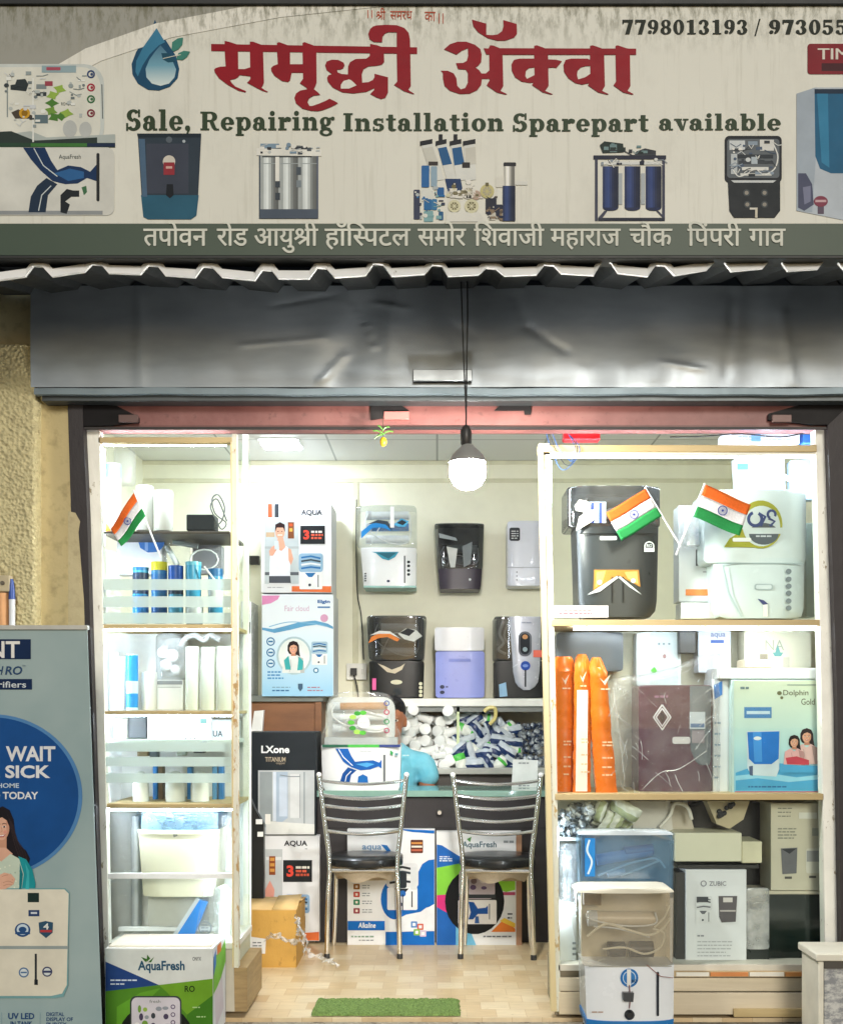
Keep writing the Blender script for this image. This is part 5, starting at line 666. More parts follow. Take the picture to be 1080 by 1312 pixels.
p = Print(YB+.0145); p.lines(590, 810, 608, 1, 1, 2, '#9a9aa6'); p.rect(575, 844, 603, 848, '#7f88c8', 2); p.ell(566.5, 880, 3, 2.4, '#3a3d52', 3); p.ell(566.5, 887, 3, 2.2, '#3a3d52', 3); p.rect(571, 879, 574, 881, '#5a5f86', 3); p.build('printed_face', t)
t = purifier('black purifier with a silver shield front and blue disc, standing on the long shelf', rrows(633, 790, 697, 846, 3), rrows(634, 847, 697, 894, 2), YB+.05, .2, SMOKE, BODYB, bulge=.01); MB().prism(rrect(636, 792, 697, 846, 4), YB+.20, YB+.245, C('#777d80', .4)).build('back_shell', t)
mb = MB(); tube_px([(645, 796), (640, 812), (645, 824), (638, 832), (648, 838)], YB+.08, .009, C('#dfe1df', .4), mb); tube_px([(650, 800), (646, 815), (652, 826)], YB+.08, .007, C('#dfe1df', .4), mb); mb.build('hose_bundle', t)
MB().loft([(790, 652, 693), (840, 656, 692), (860, 657, 691), (874, 660, 689), (880, 664, 685), (884, 670, 679)], YB+.025, .02, C('#b3b6c2', .25, .2), .012).build('silver_front', t)
p = Print(YB+.0115); p.poly(rrect(664, 809, 681, 841, 8), '#5b5e66', 2); p.poly(rrect(666.5, 811.5, 678.5, 838.5, 6), '#22262c', 3); p.ell(672.5, 816, 3.5, 3, '#b8875c', 4); p.ell(672.5, 832, 3, 3, '#8fa0a8', 4); p.ell(673, 853, 6.2, 6, '#2a4ba0', 3); p.rect(672, 858, 674, 880, '#22252c', 4); p.ell(673, 853, 3.6, 2, '#6f8cd0', 5); p.lines(668, 797, 682, 1, 1, 1.5, '#85889a'); p.rect(683, 833, 697, 842, '#d86a5a', 5); p.build('printed_face', t)
p = Print(YB+.0395); p.poly([(639, 877), (648, 874), (650, 892), (640, 893)], '#8fb4d2', 2); p.build('blue_sticker', t)
t = purifier('narrow white purifier with a dark panel beside the stacked cartons at the back', None, rrows(309, 770, 322, 891, 2), YB+.02, .25, CLEAR, BODYW, bulge=.004); MB().pbox(311, 797, 321, 850, YB+.012, YB+.015, C('#565b60', .3)).build('dark_panel', t)
# paper roll on cupboard shelf
mb = MB(); mb.prism([(322, 938), (326, 911), (338, 910), (336, 938)], 1.9, 1.94, WHITE); tag(mb.build('white_plate', bev=.003), 'white plate leaning above the tall black carton', 'plate')
# counter
YC = 1.33; ct = thing('shop_counter', 'dark laminate shop counter with a green edged glass top', 'counter', (.06, YC+.25, 0)); cx0, cx1 = P(404, 0, YC).x, .80
mb = MB(); mb.box((cx0, YC, 0.0), (cx1, YC+.30, P(0, 1022, YC).z), C('#2a272a', .5, var=.15)); mb.build('body', ct, bev=.002)
mb = MB(); gz = P(0, 1013, YC-.02).z; mb.box((cx0-.01, YC-.02, P(0, 1021, YC-.02).z), (cx1, YC+.32, gz), C('#7fa398', .12, coat=.5)); mb.build('glass_top', ct, bev=.002)
mb = MB(); mb.pbox(404, 1060, 705, 1061.5, YC-.0012, YC+.01, C('#141315', .5)); mb.build('drawer_gap', ct); mb = MB(); c0 = P(563, 1041, YC-.012); mb.lathe(c0-Vector((0, -.008, 0)), [(.017, 0), (.017, .012), (.010, .02)], CHROME, 16, Matrix.Rotation(math.radians(90), 3, 'X')); mb.build('lock_knob', ct)
# purifier on the counter
YP = YC+.03
t = thing('water_purifier', 'clear domed purifier with a blue twisted pipe print standing on the counter', 'water purifier', P(463, 1013, YP))
MB().loft([(886.5, 442, 484), (887.5, 434, 491), (890, 427, 497), (895, 422, 502), (903, 419, 505), (914, 418, 507), (930, 417, 508), (936, 414.5, 509.5), (942, 411.5, 512), (955, 411.5, 513)], YP, .18, CLEAR, .03, back=False).build('clear_cover', t); MB().loft([(955, 412, 513.5), (980, 412.5, 513), (1008, 414, 512), (1013, 417, 510)], YP, .2, BODYW, .03).build('tank_body', t)
MB().prism(rrect(420, 893, 506, 955, 15), YP+.15, YP+.175, C('#e2e4e2', .4)).build('back_shell', t); cover_inside(t, 428, 898, 496, 940, YP+.07, 3, ('#b98a5c', '#dfe3e4', '#dfe3e4'))
MB().pbox(416, 945, 509, 954, YP+.0, YP+.1, C('#b5babb', .4)).build('inner_tray', t)
p = Print(YP-.031); p.rect(413, 954, 446, 957.5, '#2f5f4c', 3); p.rect(446, 954, 486, 957.5, '#4fae52', 3); p.rect(486, 954, 513, 957.5, '#39467a', 3); B1 = '#1c5aa8'
p.poly([(430, 959), (446, 959), (450, 968), (455, 976), (464, 975), (478, 974), (486, 977), (489, 973), (489, 985), (485, 982), (474, 986), (462, 987), (450, 983), (440, 976)], B1, 3); p.poly([(446, 983), (457, 987), (450, 993), (448, 1004), (435, 1004), (439, 991)], '#174a90', 3); p.poly([(456, 979), (470, 977), (480, 979), (470, 983)], '#4fa0d8', 4); p.line([(434, 960), (440, 970), (452, 981)], 1, '#dfe8f0', 5); p.line([(442, 1003), (444, 994), (450, 988)], 1, '#dfe8f0', 5); p.poly([(458, 1004), (459, 995), (465, 992), (471, 995), (472, 1004)], '#1f63ac', 3); p.rect(491, 967, 494, 1003, '#6d7276', 3); p.text('AquaFresh', 461, 961.5, 476, 964, '#8793a0', 4); p.poly([(500, 961), (504, 964), (503, 968), (500, 966)], '#3f9a5c', 4); p.rect(506, 965, 510, 968, '#6b98a0', 4)
for a in range(7):
    an = math.radians(80+a*33); p.poly([(463+13*math.cos(an)+4.5*math.cos(q), 926-13*math.sin(an)+3*math.sin(q)) for q in [k*.7 for k in range(9)]], ('#58b043', '#3c8f38', '#9cd05a')[a % 3], 4)
p.ell(466, 926, 8, 7, '#e6ebe6', 3); p.text('fresh', 462, 924, 471, 927.5, '#7a8a96', 6)
for y, c in ((901, '#4a5a9a'), (912.5, '#b04a5c'), (924.5, '#3f8a52'), (936, '#a0405c')): p.ring(495.5, y, 3.6, 1.3, c, 3)
p.build('printed_face', t)
# ---------------------------------------------------------------- man behind the counter
def capsule(mb, a, b, ra, rb, mat, n=5):
    a = Vector(a); b = Vector(b)
    for i in range(n+1): mb.ball(a.lerp(b, i/n), ra+(rb-ra)*i/n, mat, 12, 8)
def remesh(mb, name, parent, vox, smooth=6):
    o = mb.build(name, parent); r = o.modifiers.new('skin', 'REMESH'); r.mode = 'VOXEL'; r.voxel_size = vox; r.use_smooth_shade = True
    sm = o.modifiers.new('soft', 'SMOOTH'); sm.iterations = smooth; sm.factor = .5
    return o
YM = 1.80; hd = P(501, 924, YM); SK = C('#a3694b', .5, var=.08); m = thing('person', 'man in a turquoise polo shirt sitting behind the counter, half hidden by the clear purifier', 'person', (hd.x, YM, 0))
H = lambda x, y, z: (hd.x+x, YM+y, hd.z+z)
mb = MB(); mb.ball(H(0, .01, .03), (.077, .095, .10), SK); mb.ball(H(0, -.02, -.04), (.062, .075, .085), SK); mb.ball(H(0, -.09, -.02), (.014, .022, .024), SK, 10, 7); mb.ball(H(0, -.075, -.07), (.028, .016, .012), SK, 10, 7); mb.ball(H(0, -.065, -.105), (.03, .02, .02), SK, 10, 7)
for s_ in (-1, 1): mb.ball(H(.079*s_, .015, -.005), (.011, .022, .034), SK, 10, 7); mb.ball(H(.03*s_, -.078, .022), (.022, .012, .009), SK, 10, 7)
capsule(mb, H(0, .02, -.08), H(0, .03, -.19), .056, .062, SK)
for s_ in (-1, 1):
    capsule(mb, H(0, .03, -.20), H(.17*s_, .03, -.235), .06, .058, SK); capsule(mb, H(.185*s_, .03, -.25), H(.215*s_, .01, -.50), .052, .041, SK, 8); capsule(mb, H(.215*s_, .01, -.50), H(.10*s_, -.22, -.60), .040, .027, SK, 8)
    w = Vector(H(.10*s_, -.22, -.60)); mb.ball(w+Vector((-.03*s_, -.05, 0)), (.038, .045, .016), SK)
    for k, L in enumerate((.062, .072, .066, .052)): a = w+Vector((-.058*s_+.024*k*s_-.002, -.085, 0)); capsule(mb, a, a+Vector((-.012*s_, -L*.55, -.004)), .0095, .009, SK, 3); capsule(mb, a+Vector((-.012*s_, -L*.55, -.004)), a+Vector((-.014*s_, -L, -.022)), .009, .0075, SK, 3)
    a = w+Vector((-.068*s_, -.03, 0)); capsule(mb, a, a+Vector((-.03*s_, -.045, -.01)), .011, .008, SK, 4)
capsule(mb, H(0, .04, -.26), H(0, .05, -.62), .13, .14, SK, 8)
for s_ in (-1, 1): capsule(mb, H(.09*s_, .04, -.66), H(.13*s_, -.34, -.64), .085, .062, SK, 6); capsule(mb, H(.13*s_, -.34, -.64), H(.13*s_, -.30, -1.06), .06, .04, SK, 6); capsule(mb, H(.13*s_, -.30, -1.07), H(.13*s_, -.44, -1.085), .038, .03, SK, 4)
remesh(mb, 'body', m, .009, 3)
SH = NT('turquoise_polo_cloth'); SH.set(Roughness=.9); SH.l(SH.ramp(SH.noise(9, 5), (.3, rgb('#66b8d0')), (.7, rgb('#86cbe0'))), SH.b.inputs['Base Color']); SH.bump(SH.noise(13, 4, (1, 1, .6)), .45, .03); SH = SH.m; mb = MB(); capsule(mb, H(0, .04, -.25), H(0, .05, -.64), .145, .152, SH, 10)
for s_ in (-1, 1): capsule(mb, H(.02*s_, .035, -.205), H(.17*s_, .03, -.238), .068, .068, SH, 8); capsule(mb, H(.185*s_, .03, -.25), H(.203*s_, .02, -.30), .064, .062, SH, 6)
remesh(mb, 'polo_shirt', m, .010, 4)
mb = MB(); capsule(mb, H(-.055, -.02, -.155), H(-.03, -.085, -.20), .018, .016, SH, 3); capsule(mb, H(.055, -.02, -.155), H(.03, -.085, -.20), .018, .016, SH, 3); capsule(mb, H(-.06, -.01, -.15), H(-.05, .07, -.14), .018, .018, SH, 3); capsule(mb, H(.06, -.01, -.15), H(.05, .07, -.14), .018, .018, SH, 3); capsule(mb, H(-.05, .07, -.14), H(.05, .07, -.14), .018, .018, SH, 3); remesh(mb, 'shirt_collar', m, .008, 3)
TR = m_fabric('dark_trousers_cloth', '#22252c'); mb = MB(); capsule(mb, H(0, .05, -.64), H(0, .05, -.68), .155, .155, TR, 2)
for s_ in (-1, 1): capsule(mb, H(.09*s_, .04, -.66), H(.13*s_, -.34, -.64), .095, .072, TR, 6); capsule(mb, H(.13*s_, -.34, -.64), H(.13*s_, -.30, -1.03), .07, .055, TR, 6)
remesh(mb, 'trousers', m, .012, 3)
HR = C('#131113', .6); mb = MB(); mb.ball(H(0, .022, .062), (.083, .10, .085), HR); mb.ball(H(0, .05, .02), (.08, .08, .09), HR); mb.ball(H(0, -.05, .10), (.06, .04, .03), HR)
hr = remesh(mb, 'hair', m, .008, 2)
mb = MB()
for s_ in (-1, 1): mb.ball(H(.03*s_, -.083, .005), (.013, .008, .007), C('#e2ddd6', .3), 10, 6); mb.ball(H(.03*s_, -.089, .005), (.006, .004, .006), C('#1d1412', .3), 8, 6)
mb.build('eyes', m); mb = MB(); mb.ball(H(0, -.088, -.068), (.024, .006, .006), C('#6b3a34', .5), 10, 6); mb.build('mouth', m)
p = Print(YM-.118); p.lines(516, 967, 524, 1, 1, 1.6, '#c9e6ee', 2, 0); p.build('chest_print', m)
# stool he sits on
st = MB(); st.box((hd.x-.2, YM-.12, .40), (hd.x+.2, YM+.24, hd.z-.80), BLACK); so = thing('stool', 'dark padded stool under the man behind the counter', 'stool', (hd.x, YM+.05, 0)); st.build('seat', so, bev=.02)
for sx in (-1, 1):
    for sy in (-.1, .2): mb = MB(); mb.tube([(hd.x+.17*sx, YM+sy, .40), (hd.x+.18*sx, YM+sy, .0)], .012, CHROME); mb.build('leg', so)
# ---------------------------------------------------------------- cartons in front of the counter
YX = 1.27
def f(p):
    BL = '#1663b4'; p.poly([(508, 1062), (556.5, 1064), (556.5, 1068), (528, 1066)], BL, 2); p.poly([(556.5, 1101), (549, 1102), (541, 1107), (536, 1117), (534, 1140), (528, 1158), (516, 1170), (505, 1175), (516, 1177), (534, 1172), (546, 1163), (556.5, 1160)], BL, 2); p.poly([(494, 1194), (556.5, 1193), (556.5, 1211), (494, 1211)], BL, 2); p.ell(506, 1152, 18, 26, BL, 3); p.poly([(512, 1176), (520, 1172), (540, 1168), (556.5, 1158), (556.5, 1192), (512, 1194)], '#dfe3e8', 4)
    p.rect(445.5, 1180, 493, 1192, BL, 2); p.text('Alkaline', 459, 1182, 481, 1189, '#e6ecf2', 4, .02, .1); p.lines(450, 1199, 488, 1, 1, 2, '#7f9c8a'); p.lines(460, 1204, 480, 1, 1, 1.4, '#8a8f95'); p.text('aqua', 464, 1083, 489, 1091, '#6f93b8', 4, .02); p.poly([(488, 1082), (496, 1083), (502, 1092), (495, 1090)], '#2a6fb4', 3)
    mini(p, 495, 1106, 536, 1166, '#d3d6da', '#e2e5e8', '#2a2e34', 5); p.poly(rrect(511, 1117, 521, 1138, 3), '#2a3036', 9); p.ell(516, 1145, 4, 4, '#2a66b0', 9); p.rect(515.2, 1146, 516.6, 1166, '#22282e', 10); p.poly(rrect(526, 1111, 534, 1140, 1), '#cdd2d6', 8)
    for y, c in ((1136, '#8a5a2c'), (1146, '#b04a40'), (1156, '#2f7a58'), (1167, '#8a3a44')): p.poly(rrect(453, y-3.5, 461, y+3.5, 1), c, 3); p.rect(455.5, y-1.5, 458.5, y+1.5, '#e2d8cc', 4); p.lines(464, y-2, 477, 2, 3, 1.3, '#8f969c')
    p.lines(455, 1122, 478, 1, 1, 2, '#5a6068'); p.poly(rrect(526, 1076, 542, 1093, 1.5), '#5a3228', 3); p.rect(527, 1079, 541, 1081.5, '#c98a4a', 4); p.rect(527, 1083.5, 541, 1086, '#d9d2c6', 4); p.rect(527, 1088, 541, 1090.5, '#b5604a', 4)
    for x, y, c in ((530.5, 1184.5, '#4a7fc0'), (538.5, 1187.5, '#c9604a'), (534, 1194.5, '#7fb04a'), (542, 1196, '#c8b9d2')): p.poly(rrect(x-4, y-4, x+4, y+4, .8), c, 6); p.rect(x-2, y-2, x+2, y+2, '#dfe3e8', 7)
carton('purifier_carton', 'blue and white purifier carton behind the first chair, leaning at the counter front', 445, 1062.5, 557, 1211, YX, .055, '#dde0e3', f)
def f(p):
    p.poly([(559.5, 1082), (566, 1083), (590, 1098), (610, 1108), (559.5, 1112)], '#2461b0', 2); p.lines(563, 1097, 580, 3, 2.6, 1.4, '#cfdcec', 4); p.poly([(559.5, 1112), (600, 1104), (580, 1130), (572, 1146), (559.5, 1147)], '#7cc242', 2); p.poly([(559.5, 1147), (573, 1146), (571, 1160), (577, 1172), (559.5, 1162)], '#c9357a', 3); p.poly([(559.5, 1156), (572, 1162), (584, 1180), (594, 1200), (585, 1211), (559.5, 1211)], '#2461b0', 2); p.poly([(584, 1183), (604, 1196), (610, 1211), (584, 1211)], '#6fb4d6', 2); p.poly([(632, 1113), (660, 1110), (660, 1140), (648, 1143), (636, 1138)], '#8ccb3f', 2); p.poly([(629, 1194), (645, 1178), (660, 1190), (660, 1194)], '#df7d36', 2); p.poly([(640, 1180), (646, 1176), (660, 1183), (660, 1189)], '#e9c24a', 3)
    p.ell(608, 1155, 38, 42, '#17191c', 4); p.poly(rrect(588, 1112, 634, 1152, 8), '#b3a8ae', 6); p.rect(588, 1146, 635, 1151, '#33383c', 7); p.poly(rrect(587, 1153, 636, 1184, 2), '#dcd9d6', 6)
    for k in range(9): p.ell(594+(k % 3)*13+random.uniform(-3, 3), 1119+(k//3)*9+random.uniform(-2, 2), random.uniform(2, 4), random.uniform(2, 4), random.choice(('#5a4a6a', '#6f9440', '#cfc9c8', '#7a6a70', '#8fae4c')), 8)
    p.poly([(600, 1155), (607, 1156), (612, 1164), (622, 1163), (625, 1160), (625, 1171), (612, 1171), (606, 1178), (600, 1178), (603, 1169)], '#1d4f96', 8); p.line([(627, 1158), (627, 1178)], 1.2, '#5a5f64', 8); p.poly([(608, 1183), (609, 1174), (613, 1174), (614, 1183)], '#3a5f9a', 8)
    p.text('AquaFresh', 592, 1078, 636, 1088, '#4a6470', 4, .02); p.poly([(598, 1075), (604, 1072), (602, 1079)], '#4f8a4a', 4); p.lines(645, 1077, 662, 1, 1, 3, '#8f9498'); p.lines(619, 1199, 660, 1, 1, 1.8, '#6a6f76'); p.rect(638, 1143, 660, 1147, '#b04a6a', 3); p.lines(650, 1170, 657, 2, 5, 2, '#4a4f56')
t = carton('purifier_carton', 'rainbow printed purifier carton with a black disc behind the second chair', 559, 1065.5, 668, 1211.5, YX, .055, '#dfe1e3', f)
MB().pbox(661, 1067, 668.3, 1211, YX-.0016, YX-.0003, C('#a8836a', .45)).build('side_strip', t)
def f(p):
    p.rect(315, 939, 405, 1070, '#24292e', 1); p.text('LXone', 335, 955.5, 371, 965, '#dfe3e6', 4, .03); p.text('TITANIUM', 340, 970, 366, 976, '#b5a892', 4, .01); p.text('copper', 354, 977, 366, 980, '#9a8f7f', 4); p.rect(331, 987, 403, 1069, '#b6bcc0', 3); p.rect(333, 989, 349, 1060, '#8f989c', 4); p.rect(350, 989, 362, 1052, '#c6d0de', 5); p.poly([(354, 989), (369, 989), (369, 1048), (362, 1053), (354, 1053)], '#9fb0c4', 6); p.rect(358, 996, 368, 1046, '#bcc9da', 7); p.rect(372, 992, 385, 1048, '#c9cdd0', 5); p.rect(384, 992, 385, 1048, '#8b9196', 6); p.poly([(341, 1052), (403, 1056), (403, 1069), (341, 1069)], '#d3d6d4', 6); p.rect(340, 1043, 347, 1056, '#e6e6e2', 8); p.rect(389, 989, 391, 1069, '#8f989c', 5); p.line([(359, 993), (372, 995), (385, 995)], 1.2, '#7d858c', 8)
carton('purifier_carton', 'tall black carton with a kitchen picture, standing on the white carton by the counter', 315, 938, 405.5, 1070, 1.28, .24, '#24292e', f)
def f(p):
    p.rect(339, 1088, 362, 1160, '#b9bfc2', 2); p.rect(341, 1098, 361, 1102, '#d2d6d8', 3); p.poly([(340, 1140), (346, 1128), (352, 1140), (350, 1160), (340, 1160)], '#d99a8c', 3); p.rect(345, 1097, 353, 1121, '#8a4a2a', 4)
    for y in (1099, 1106, 1113): p.rect(346, y, 352, y+4, '#c9924a', 5)
    p.text('AQUA', 364, 1077, 394, 1085, '#33373d', 4, .03); p.rect(391, 1087, 394, 1088, '#9aa0a5', 4); three(p, 363, 1102, 400, 1130); mini(p, 366, 1146, 397, 1192, '#8fb0d0'); p.poly([(379, 1196), (409, 1194), (409, 1205), (379, 1205)], '#d9703f', 3); p.ell(382, 1157, 7, 5, '#2a5a96', 7)
carton('purifier_carton', 'white carton with a black square and orange corner under the tall black carton', 338, 1070.5, 409.5, 1206, 1.285, .22, '#dcdfe3', f)
mb = MB(); mb.prism([(316, 1010), (326, 1035), (338, 1056), (338, 1152), (310, 1152), (310, 1010)], 1.05, 1.09, C('#17191b', .4)); lb = thing('dark_board', 'black board leaning between the glass case and the white carton', 'board', P(322, 1152, 1.05)); mb.build('board', lb, bev=.004)
mb = MB(); mb.pbox(328, 1050, 336, 1056, 1.035, 1.049, WHITE); mb.build('white_clip', lb); mb = MB(); mb.pbox(330, 1066, 337, 1072, 1.035, 1.049, WHITE); mb.build('white_clip', lb)
# open yellow carton with packing film
YY = .80; KR = m_peel('yellow_corrugated_board', '#c79a48', '#a8803a', .6); yc = thing('yellow_carton', 'open yellow cardboard carton on the floor with plastic film trailing out', 'box', P(340, 1241, YY))
mb = MB(); mb.pbox(296, 1166, 380, 1241, YY, YY+.33, KR); mb.build('carton', yc, bev=.003)
a = P(296, 1166, YY); b = P(380, 1166, YY); TB = C('#d2b27a', .6)
for (u0, u1, y0, y1, lift) in ((0, .62, .0, .16, .018), (.64, 1.0, .0, .17, .034), (0, 1.0, .175, .33, .010)):
    mb = MB(); mb.open = True; x0 = a.x+(b.x-a.x)*u0; x1 = a.x+(b.x-a.x)*u1; e = y0 if y0 > 0 else y0; hi = a.z+.003; l0, l1 = (0, lift) if y0 == 0 else (lift, 0)
    mb.quad([(x0, YY+y0, hi+l0), (x1, YY+y0, hi+l0), (x1+.004, YY+y1, hi+l1*1.2), (x0, YY+y1, hi+l1)], TB); fl = mb.build('flap', yc); fm = fl.modifiers.new('thick', 'SOLIDIFY'); fm.thickness = .004
p = Print(YY); p.poly([(321, 1200), (341, 1203), (340, 1222), (320, 1221)], '#d9dadb', 2); p.lines(324, 1207, 337, 2, 4, 1.6, '#6a6f74'); p.lines(323, 1215, 336, 1, 3, 2.6, '#4a4f55'); p.ell(345, 1160, 0, 0, '#222222', 2) if False else None; p.build('shipping_label', yc)
mb = MB()
for j, pts in enumerate(([(341, 1203, YY-.01), (352, 1198, YY-.03), (364, 1203, YY-.03), (378, 1208, YY-.03), (384, 1200, YY-.04), (382, 1186, YY), (379, 1172, YY)], [(381, 1178, YY), (388, 1196, YY-.06), (391, 1214, YY-.05), (398, 1222, YY-.06), (412, 1227, YY-.06), (424, 1232, YY-.08), (434, 1238, YY-.09)], [(383, 1190, YY), (393, 1205, YY-.07), (390, 1222, YY-.06)])):
    q = spline([P(x, y, Y) for x, y, Y in pts], 6)
    vs = []; 
    for i, v in enumerate(q): w = .011+.006*math.sin(i*1.7+j); vs += [v+Vector((w*math.sin(i*.9), -.008*math.cos(i*2.1), w)), v+Vector((0, -.012*math.sin(i*1.3), 0)), v-Vector((w*math.cos(i*.7), 0, w))]
    mb.add(vs, [(3*i+k, 3*i+k+1, 3*i+k+4, 3*i+k+3) for i in range(len(q)-1) for k in (0, 1)], see('#e6f0fa', .4, 'packing_film', .3, .12, .45, .8, 40), True)
mb.open = True; tag(mb.build('packing_film'), 'crumpled clear packing film trailing from the yellow carton to the floor', 'plastic film')
# ---------------------------------------------------------------- chairs
def chair(x, y, label):
    t = thing('steel_chair', label, 'chair', (x, y, 0), 'chairs in front of the counter'); h = .20
    for s_ in (-1, 1):
        mb = MB(); mb.tube(spline([(x+s_*.172, y-.00, .004), (x+s_*.168, y-.005, .24), (x+s_*.160, y+.005, .44), (x+s_*.178, y-.005, .62), (x+s_*.205, y-.045, .87)], 6), .0115, CHROME, 10); mb.ball((x+s_*.205, y-.045, .872), .013, WHITE, 10, 6); mb.build('rear_leg', t)
        mb = MB(); mb.tube(spline([(x+s_*.150, y+.24, .43), (x+s_*.155, y+.255, .2), (x+s_*.165, y+.272, .004)], 5), .011, CHROME, 10); mb.build('front_leg', t)
        mb = MB(); mb.lathe((x+s_*.172, y, 0), [(.014, 0), (.014, .02), (.012, .024)], C('#2b2c2e', .5), 12); mb.build('foot_cap', t)
    for z, w, dy in ((.845, .198, -.04), (.775, .19, -.026), (.725, .186, -.018), (.665, .18, -.012), (.605, .174, -.006)):
        mb = MB(); mb.tube(spline([(x-w, y+dy, z), (x-w*.6, y+dy+.018, z-.012), (x, y+dy+.028, z-.02), (x+w*.6, y+dy+.018, z-.012), (x+w, y+dy, z)], 5), .0075 if z > .8 else .0085, CHROME, 8); mb.build('back_rail', t)
    mb = MB(); a = ellipse(0, 0, .20, .165, 30); vs = []
    for rr, z in ((.90, .425), (.985, .43), (1, .445), (.985, .462), (.90, .472), (.5, .476)): vs += [(x+max(-.182, min(.182, px*rr)), y+.155+py*rr, z) for px, py in a]
    n = len(a); mb.add(vs, [(j*n+i, j*n+(i+1) % n, (j+1)*n+(i+1) % n, (j+1)*n+i) for j in range(5) for i in range(n)]+[tuple(range(n))[::-1], tuple(range(5*n, 6*n))], C('#1a1b1d', .3, coat=.2), True); mb.build('seat', t)
    mb = MB(); vs = [(x+px*.86, y+.155+py*.86, .4245-(.0 if k < 4 else .0)) for k, (px, py) in enumerate(a)]; vs += [(x+px*.70, y+.155+py*.70, .362-.014*math.sin(k*.9)) for k, (px, py) in enumerate(a)]; mb.add(vs, [(i, (i+1) % n, n+(i+1) % n, n+i) for i in range(n)]+[tuple(range(n, 2*n))], m_fabric('torn_seat_lining', '#b8aa94'), True); mb.build('seat_lining', t)
    mb = MB(); mb.tube([(x-.15, y+.01, .415), (x+.15, y+.01, .415)], .009, CHROME); mb.tube([(x-.15, y+.24, .415), (x+.15, y+.24, .415)], .009, CHROME); mb.build('seat_frame', t); return t
c1 = P(466, 1225, 1.0)
ch = chair(c1.x, .98, 'steel tube chair in front of the clear domed purifier')
dup(ch, (P(636, 1225, 1.0).x, .965, 0), (0, 0, math.radians(-4)), 'steel tube chair in front of the rainbow carton and the white counter stand')
# white sign stand (code left blank)
ss = thing('counter_stand', 'white card stand on the counter beside the heap of foil fittings', 'card stand', P(673, 1013, 1.55)); mb = MB(); mb.prism([(657, 973), (689, 974), (688, 1014), (655, 1014)], 1.55, 1.556, WHITE); mb.build('card', ss, bev=.001); p = Print(1.55); p.lines(664, 977, 682, 1, 1, 1.4, '#8f949a'); p.lines(664, 1006, 682, 1, 1, 1.4, '#8f949a'); p.build('print', ss); MB().pbox(657, 1012, 688, 1014.2, 1.50, 1.60, C('#d9dcde', .2)).build('foot', ss)
# mat
mt = MB(); a = P(398, 1303, .01); b = P(590, 1283, .23); t = NT('green_turf_mat'); t.set(Roughness=.95); t.l(t.ramp(t.noise(120, 4), (.3, rgb('#5a7838')), (.7, rgb('#93b060'))), t.b.inputs['Base Color']); t.bump(t.noise(150, 3), 1.0, .02)
nx, ny = 90, 30; vs = []; x0 = a.x; x1 = P(590, 1303, .01).x; r = random.Random(3)
for j in range(ny+1):
    for i in range(nx+1): e = i in (0, nx) or j in (0, ny); vs.append((x0+(x1-x0)*i/nx+(r.uniform(-.004, .004) if e else 0), .012+.225*j/ny+(r.uniform(-.003, .003) if e else 0), .003 if e else .012+r.uniform(-.003, .004)))
mt.add(vs, [(j*(nx+1)+i, j*(nx+1)+i+1, (j+1)*(nx+1)+i+1, (j+1)*(nx+1)+i) for j in range(ny) for i in range(nx)], t.m); mt.open = True; tag(mt.build('door_mat'), 'green artificial turf door mat lying on the parquet floor', 'mat')
# ---------------------------------------------------------------- heaps of fittings behind the counter
pr_ = MB(); pr_.lathe((0, 0, -.055), [(.012, 0), (.030, .004), (.033, .02), (.028, .024), (.028, .085), (.033, .088), (.033, .105), (.018, .11)], C('#e2e4e2', .35, var=.04), 16); wf = pr_.build('filter_housing', loc=(0, 0, 0)); tag(wf, 'white plastic filter housing heaped on the low shelf behind the counter', 'filter housing', 'white housings heaped behind the counter')
r = random.Random(11); first = True
for row, (yy, n, x0, x1, Y) in enumerate(((978, 5, 522, 580, 2.02), (964, 5, 526, 578, 2.05), (950, 5, 523, 580, 2.08), (936, 5, 519, 577, 2.10), (922, 4, 528, 580, 2.13), (977, 4, 530, 577, 2.15), (948, 4, 525, 575, 2.18))):
    for i in range(n):
        q = P(x0+(x1-x0)*i/(n-1)+r.uniform(-3, 3), yy+r.uniform(-3, 3), Y); e = (math.radians(90+r.uniform(-28, 28)), r.uniform(-.3, .3), math.radians(r.uniform(-40, 40)) if r.random() < .7 else math.radians(90))
        if first: wf.location = q; wf.rotation_euler = e; first = False
        else: dup(wf, q, e)
q = P(526, 912, 2.05); dup(wf, q, (1.3, .2, .3)); q = P(577, 914, 2.05); dup(wf, q, (1.2, .5, -.5)); q = P(517, 932, 2.0); dup(wf, q, (1.3, .2, .1))
def bag(name, base, st, gr, label, group):
    mb = MB(); N = 14; vs = []; b = C(base, .3); s2 = C(st, .35)
    for j in range(N+1):
        for i in range(N+1):
            u, v = 2*i/N-1, 2*j/N-1; h = .024*max(0, (1-u*u)*(1-v*v))**.5+.003*math.sin(9*u+5*v); vs.append((.062*u*(1-.1*v*v), -h, .034*v))
    nb = len(vs); vs += [(x, -y*.8, z) for x, y, z in vs]
    fa = {b: [], s2: []}
    for o_, sg_ in ((0, 1), (nb, -1)):
        for j in range(N):
            for i in range(N):
                f_ = (o_+j*(N+1)+i, o_+j*(N+1)+i+1, o_+(j+1)*(N+1)+i+1, o_+(j+1)*(N+1)+i); fa[s2 if (j in (2, 3, 4, 5, 6, 7) if gr else i in (0, 1, 2, 3, 10, 11)) else b].append(f_[::sg_])
    for mm, fs in fa.items(): mb.add(vs, fs, mm, True)
    mb.open = True; o = mb.build(name, loc=(0, 0, 0)); return tag(o, label, 'packet', group)
b1 = bag('fitting_packet', '#bcc5cd', '#1c315c', True, 'navy striped white packet in the heap on the low shelf', 'navy striped packets heaped behind the counter')
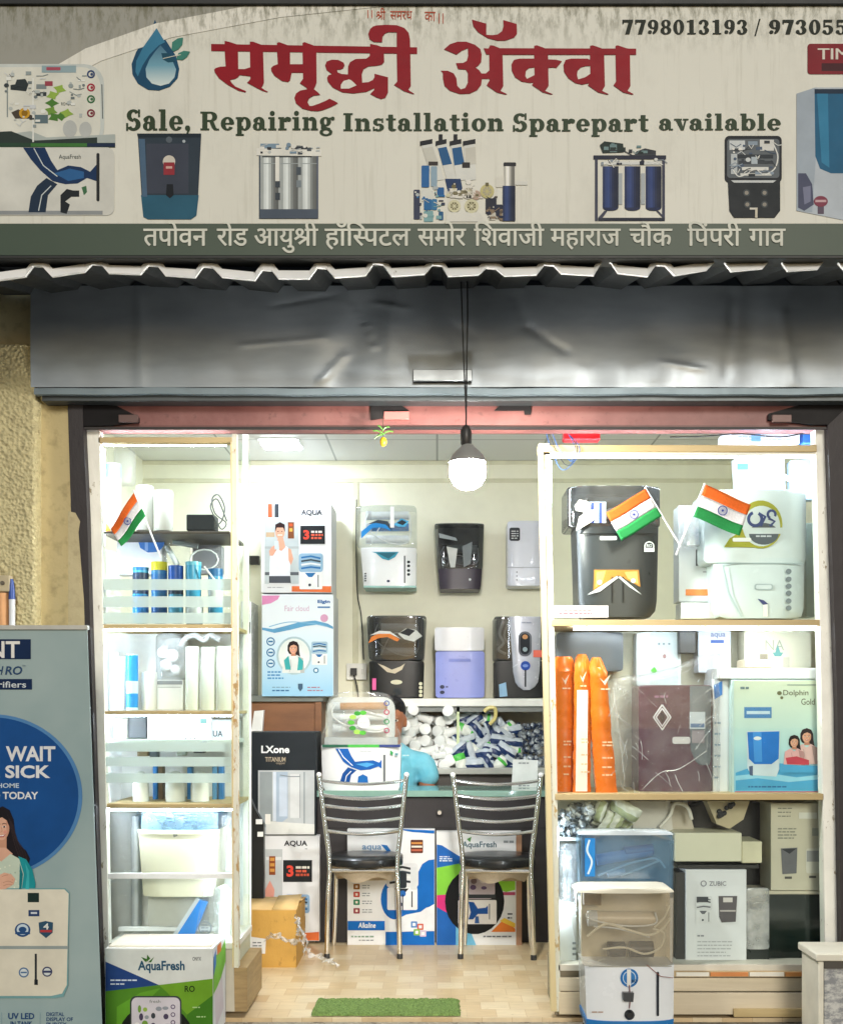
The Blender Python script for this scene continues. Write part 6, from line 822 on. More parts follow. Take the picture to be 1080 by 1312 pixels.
b2 = bag('fitting_packet', '#dfe3dc', '#4fb84a', False, 'green and white packet in the heap on the low shelf', 'green packets heaped behind the counter')
fA = fB = True
for k in range(40):
    c = (k % 8)/7; rw_ = k//8; q = P(590+68*c+r.uniform(-4, 4), 978-rw_*14+r.uniform(-4, 4)+(12 if c > .6 and rw_ > 3 else 0), 2.0+.035*rw_+r.uniform(-.02, .02)); e = (r.uniform(-.5, .5), r.uniform(-1.3, 1.3), r.uniform(-.5, .5)); g = (k*7) % 5 == 0
    if g:
        if fB: b2.location = q; b2.rotation_euler = e; fB = False
        else: dup(b2, q, e)
    else:
        if fA: b1.location = q; b1.rotation_euler = e; fA = False
        else: dup(b1, q, e)
fo = MB(); fo.lathe((0, 0, -.018), [(.008, 0), (.014, .006), (.010, .012), (.016, .02), (.012, .03), (.005, .036)], m_foil('foil_fitting', '#c9d0d4', '#3a4660'), 8); vf = fo.build('foil_fitting', loc=(0, 0, 0), flat=True); tag(vf, 'small shiny foil wrapped fitting in the pile by the white card stand', 'fitting', 'foil fittings piled behind the counter'); first = True
for k in range(78):
    q = P(654+44*r.random(), 986-(k//13)*10-8*r.random(), 2.0+.03*(k//13)); e = (r.uniform(0, 3), r.uniform(0, 3), r.uniform(0, 3)); s3 = r.uniform(1.1, 1.7)
    if first: vf.location = q; vf.rotation_euler = e; first = False
    else: dup(vf, q, e, None, (s3,)*3)
mb = MB(); tube_px([(620, 912), (626, 907), (634, 908), (634, 920), (627, 928)], 2.02, .011, C('#cdbf7a', .4), mb); tag(mb.build('coiled_hose'), 'short yellowish hose coiled on top of the packet heap', 'hose')
# ---------------------------------------------------------------- glass display cases
def case_light(label, px, Y):
    t = thing('spot_light', label, 'spot light', P(px, 553, Y)); q = P(px, 553, Y)
    MB().lathe(q+Vector((0, 0, .0)), [(.028, 0), (.028, .012), (.012, .02)], E('#f4faff', 500, 'spot_lens'), 16).build('glowing_lens', t); MB().lathe(q+Vector((0, 0, .013)), [(.034, 0), (.034, .014), (.02, .03)], WHITE, 16).build('housing', t); MB().lathe(q+Vector((0, 0, .043)), [(.005, 0), (.005, 2.656-q.z-.043)], WHITE, 8).build('stem', t)
case_light('bright spot light above the glass case of blue bottles', 283, .12); case_light('bright spot light above the glass case with two crossed flags', 845, .12)
FROST = NT('frosted_film'); FROST.set(Base_Color=(*rgb('#d6ebe6'), 1), Roughness=.7, Alpha=.6); FROST = FROST.m
lc = thing('glass_case', 'tall narrow glass display case with frosted stripes and blue bottles', 'display case', (P(215, 0, .17).x, .17, 0), 'glass display cases')
def post(t, pts, Y0, Y1, mat, name='post'): return MB().prism(pts, Y0, Y1, mat).build(name, t, bev=.002)
post(lc, [(107.5, 551), (128, 551), (134, 900), (141, 1300), (133, 1310), (124.5, 1060), (116.5, 800), (112.5, 655)], -.012, .03, WHITEP); post(lc, [(297.5, 556), (303.5, 556), (306, 1240), (300, 1240)], -.012, .02, m_peel('white_edge_strip', '#d5d3c4', '#a98958', .55)); post(lc, [(295.5, 566), (297.3, 566), (299.5, 1240), (298, 1240)], -.016, .0, WOOD, 'wood_bead')
post(lc, [(311, 556), (318, 556), (319, 1240), (312, 1240)], .335, .36, C('#dcdcd2', .45)); post(lc, [(300, 1240), (317, 1240), (317, 1296), (301, 1296)], -.01, .34, m_wood('rough_wood_block', '#86704a', '#a68c60'), 'foot_block')
MB().pbox(126, 560, 298, 567.5, -.012, .03, WOODH).build('top_rail', lc, bev=.002)
def shelf(t, x0, x1, y, mat, Y0=-.004, d=.34, th=5, name='shelf_board'): return MB().pbox(x0, y, x1, y+th, Y0, Y0+d, mat).build(name, t, bev=.0015)
shelf(lc, 131, 294, 680.5, C('#4d463f', .4), .02, .32, 3.5); shelf(lc, 133, 297, 800, WOODH); shelf(lc, 134, 297, 911, WOODH, th=4); shelf(lc, 136, 299, 1030, WOODH); shelf(lc, 136, 304, 1119, WHITE, -.004, .02, 7, 'front_bar'); shelf(lc, 138, 304, 1208, C('#d9d9d0', .5), th=8)
MB().pbox(138, 1216, 302, 1296, .01, .34, C('#c9c4b4', .5)).build('base_box', lc)
MB().pbox(152, 1188, 290, 1193, .10, .12, WHITE).build('inner_bar', lc)
for y0, y1 in ((568, 799), (806, 910), (916, 1029), (1036, 1207)): pn = MB(); pn.open = True; pn.quad([P(131, y0, 0), P(131, y1, 0), P(297, y1, 0), P(297, y0, 0)], GLASS).build('glass_pane', lc)
mb = MB(); a = P(303, 560, .02); b = P(306, 1238, .335); mb.box((a.x-.002, .022, b.z), (a.x+.001, .334, a.z), GLASS); mb.build('side_pane', lc)
MB().pbox(136, 812, 322, 1216, .352, .358, C('#dfe3e2', .6)).build('back_panel', lc)
for y in (742, 764, 785, 951, 970, 991):
    hh = 14 if y < 900 else 12; MB().pbox(133, y, 296, y+hh, -.0052, -.003, FROST).build('frosted_stripe', lc)
for x0, x1, y0, y1, Y in ((131, 134, 575, 1200, .035), (136, 290, 568.5, 571, .04), (138, 296, 806, 808, .03), (138, 297, 916, 918, .03), (140, 298, 1036.5, 1038.5, .03), (299, 301, 1040, 1200, .03)): MB().pbox(x0, y0, x1, y1, Y, Y+.008, LED).build('led_strip', lc)
def roll(name, label, x0, y0, x1, y1, Y, mat, cat='roll', group=None, bands=(), lean=0, extra=None):
    """standing cylinder given by its outline in photo pixels"""
    a = P(x0, y1, Y); b = P(x1, y1, Y); r_ = (b.x-a.x)/2; h = P(0, y0, Y).z-a.z; c = Vector(((a.x+b.x)/2, Y+r_, a.z)); t = thing(name, label, cat, c, group)
    M = Matrix.Rotation(math.radians(lean), 3, 'Y'); bo_ = MB().lathe(c, [(r_*.95, 0), (r_, .004), (r_, h-.005), (r_*.94, h), (r_*.5, h)], mat, 20, M); bo_ = bo_.build('body', t)
    for f0, f1, m_, nm in bands: MB().lathe(c+M @ Vector((0, 0, f0*h)), [(r_*1.015, 0), (r_*1.015, (f1-f0)*h)], m_, 20, M).build(nm, bo_)
    return t
ROLLW = C('#e0e3df', .4, var=.03); BLU = C('#1f73b8', .3); BLU2 = C('#3fa0c8', .3); NAVY = C('#1c3350', .35)
roll('filter_roll', 'white filter roll beside the orange-white-green flag on the top shelf of the narrow case', 172, 621, 194, 679, .12, ROLLW, 'filter'); roll('filter_roll', 'wider white filter roll next to the black adapter in the narrow case', 195, 627, 219, 679, .10, ROLLW, 'filter'); roll('filter_roll', 'tall white roll with a blue wrap in the corner of the narrow case', 129, 592, 152, 679, .2, ROLLW, 'filter', None, ((.78, .98, C('#9fc0dd', .3), 'blue_wrap'),))
t = MB().pbox(239, 659, 275, 679.5, .12, .2, C('#1f2326', .45)); tag(t.build('power_adapter', bev=.004), 'black power adapter lying on the top shelf of the narrow case', 'adapter')
mb = MB(); tube_px([(273, 676, .14), (284, 668, .14), (288, 650, .14), (280, 634, .13), (272, 640, .13), (276, 658, .12), (290, 670, .12), (284, 678, .12), (276, 664, .12), (270, 648, .12), (279, 640, .13), (291, 668, .13)], .13, .003, C('#5b5f60', .4), mb); tag(mb.build('adapter_cable'), 'coiled grey cable beside the black adapter in the narrow case', 'cable')
MB_ = MB(); MB_.lathe(P(136, 683, .06), [(.018, 0), (.02, .01), (.008, .034), (.003, .036)], C('#d98a1e', .4), 12); tag(MB_.build('orange_stopper'), 'small orange cap at the corner of the narrow case top shelf', 'cap')
for x0, y0, x1, y1, m_, b_, lb in ((168, 726, 188, 798, BLU2, ((.12, .5, BLU, 'label_band'), (.52, .9, NAVY, 'dark_band'), (.94, 1.0, BLU, 'cap')), 'pale blue filter bottle with a dark upper band behind frosted stripes'), (192, 719, 212, 798, C('#2f78ae', .3), ((.05, .42, C('#12518f', .3), 'label_band'), (.5, .8, C('#2a6cab', .3), 'blue_band'), (.86, 1.0, C('#d5cf2a', .35), 'yellow_cap')), 'blue filter bottle with a yellow top, second in the row behind frosted stripes'), (214, 724, 233, 798, C('#4d9ec4', .3), ((.5, .62, NAVY, 'dark_band'), (.72, 1.0, C('#1450a8', .3), 'blue_band')), 'filter bottle with a royal blue top band behind the stripes'), (236, 719, 256, 765, C('#3a93b8', .3), ((.9, 1.0, C('#69b8cf', .3), 'pale_band'),), 'short turquoise filter bottle standing on a dark blue can'), (265, 728, 284, 798, C('#2f83a8', .3), ((.35, .6, C('#d9dfdc', .4), 'white_label'), (.86, 1.0, C('#175a8c', .3), 'cap')), 'turquoise filter bottle with a white mark, last in the row behind frosted stripes')):
    roll('filter_bottle', lb, x0, y0, x1, y1, .10, m_, 'bottle', 'blue filter bottles in the narrow case', b_)
roll('paint_can', 'dark blue can under the short turquoise bottle in the narrow case', 236, 766, 258, 799, .10, NAVY, 'can', None, ((.35, .7, C('#c9d0d2', .35), 'label_band'),))
def f(p): p.poly([(176, 689), (212, 689), (210, 700), (203, 707), (190, 708), (180, 702)], '#3a70b8', 3); p.rect(186, 690, 190, 706, '#7fa0d0', 4)
carton('small_carton', 'white carton with a blue patch behind the row of blue bottles', 150, 686, 208, 736, .24, .08, '#dcdfe2', f)
mb = MB(); mb.prism(rrect(247, 698, 284, 735, 3), .27, .33, C('#8f919c', .4)); tag(mb.build('grey_box', bev=.003), 'grey box behind the last blue bottle in the narrow case', 'box')
mb = MB().loft(rrows(210, 686, 240, 722, 8), .26, .06, WRAP, .03); tag(mb.build('plastic_bag'), 'crumpled clear plastic bag between the white carton and the grey box', 'bag')
# third shelf
roll('filter_bottle', 'pale bottle with a bright blue upper half on the third shelf', 160, 838, 175, 910, .08, C('#b9d6e4', .3), 'bottle', None, ((.05, .3, C('#2a7fc0', .3), 'blue_band'), (.52, .98, C('#2f8ad0', .3), 'blue_band')))
roll('filter_roll', 'short pale roll beside the pale bottle with a blue upper half', 179, 861, 199, 910, .10, ROLLW, 'filter')
G3 = 'white filter rolls standing in a row in the narrow case'
for i, (x0, x1, y0) in enumerate(((236, 254, 828), (256, 275, 829), (277, 296, 828))): roll('filter_roll', ('white filter roll next to the grey pouch of round fittings', 'white filter roll in the middle of the row of three', 'white filter roll at the glass edge of the row of three')[i], x0, y0, x1, 910, .12, C('#c3cabf', .4, var=.03), 'filter', G3)
for i, x in enumerate((138, 147)): roll('wrapped_roll', ('plastic wrapped white roll at the post of the narrow case, third shelf', 'plastic wrapped white roll behind the pale blue topped bottle')[i], x, 836+6*i, x+13, 910, .2-.03*i, C('#cfdbe2', .35), 'roll')
mb = MB().loft(rrows(200, 812, 236, 874, 6), .24, .08, C('#8f9494', .4), .02); t = thing('fitting_pouch', 'grey pouch of round white fittings on the third shelf of the narrow case', 'pouch', P(218, 874, .24)); mb.build('pouch', t)
for x, y, r_ in ((210, 836, 7), (222, 840, 8), (214, 852, 7), (226, 858, 6)): q = P(x, y, .222); MB().lathe(q, [(r_*.0032, 0), (r_*.0032, .012), (r_*.002, .016)], WHITE, 14, Matrix.Rotation(math.radians(90), 3, 'X')).build('round_fitting', t)
def f(p): p.rect(201, 872, 234, 877, '#8f9499', 3); p.rect(203, 880, 232, 881, '#a9aeb0', 3)
carton('small_carton', 'small white carton under the grey pouch of round fittings', 200, 871, 235, 910, .16, .1, '#dfe2e2', f); mb = MB(); tube_px([(232, 828), (238, 818), (250, 814), (262, 820), (270, 814), (282, 820)], .2, .012, C('#c9ced0', .35), mb); tag(mb.build('hose_piece'), 'pale bent hose lying on top of the row of white rolls', 'hose')
# fourth shelf
def f(p): p.glyph(sans('AQUA', .02), 236, 944, 252, 949, '#4a4f55', 3); p.rect(257, 921, 265, 927, '#5a7f80', 3)
carton('flat_carton', 'flat white carton with small print on the fourth shelf of the narrow case', 189, 917, 271, 951, .14, .15, '#dcdfe2', f)
def f(p): p.text('UA', 273, 936, 286, 944, '#3f444a', 3, .03)
carton('flat_carton', 'grey carton lettered UA beside the flat white carton', 271.5, 922, 300, 951, .15, .15, '#a9b1b8', f); mb = MB().pbox(164, 918, 188, 946, .2, .28, C('#5b6068', .4)); tag(mb.build('dark_pack', bev=.004), 'dark grey pack on the fourth shelf next to the flat white carton', 'pack'); mb = MB().pbox(145, 920, 163, 947, .18, .28, C('#cfd2d0', .4)); tag(mb.build('pale_pack', bev=.004), 'pale grey pack at the post on the fourth shelf of the narrow case', 'pack')
MB().pbox(142, 948, 298, 953, .05, .30, C('#b4bfb8', .4)).build('middle_board', lc)
for i, (x0, x1) in enumerate(((171, 191), (213, 238), (245, 268))):
    c = P((x0+x1)/2, 1030, .12); rr = (x1-x0)/2*.0031; t = thing('bent_housing', ('white dome shaped housing behind the lower frosted stripes beside the dark pack', 'white dome shaped housing in the middle behind the lower frosted stripes', 'white dome shaped housing beside the glass edge behind the lower frosted stripes')[i], 'housing', c, 'white dome housings in the narrow case')
    MB().lathe(c, [(rr, 0), (rr, .07), (rr*.95, .095), (rr*.75, .115), (rr*.4, .127), (.004, .13)], ROLLW, 18).build('dome', t); MB().lathe(c, [(rr*1.08, 0), (rr*1.08, .012)], C('#b9c4c0', .4), 18).build('collar', t)
for i, (x, c_) in enumerate(((196, '#2a6fb0'), (203, '#6b5a48'), (240, '#3f7fb8'), (272, '#5f94c0'), (280, '#3a78b4'))): mb = MB().pbox(x, 975+4*(i % 3), x+6, 1030, .2, .24, C(c_, .4)); tag(mb.build('slim_pack', bev=.003), ('slim blue pack', 'slim brown pack', 'slim mid blue pack', 'slim pale blue pack', 'slim dark blue pack')[i]+' standing between the white dome housings', 'pack')
# lower compartment: cream tank with a blue lid, bags
t = thing('cream_tank', 'cream purifier tank with a blue lid in the bottom of the narrow case', 'tank', P(229, 1148, .12)); MB().loft([(1066, 178, 280), (1072, 178, 280), (1146, 184, 275), (1148, 186, 273)], .10, .2, C('#d9d6c0', .35, var=.04), .02).build('tank', t); MB().loft([(1036, 184, 278), (1040, 182, 279), (1064, 181, 280)], .10, .2, see('#7fb6dc', .9, 'blue_clear_lid', .15, .1, .25, .6, 30, '#9fc8e4'), .022).build('blue_lid', t); MB().loft([(1063, 177, 281), (1068, 177, 281)], .094, .21, C('#e0ddc6', .35), .022).build('rim', t); MB().pbox(190, 1148, 268, 1207, .16, .26, C('#b9bab4', .5)).build('stand', t)
p = Print(.079); p.poly([(221, 1066), (227, 1065), (228, 1071), (223, 1073)], '#8d8f88', 2); p.build('tap_mark', t)
mb = MB().loft(rrows(141, 1040, 168, 1116, 4), .16, .1, WRAP, .03); tag(mb.build('plastic_bag'), 'crinkled clear bag standing beside the cream tank with a blue lid', 'bag'); mb = MB().loft(rrows(141, 1128, 166, 1205, 4), .14, .1, WRAP, .03); tag(mb.build('plastic_bag'), 'crinkled clear bag below the bar next to the cream tank', 'bag'); mb = MB().loft(rrows(168, 1045, 178, 1190, 3), .22, .05, C('#c9cfd2', .45), .01); tag(mb.build('grey_board'), 'narrow grey panel standing behind the crinkled bags', 'panel')
mb = MB(); mb.prism([(222, 1206), (256, 1153), (266, 1156), (246, 1206)], .08, .10, C('#2f7fd0', .35)); mb.prism([(216, 1206), (252, 1150), (256, 1153), (222, 1206)], .085, .10, C('#d5dde4', .35)); tag(mb.build('blue_pouch', bev=.003), 'folded bright blue pouch leaning above the green boxed purifier', 'pouch'); mb = MB(); mb.prism([(248, 1207), (262, 1136), (272, 1132), (282, 1142), (278, 1206)], .06, .09, WRAP); t2 = mb.build('clear_pouch', bev=.004); tag(t2, 'clear pouch with a round mark leaning beside the folded blue pouch', 'pouch')
p = Print(.058); p.ring(263, 1189, 9, 2, '#8f979a', 2); p.lines(258, 1184, 268, 3, 4, 1.6, '#8f979a', 2); tg = p.build('round_mark', t2)
mb = MB(); mb.prism([(274, 1207), (276, 1138), (287, 1134), (296, 1144), (294, 1207)], .09, .13, C('#c9d0c0', .35)); tag(mb.build('pale_pouch', bev=.005), 'pale green white pouch beside the clear pouch in the narrow case', 'pouch')
# loose bags and small stock filling the narrow case
for i, (x0, y0, x1, y1, Y, lb) in enumerate(((131, 705, 150, 798, .05, 'clear crinkled bag at the peeling post beside the row of blue bottles'), (276, 700, 294, 798, .20, 'clear crinkled bag behind the last blue bottle'), (138, 920, 152, 1028, .06, 'clear crinkled bag at the peeling post on the fourth shelf'), (282, 1044, 298, 1115, .10, 'clear crinkled bag squeezed beside the blue lidded cream tank'), (146, 575, 170, 620, .25, 'clear crinkled sheet hanging in the top corner of the narrow case'), (206, 818, 238, 868, .10, 'clear crinkled bag over the grey pouch of round fittings'))):
    mb = MB().loft(rrows(x0, y0, x1, y1, 4), Y, .05, WRAP, .02); tag(mb.build('plastic_bag'), lb, 'bag')
for i, (x0, y0, x1, y1, c_, lb) in enumerate(((214, 700, 220, 724, '#c9d3d8', 'thin pale cartridge lying over the row of blue bottles'), (222, 694, 246, 700, '#9fa9ae', 'grey cartridge lying on the plastic bag behind the blue bottles'))):
    mb = MB(); mb.tube([P(x0, y0, .2), P(x1+8, y1, .2)], .011, C(c_, .35), 12); tag(mb.build('thin_cartridge'), lb, 'cartridge')
mb = MB()
for k in range(4): q = [P(262+18*math.cos(a*.52), 717+13*math.sin(a*.52), .17+.006*k) for a in range(12)]; mb.tube(q, .0035, C('#d5dde0', .3), 6, True)
tag(mb.build('coiled_tubing'), 'coil of thin white tubing behind the turquoise bottles', 'tubing')
mb = MB(); mb.tube([P(262, 726, .09), P(276, 744, .09)], .004, C('#e2e2de', .4), 8); tag(mb.build('white_rod'), 'thin white rod leaning on the turquoise bottles', 'rod')
for i, (x, y, w, h, c_) in enumerate(((176, 983, 14, 10, '#7a6a50'), (192, 985, 10, 14, '#58606a'), (226, 980, 12, 12, '#aab4b4'), (248, 981, 14, 8, '#3f464e'))): mb = MB().pbox(x, y-24, x+w, y-24+h, .10, .14, C(c_, .4)); tag(mb.build('small_part', bev=.003), ('small brown part', 'small slate part', 'small pale part', 'small black part')[i]+' lying behind the middle frosted stripes', 'spare part')
mb = MB(); tube_px([(200, 957, .06), (225, 953, .05), (248, 957, .05), (262, 951, .05), (280, 958, .06), (292, 956, .06)], .06, .004, C('#6a7274', .4), mb); tube_px([(246, 955, .05), (256, 962, .04), (270, 952, .05), (282, 962, .06)], .06, .0035, C('#8b9496', .4), mb); tag(mb.build('grey_tubing'), 'tangle of thin grey tubing over the middle frosted stripes', 'tubing')
# ---------------------------------------------------------------- wide case
rc = thing('glass_case', 'wide glass display case with pale wood rails and two crossed flags', 'display case', (P(880, 0, .17).x, .17, 0), 'glass display cases')
post(rc, [(690, 568), (696, 568), (703, 900), (713, 1296), (706, 1296), (697, 900)], -.016, .03, WOOD); post(rc, [(696, 568), (704, 568), (712, 900), (718, 1296), (713, 1296), (703, 900)], -.010, .03, m_peel('white_post_face', '#dcdccb', '#b59a66', .58)); post(rc, [(1044, 546), (1062, 546), (1074, 1250), (1074, 1300), (1058, 1300), (1052, 900)], -.014, .04, WHITEP)
MB().pbox(689, 570, 1046, 579, -.018, .03, WOODH).build('top_rail', rc, bev=.002); MB().pbox(690, 579.3, 1046, 582.5, -.01, .02, C('#e2e2d6', .5)).build('top_bead', rc)
shelf(rc, 706, 1050, 794, WOODH, -.014, .34, 8); shelf(rc, 711, 1055, 1017, WOODH, -.014, .34, 8); shelf(rc, 715, 1060, 1236, C('#cfcabb', .5), -.01, .34, 8)
Bd = lambda x0, y0, x1, y1, Y, a, b: MB().pbox(x0, y0, x1, y1, Y, Y+.02, m_wood('plinth_board_'+a[1:], a, b, (.15, 1, 2), .6)).build('plinth_board', rc, bev=.002)
Bd(716, 1253, 1062, 1270, -.012, '#b5a88c', '#d8cdb4'); Bd(716, 1271, 860, 1300, -.012, '#c2b294', '#dccfb2'); Bd(858, 1272, 1062, 1300, -.016, '#bcae94', '#d5cab2'); Bd(860, 1244.5, 1062, 1252, -.02, '#a58f6c', '#c8b48c'); mb = MB().pbox(712, 1244, 1062, 1300, .012, .33, C('#8f8672', .6)); mb.build('plinth', rc); MB().pbox(940, 1293, 1062, 1303, -.03, -.018, WOODH).build('skirting_strip', rc); 
for i, (x0, x1, c_) in enumerate(((866, 908, '#e0ded2'), (910, 958, '#c9824a'), (960, 1004, '#e0ddd0'), (1006, 1046, '#c78a50'))): MB().pbox(x0, 1246, x1, 1251, -.026, -.0205, C(c_, .5)).build('tape_strip', rc)
for y0, y1, x0, x1 in ((583, 793, 704, 1046), (803, 1016, 709, 1053), (1026, 1235, 714, 1058)): pn = MB(); pn.open = True; pn.quad([P(x0, y0, 0), P(x0, y1, 0), P(x1, y1, 0), P(x1, y0, 0)], GLASS).build('glass_pane', rc)
MB().pbox(712, 800, 1062, 1244, .345, .352, C('#c9c8b4', .6)).build('back_panel', rc)
for x0, x1, y0, y1, Y in ((706, 1044, 583.5, 586, .05), (735, 1046, 804, 807, .02), (703, 706, 590, 790, .035), (712, 715, 1060, 1180, .035)): MB().pbox(x0, y0, x1, y1, Y, Y+.008, LED).build('led_strip', rc)
# on top of the case
mb = MB().pbox(722, 552, 769, 563, .06, .12, C('#c0202a', .35)); tag(mb.build('red_box', bev=.005), 'small red box on top of the wide glass case', 'box'); mb = MB()
for k in range(3): tube_px([(700+k*4, 556, .02), (706+k*5, 575, -.03), (720+k*5, 602-k*6, -.035), (738-k*2, 588, -.03), (742-k*3, 572, -.02), (728, 556, .04)], 0, .0014, C(('#2c5fa8', '#3a3f48', '#2c5fa8')[k], .4), mb)
tag(mb.build('loose_wires'), 'loose blue and black wires hanging off the top of the wide case', 'wires')
def f(p): p.lines(945, 551, 1018, 4, 4, 1.6, '#8fa0b4'); p.rect(962, 547.5, 974, 566, '#6a93c8', 3)
carton('flat_carton', 'pale lilac carton lying on top of the wide glass case', 936, 546, 1024, 568, .10, .2, '#cfd3de', f); mb = MB().pbox(1029, 546, 1045, 568, .10, .25, C('#2f62b0', .35)); tag(mb.build('blue_box', bev=.003), 'blue box on top of the wide case beside the pale lilac carton', 'box')
mb = MB(); tube_px([(858, 560), (900, 559), (950, 556), (1000, 560), (1040, 552)], .05, .0025, BLACK, mb); tag(mb.build('black_wire'), 'thin black wire running along the top of the wide glass case', 'wire')
mb = MB(); tube_px([(980, 584), (990, 600), (1008, 613), (1028, 616), (1044, 610)], .10, .008, LED, mb); tag(mb.build('glowing_tube_strip'), 'curved glowing white light strip in the top corner of the wide case', 'light strip')
# upper shelf
YT = .12
t = purifier('black purifier with a copper triangle band and dark clear cover, in the wide case', rrows(726, 624, 845, 676, 4), [(672, 738, 843), (678, 738, 843), (730, 740, 842), (770, 741, 841), (783, 744, 839), (791, 752, 832)], YT, .18, SMOKE, C('#24292c', .3), bulge=.03, inside=lambda t: cover_inside(t, 750, 634, 832, 668, YT+.08, 2, ('#4a5258', '#aab2b6'), False))
MB().prism(rrect(728, 626, 843, 676, 5), YT+.14, YT+.175, C('#3b4145', .4)).build('back_shell', t); p = Print(YT-.031); p.rect(747, 643, 776, 670, '#c3cfe0', 2); p.rect(757, 644, 761, 670, '#3a4f9a', 3); p.rect(767, 644, 771, 670, '#3a4f9a', 3); p.poly(rrect(768, 687, 790, 692, 2), '#d5d8d6', 3); p.poly([(761, 730), (818, 730), (820, 752), (792, 737), (760, 756)], '#b07a34', 3); p.poly([(764, 733), (776, 731), (772, 744), (763, 752)], '#d6a860', 4); p.poly([(800, 733), (816, 732), (817, 748), (804, 741)], '#d6a860', 4); p.ell(768, 746, 3, 3, '#dcd8c8', 5); p.ell(811, 744, 3, 3, '#dcd8c8', 5); p.poly([(752, 762), (790, 738), (792, 740), (768, 758)], '#cfd2d0', 5); p.poly([(822, 762), (794, 738), (792, 740), (806, 752)], '#cfd2d0', 5); p.rect(783, 739, 785, 772, '#14181a', 4); p.rect(797, 739, 799, 772, '#14181a', 4); p.ring(831.5, 700, 6.5, 1.4, '#cfd4d2', 3); p.rect(825, 702, 838, 707, '#cfd4d2', 3); p.text('RO', 828, 697, 835, 701, '#cfd4d2', 4, .02); p.line([(743, 684), (841, 684)], 1.4, '#0f1214', 3); p.build('printed_face', t)
for pts, nm in (([(736, 648), (742, 640), (752, 642), (757, 650), (750, 656), (738, 654)], 'white_valve'), ([(738, 680), (742, 662), (752, 655), (764, 652), (764, 664), (752, 672)], 'white_tag')): MB().prism(pts, YT-.038, YT-.028, C('#e0d8c8', .4)).build(nm, t)
t = purifier('white purifier with an olive drop emblem and six grey dots, in the wide case', rrows(902, 629, 1032, 722, 6), [(716, 912, 1031), (724, 914, 1030), (780, 917, 1029), (790, 922, 1026), (793, 930, 1018)], YT-.02, .2, C('#c6d4d6', .22, coat=.4, var=.03), C('#c3d3d6', .25, coat=.3, var=.03), bulge=.03)
p = Print(YT-.051); OL = '#9a9c2a'; p.ell(974, 672, 28, 31, OL, 2); p.poly([(927, 701), (934, 690), (950, 680), (960, 694), (980, 702), (940, 701)], OL, 2); p.ell(975, 674, 24, 26, '#c9d6d6', 3); p.ell(978, 684, 19, 14, '#4b565e', 4); p.poly([(950, 676), (1004, 676), (1002, 684), (954, 684)], '#c9d6d6', 5); p.ring(967, 665, 10.5, 4, '#2a3f73', 6, 110, 420); p.line([(972, 658), (980, 662), (974, 674)], 3.4, '#2a3f73', 7); p.ring(988, 659, 6.5, 3.2, '#2a3f73', 6, -30, 250); p.line([(984, 664), (992, 668), (986, 674)], 3.2, '#2a3f73', 7); p.poly(rrect(938, 689, 962, 694, 2), '#e6e8e6', 7); p.lines(968, 686, 990, 1, 1, 2, '#b9c2c6', 6)
for y in (732, 742, 751, 760, 770, 779): p.ell(1010, y, 3.6, 3.4, '#6d7a80', 3)
p.poly(rrect(966, 748, 990, 756, 3), '#9fb0b4', 3); p.poly(rrect(968, 749.5, 988, 754.5, 2), '#c9d6d8', 4); p.rect(918, 721, 1028, 722.5, '#93a5a8', 3); p.line([(926, 724), (934, 760), (950, 790)], 2, '#b3c6ca', 3); p.rect(977, 772, 983, 790, '#e6e8e6', 4); p.poly([(970, 767), (978, 769), (984, 774), (977, 775)], '#2f3c70', 5); p.build('printed_face', t)
def f(p): p.poly([(873, 664), (909, 662), (909, 672), (874, 674)], '#c6cfd6', 3); p.rect(888, 678, 905, 698, '#8fa9c8', 3); p.rect(891, 704, 904, 725, '#4a4f55', 3); p.rect(893, 707, 902, 712, '#c9ccd0', 4); p.rect(878, 755, 915, 763, '#d9834a', 3); p.rect(900, 732, 915, 733.5, '#8f9499', 3)
carton('slim_carton', 'slim white carton with an orange stripe between the black and white purifiers', 869, 648, 917, 771, .22, .1, '#d3d9dc', f)
def f(p): p.text('Kent', 895, 775, 914, 784, '#d07a4a', 3)
mb = MB().pbox(872, 772, 917, 793, .18, .28, C('#d0d6d6', .4)); tag(mb.build('low_carton', bev=.003), 'low pale carton under the slim white carton with an orange stripe', 'box')
q = P(886, 690, .17); mb = MB(); mb.lathe(P(886, 700, .17), [(.03, 0), (.03, .10), (.02, .12)], see('#e6eef2', .4, 'clear_jar', .15, .1, .35), 16); tag(mb.build('clear_jar'), 'clear wrapped roll leaning at the slim white carton', 'roll')
mb = MB(); mb.prism([(940, 588), (1004, 586), (1006, 640), (944, 640)], .26, .30, C('#b7cbe2', .4)); mb.prism([(1012, 590), (1044, 588), (1044, 640), (1014, 640)], .24, .30, C('#a9c2de', .4)); bgp = MB(); bgp.prism([(940, 588), (1004, 586), (1006, 640), (944, 640)], .26, .30, C('#b7cbe2', .4)); bt = thing('printed_bag', 'pale blue printed bag behind the white purifier with the olive emblem', 'bag', P(972, 640, .26)); bgp.build('bag', bt, bev=.006); p = Print(.26); p.lines(946, 606, 1000, 7, 5, 1.6, '#7f9cc0'); p.rect(944, 594, 958, 602, '#4f86c8', 3); p.build('print', bt)
mb = MB(); mb.prism([(1012, 590), (1044, 588), (1044, 640), (1014, 640)], .24, .29, C('#a9c2de', .4)); tag(mb.build('pale_blue_pouch', bev=.006), 'plain pale blue pouch in the top corner of the wide case', 'pouch'); mb = MB().pbox(1032, 670, 1047, 790, .2, .3, C('#bcd0cc', .4)); tag(mb.build('mint_carton', bev=.003), 'mint coloured carton beside the white purifier with six dots', 'box')
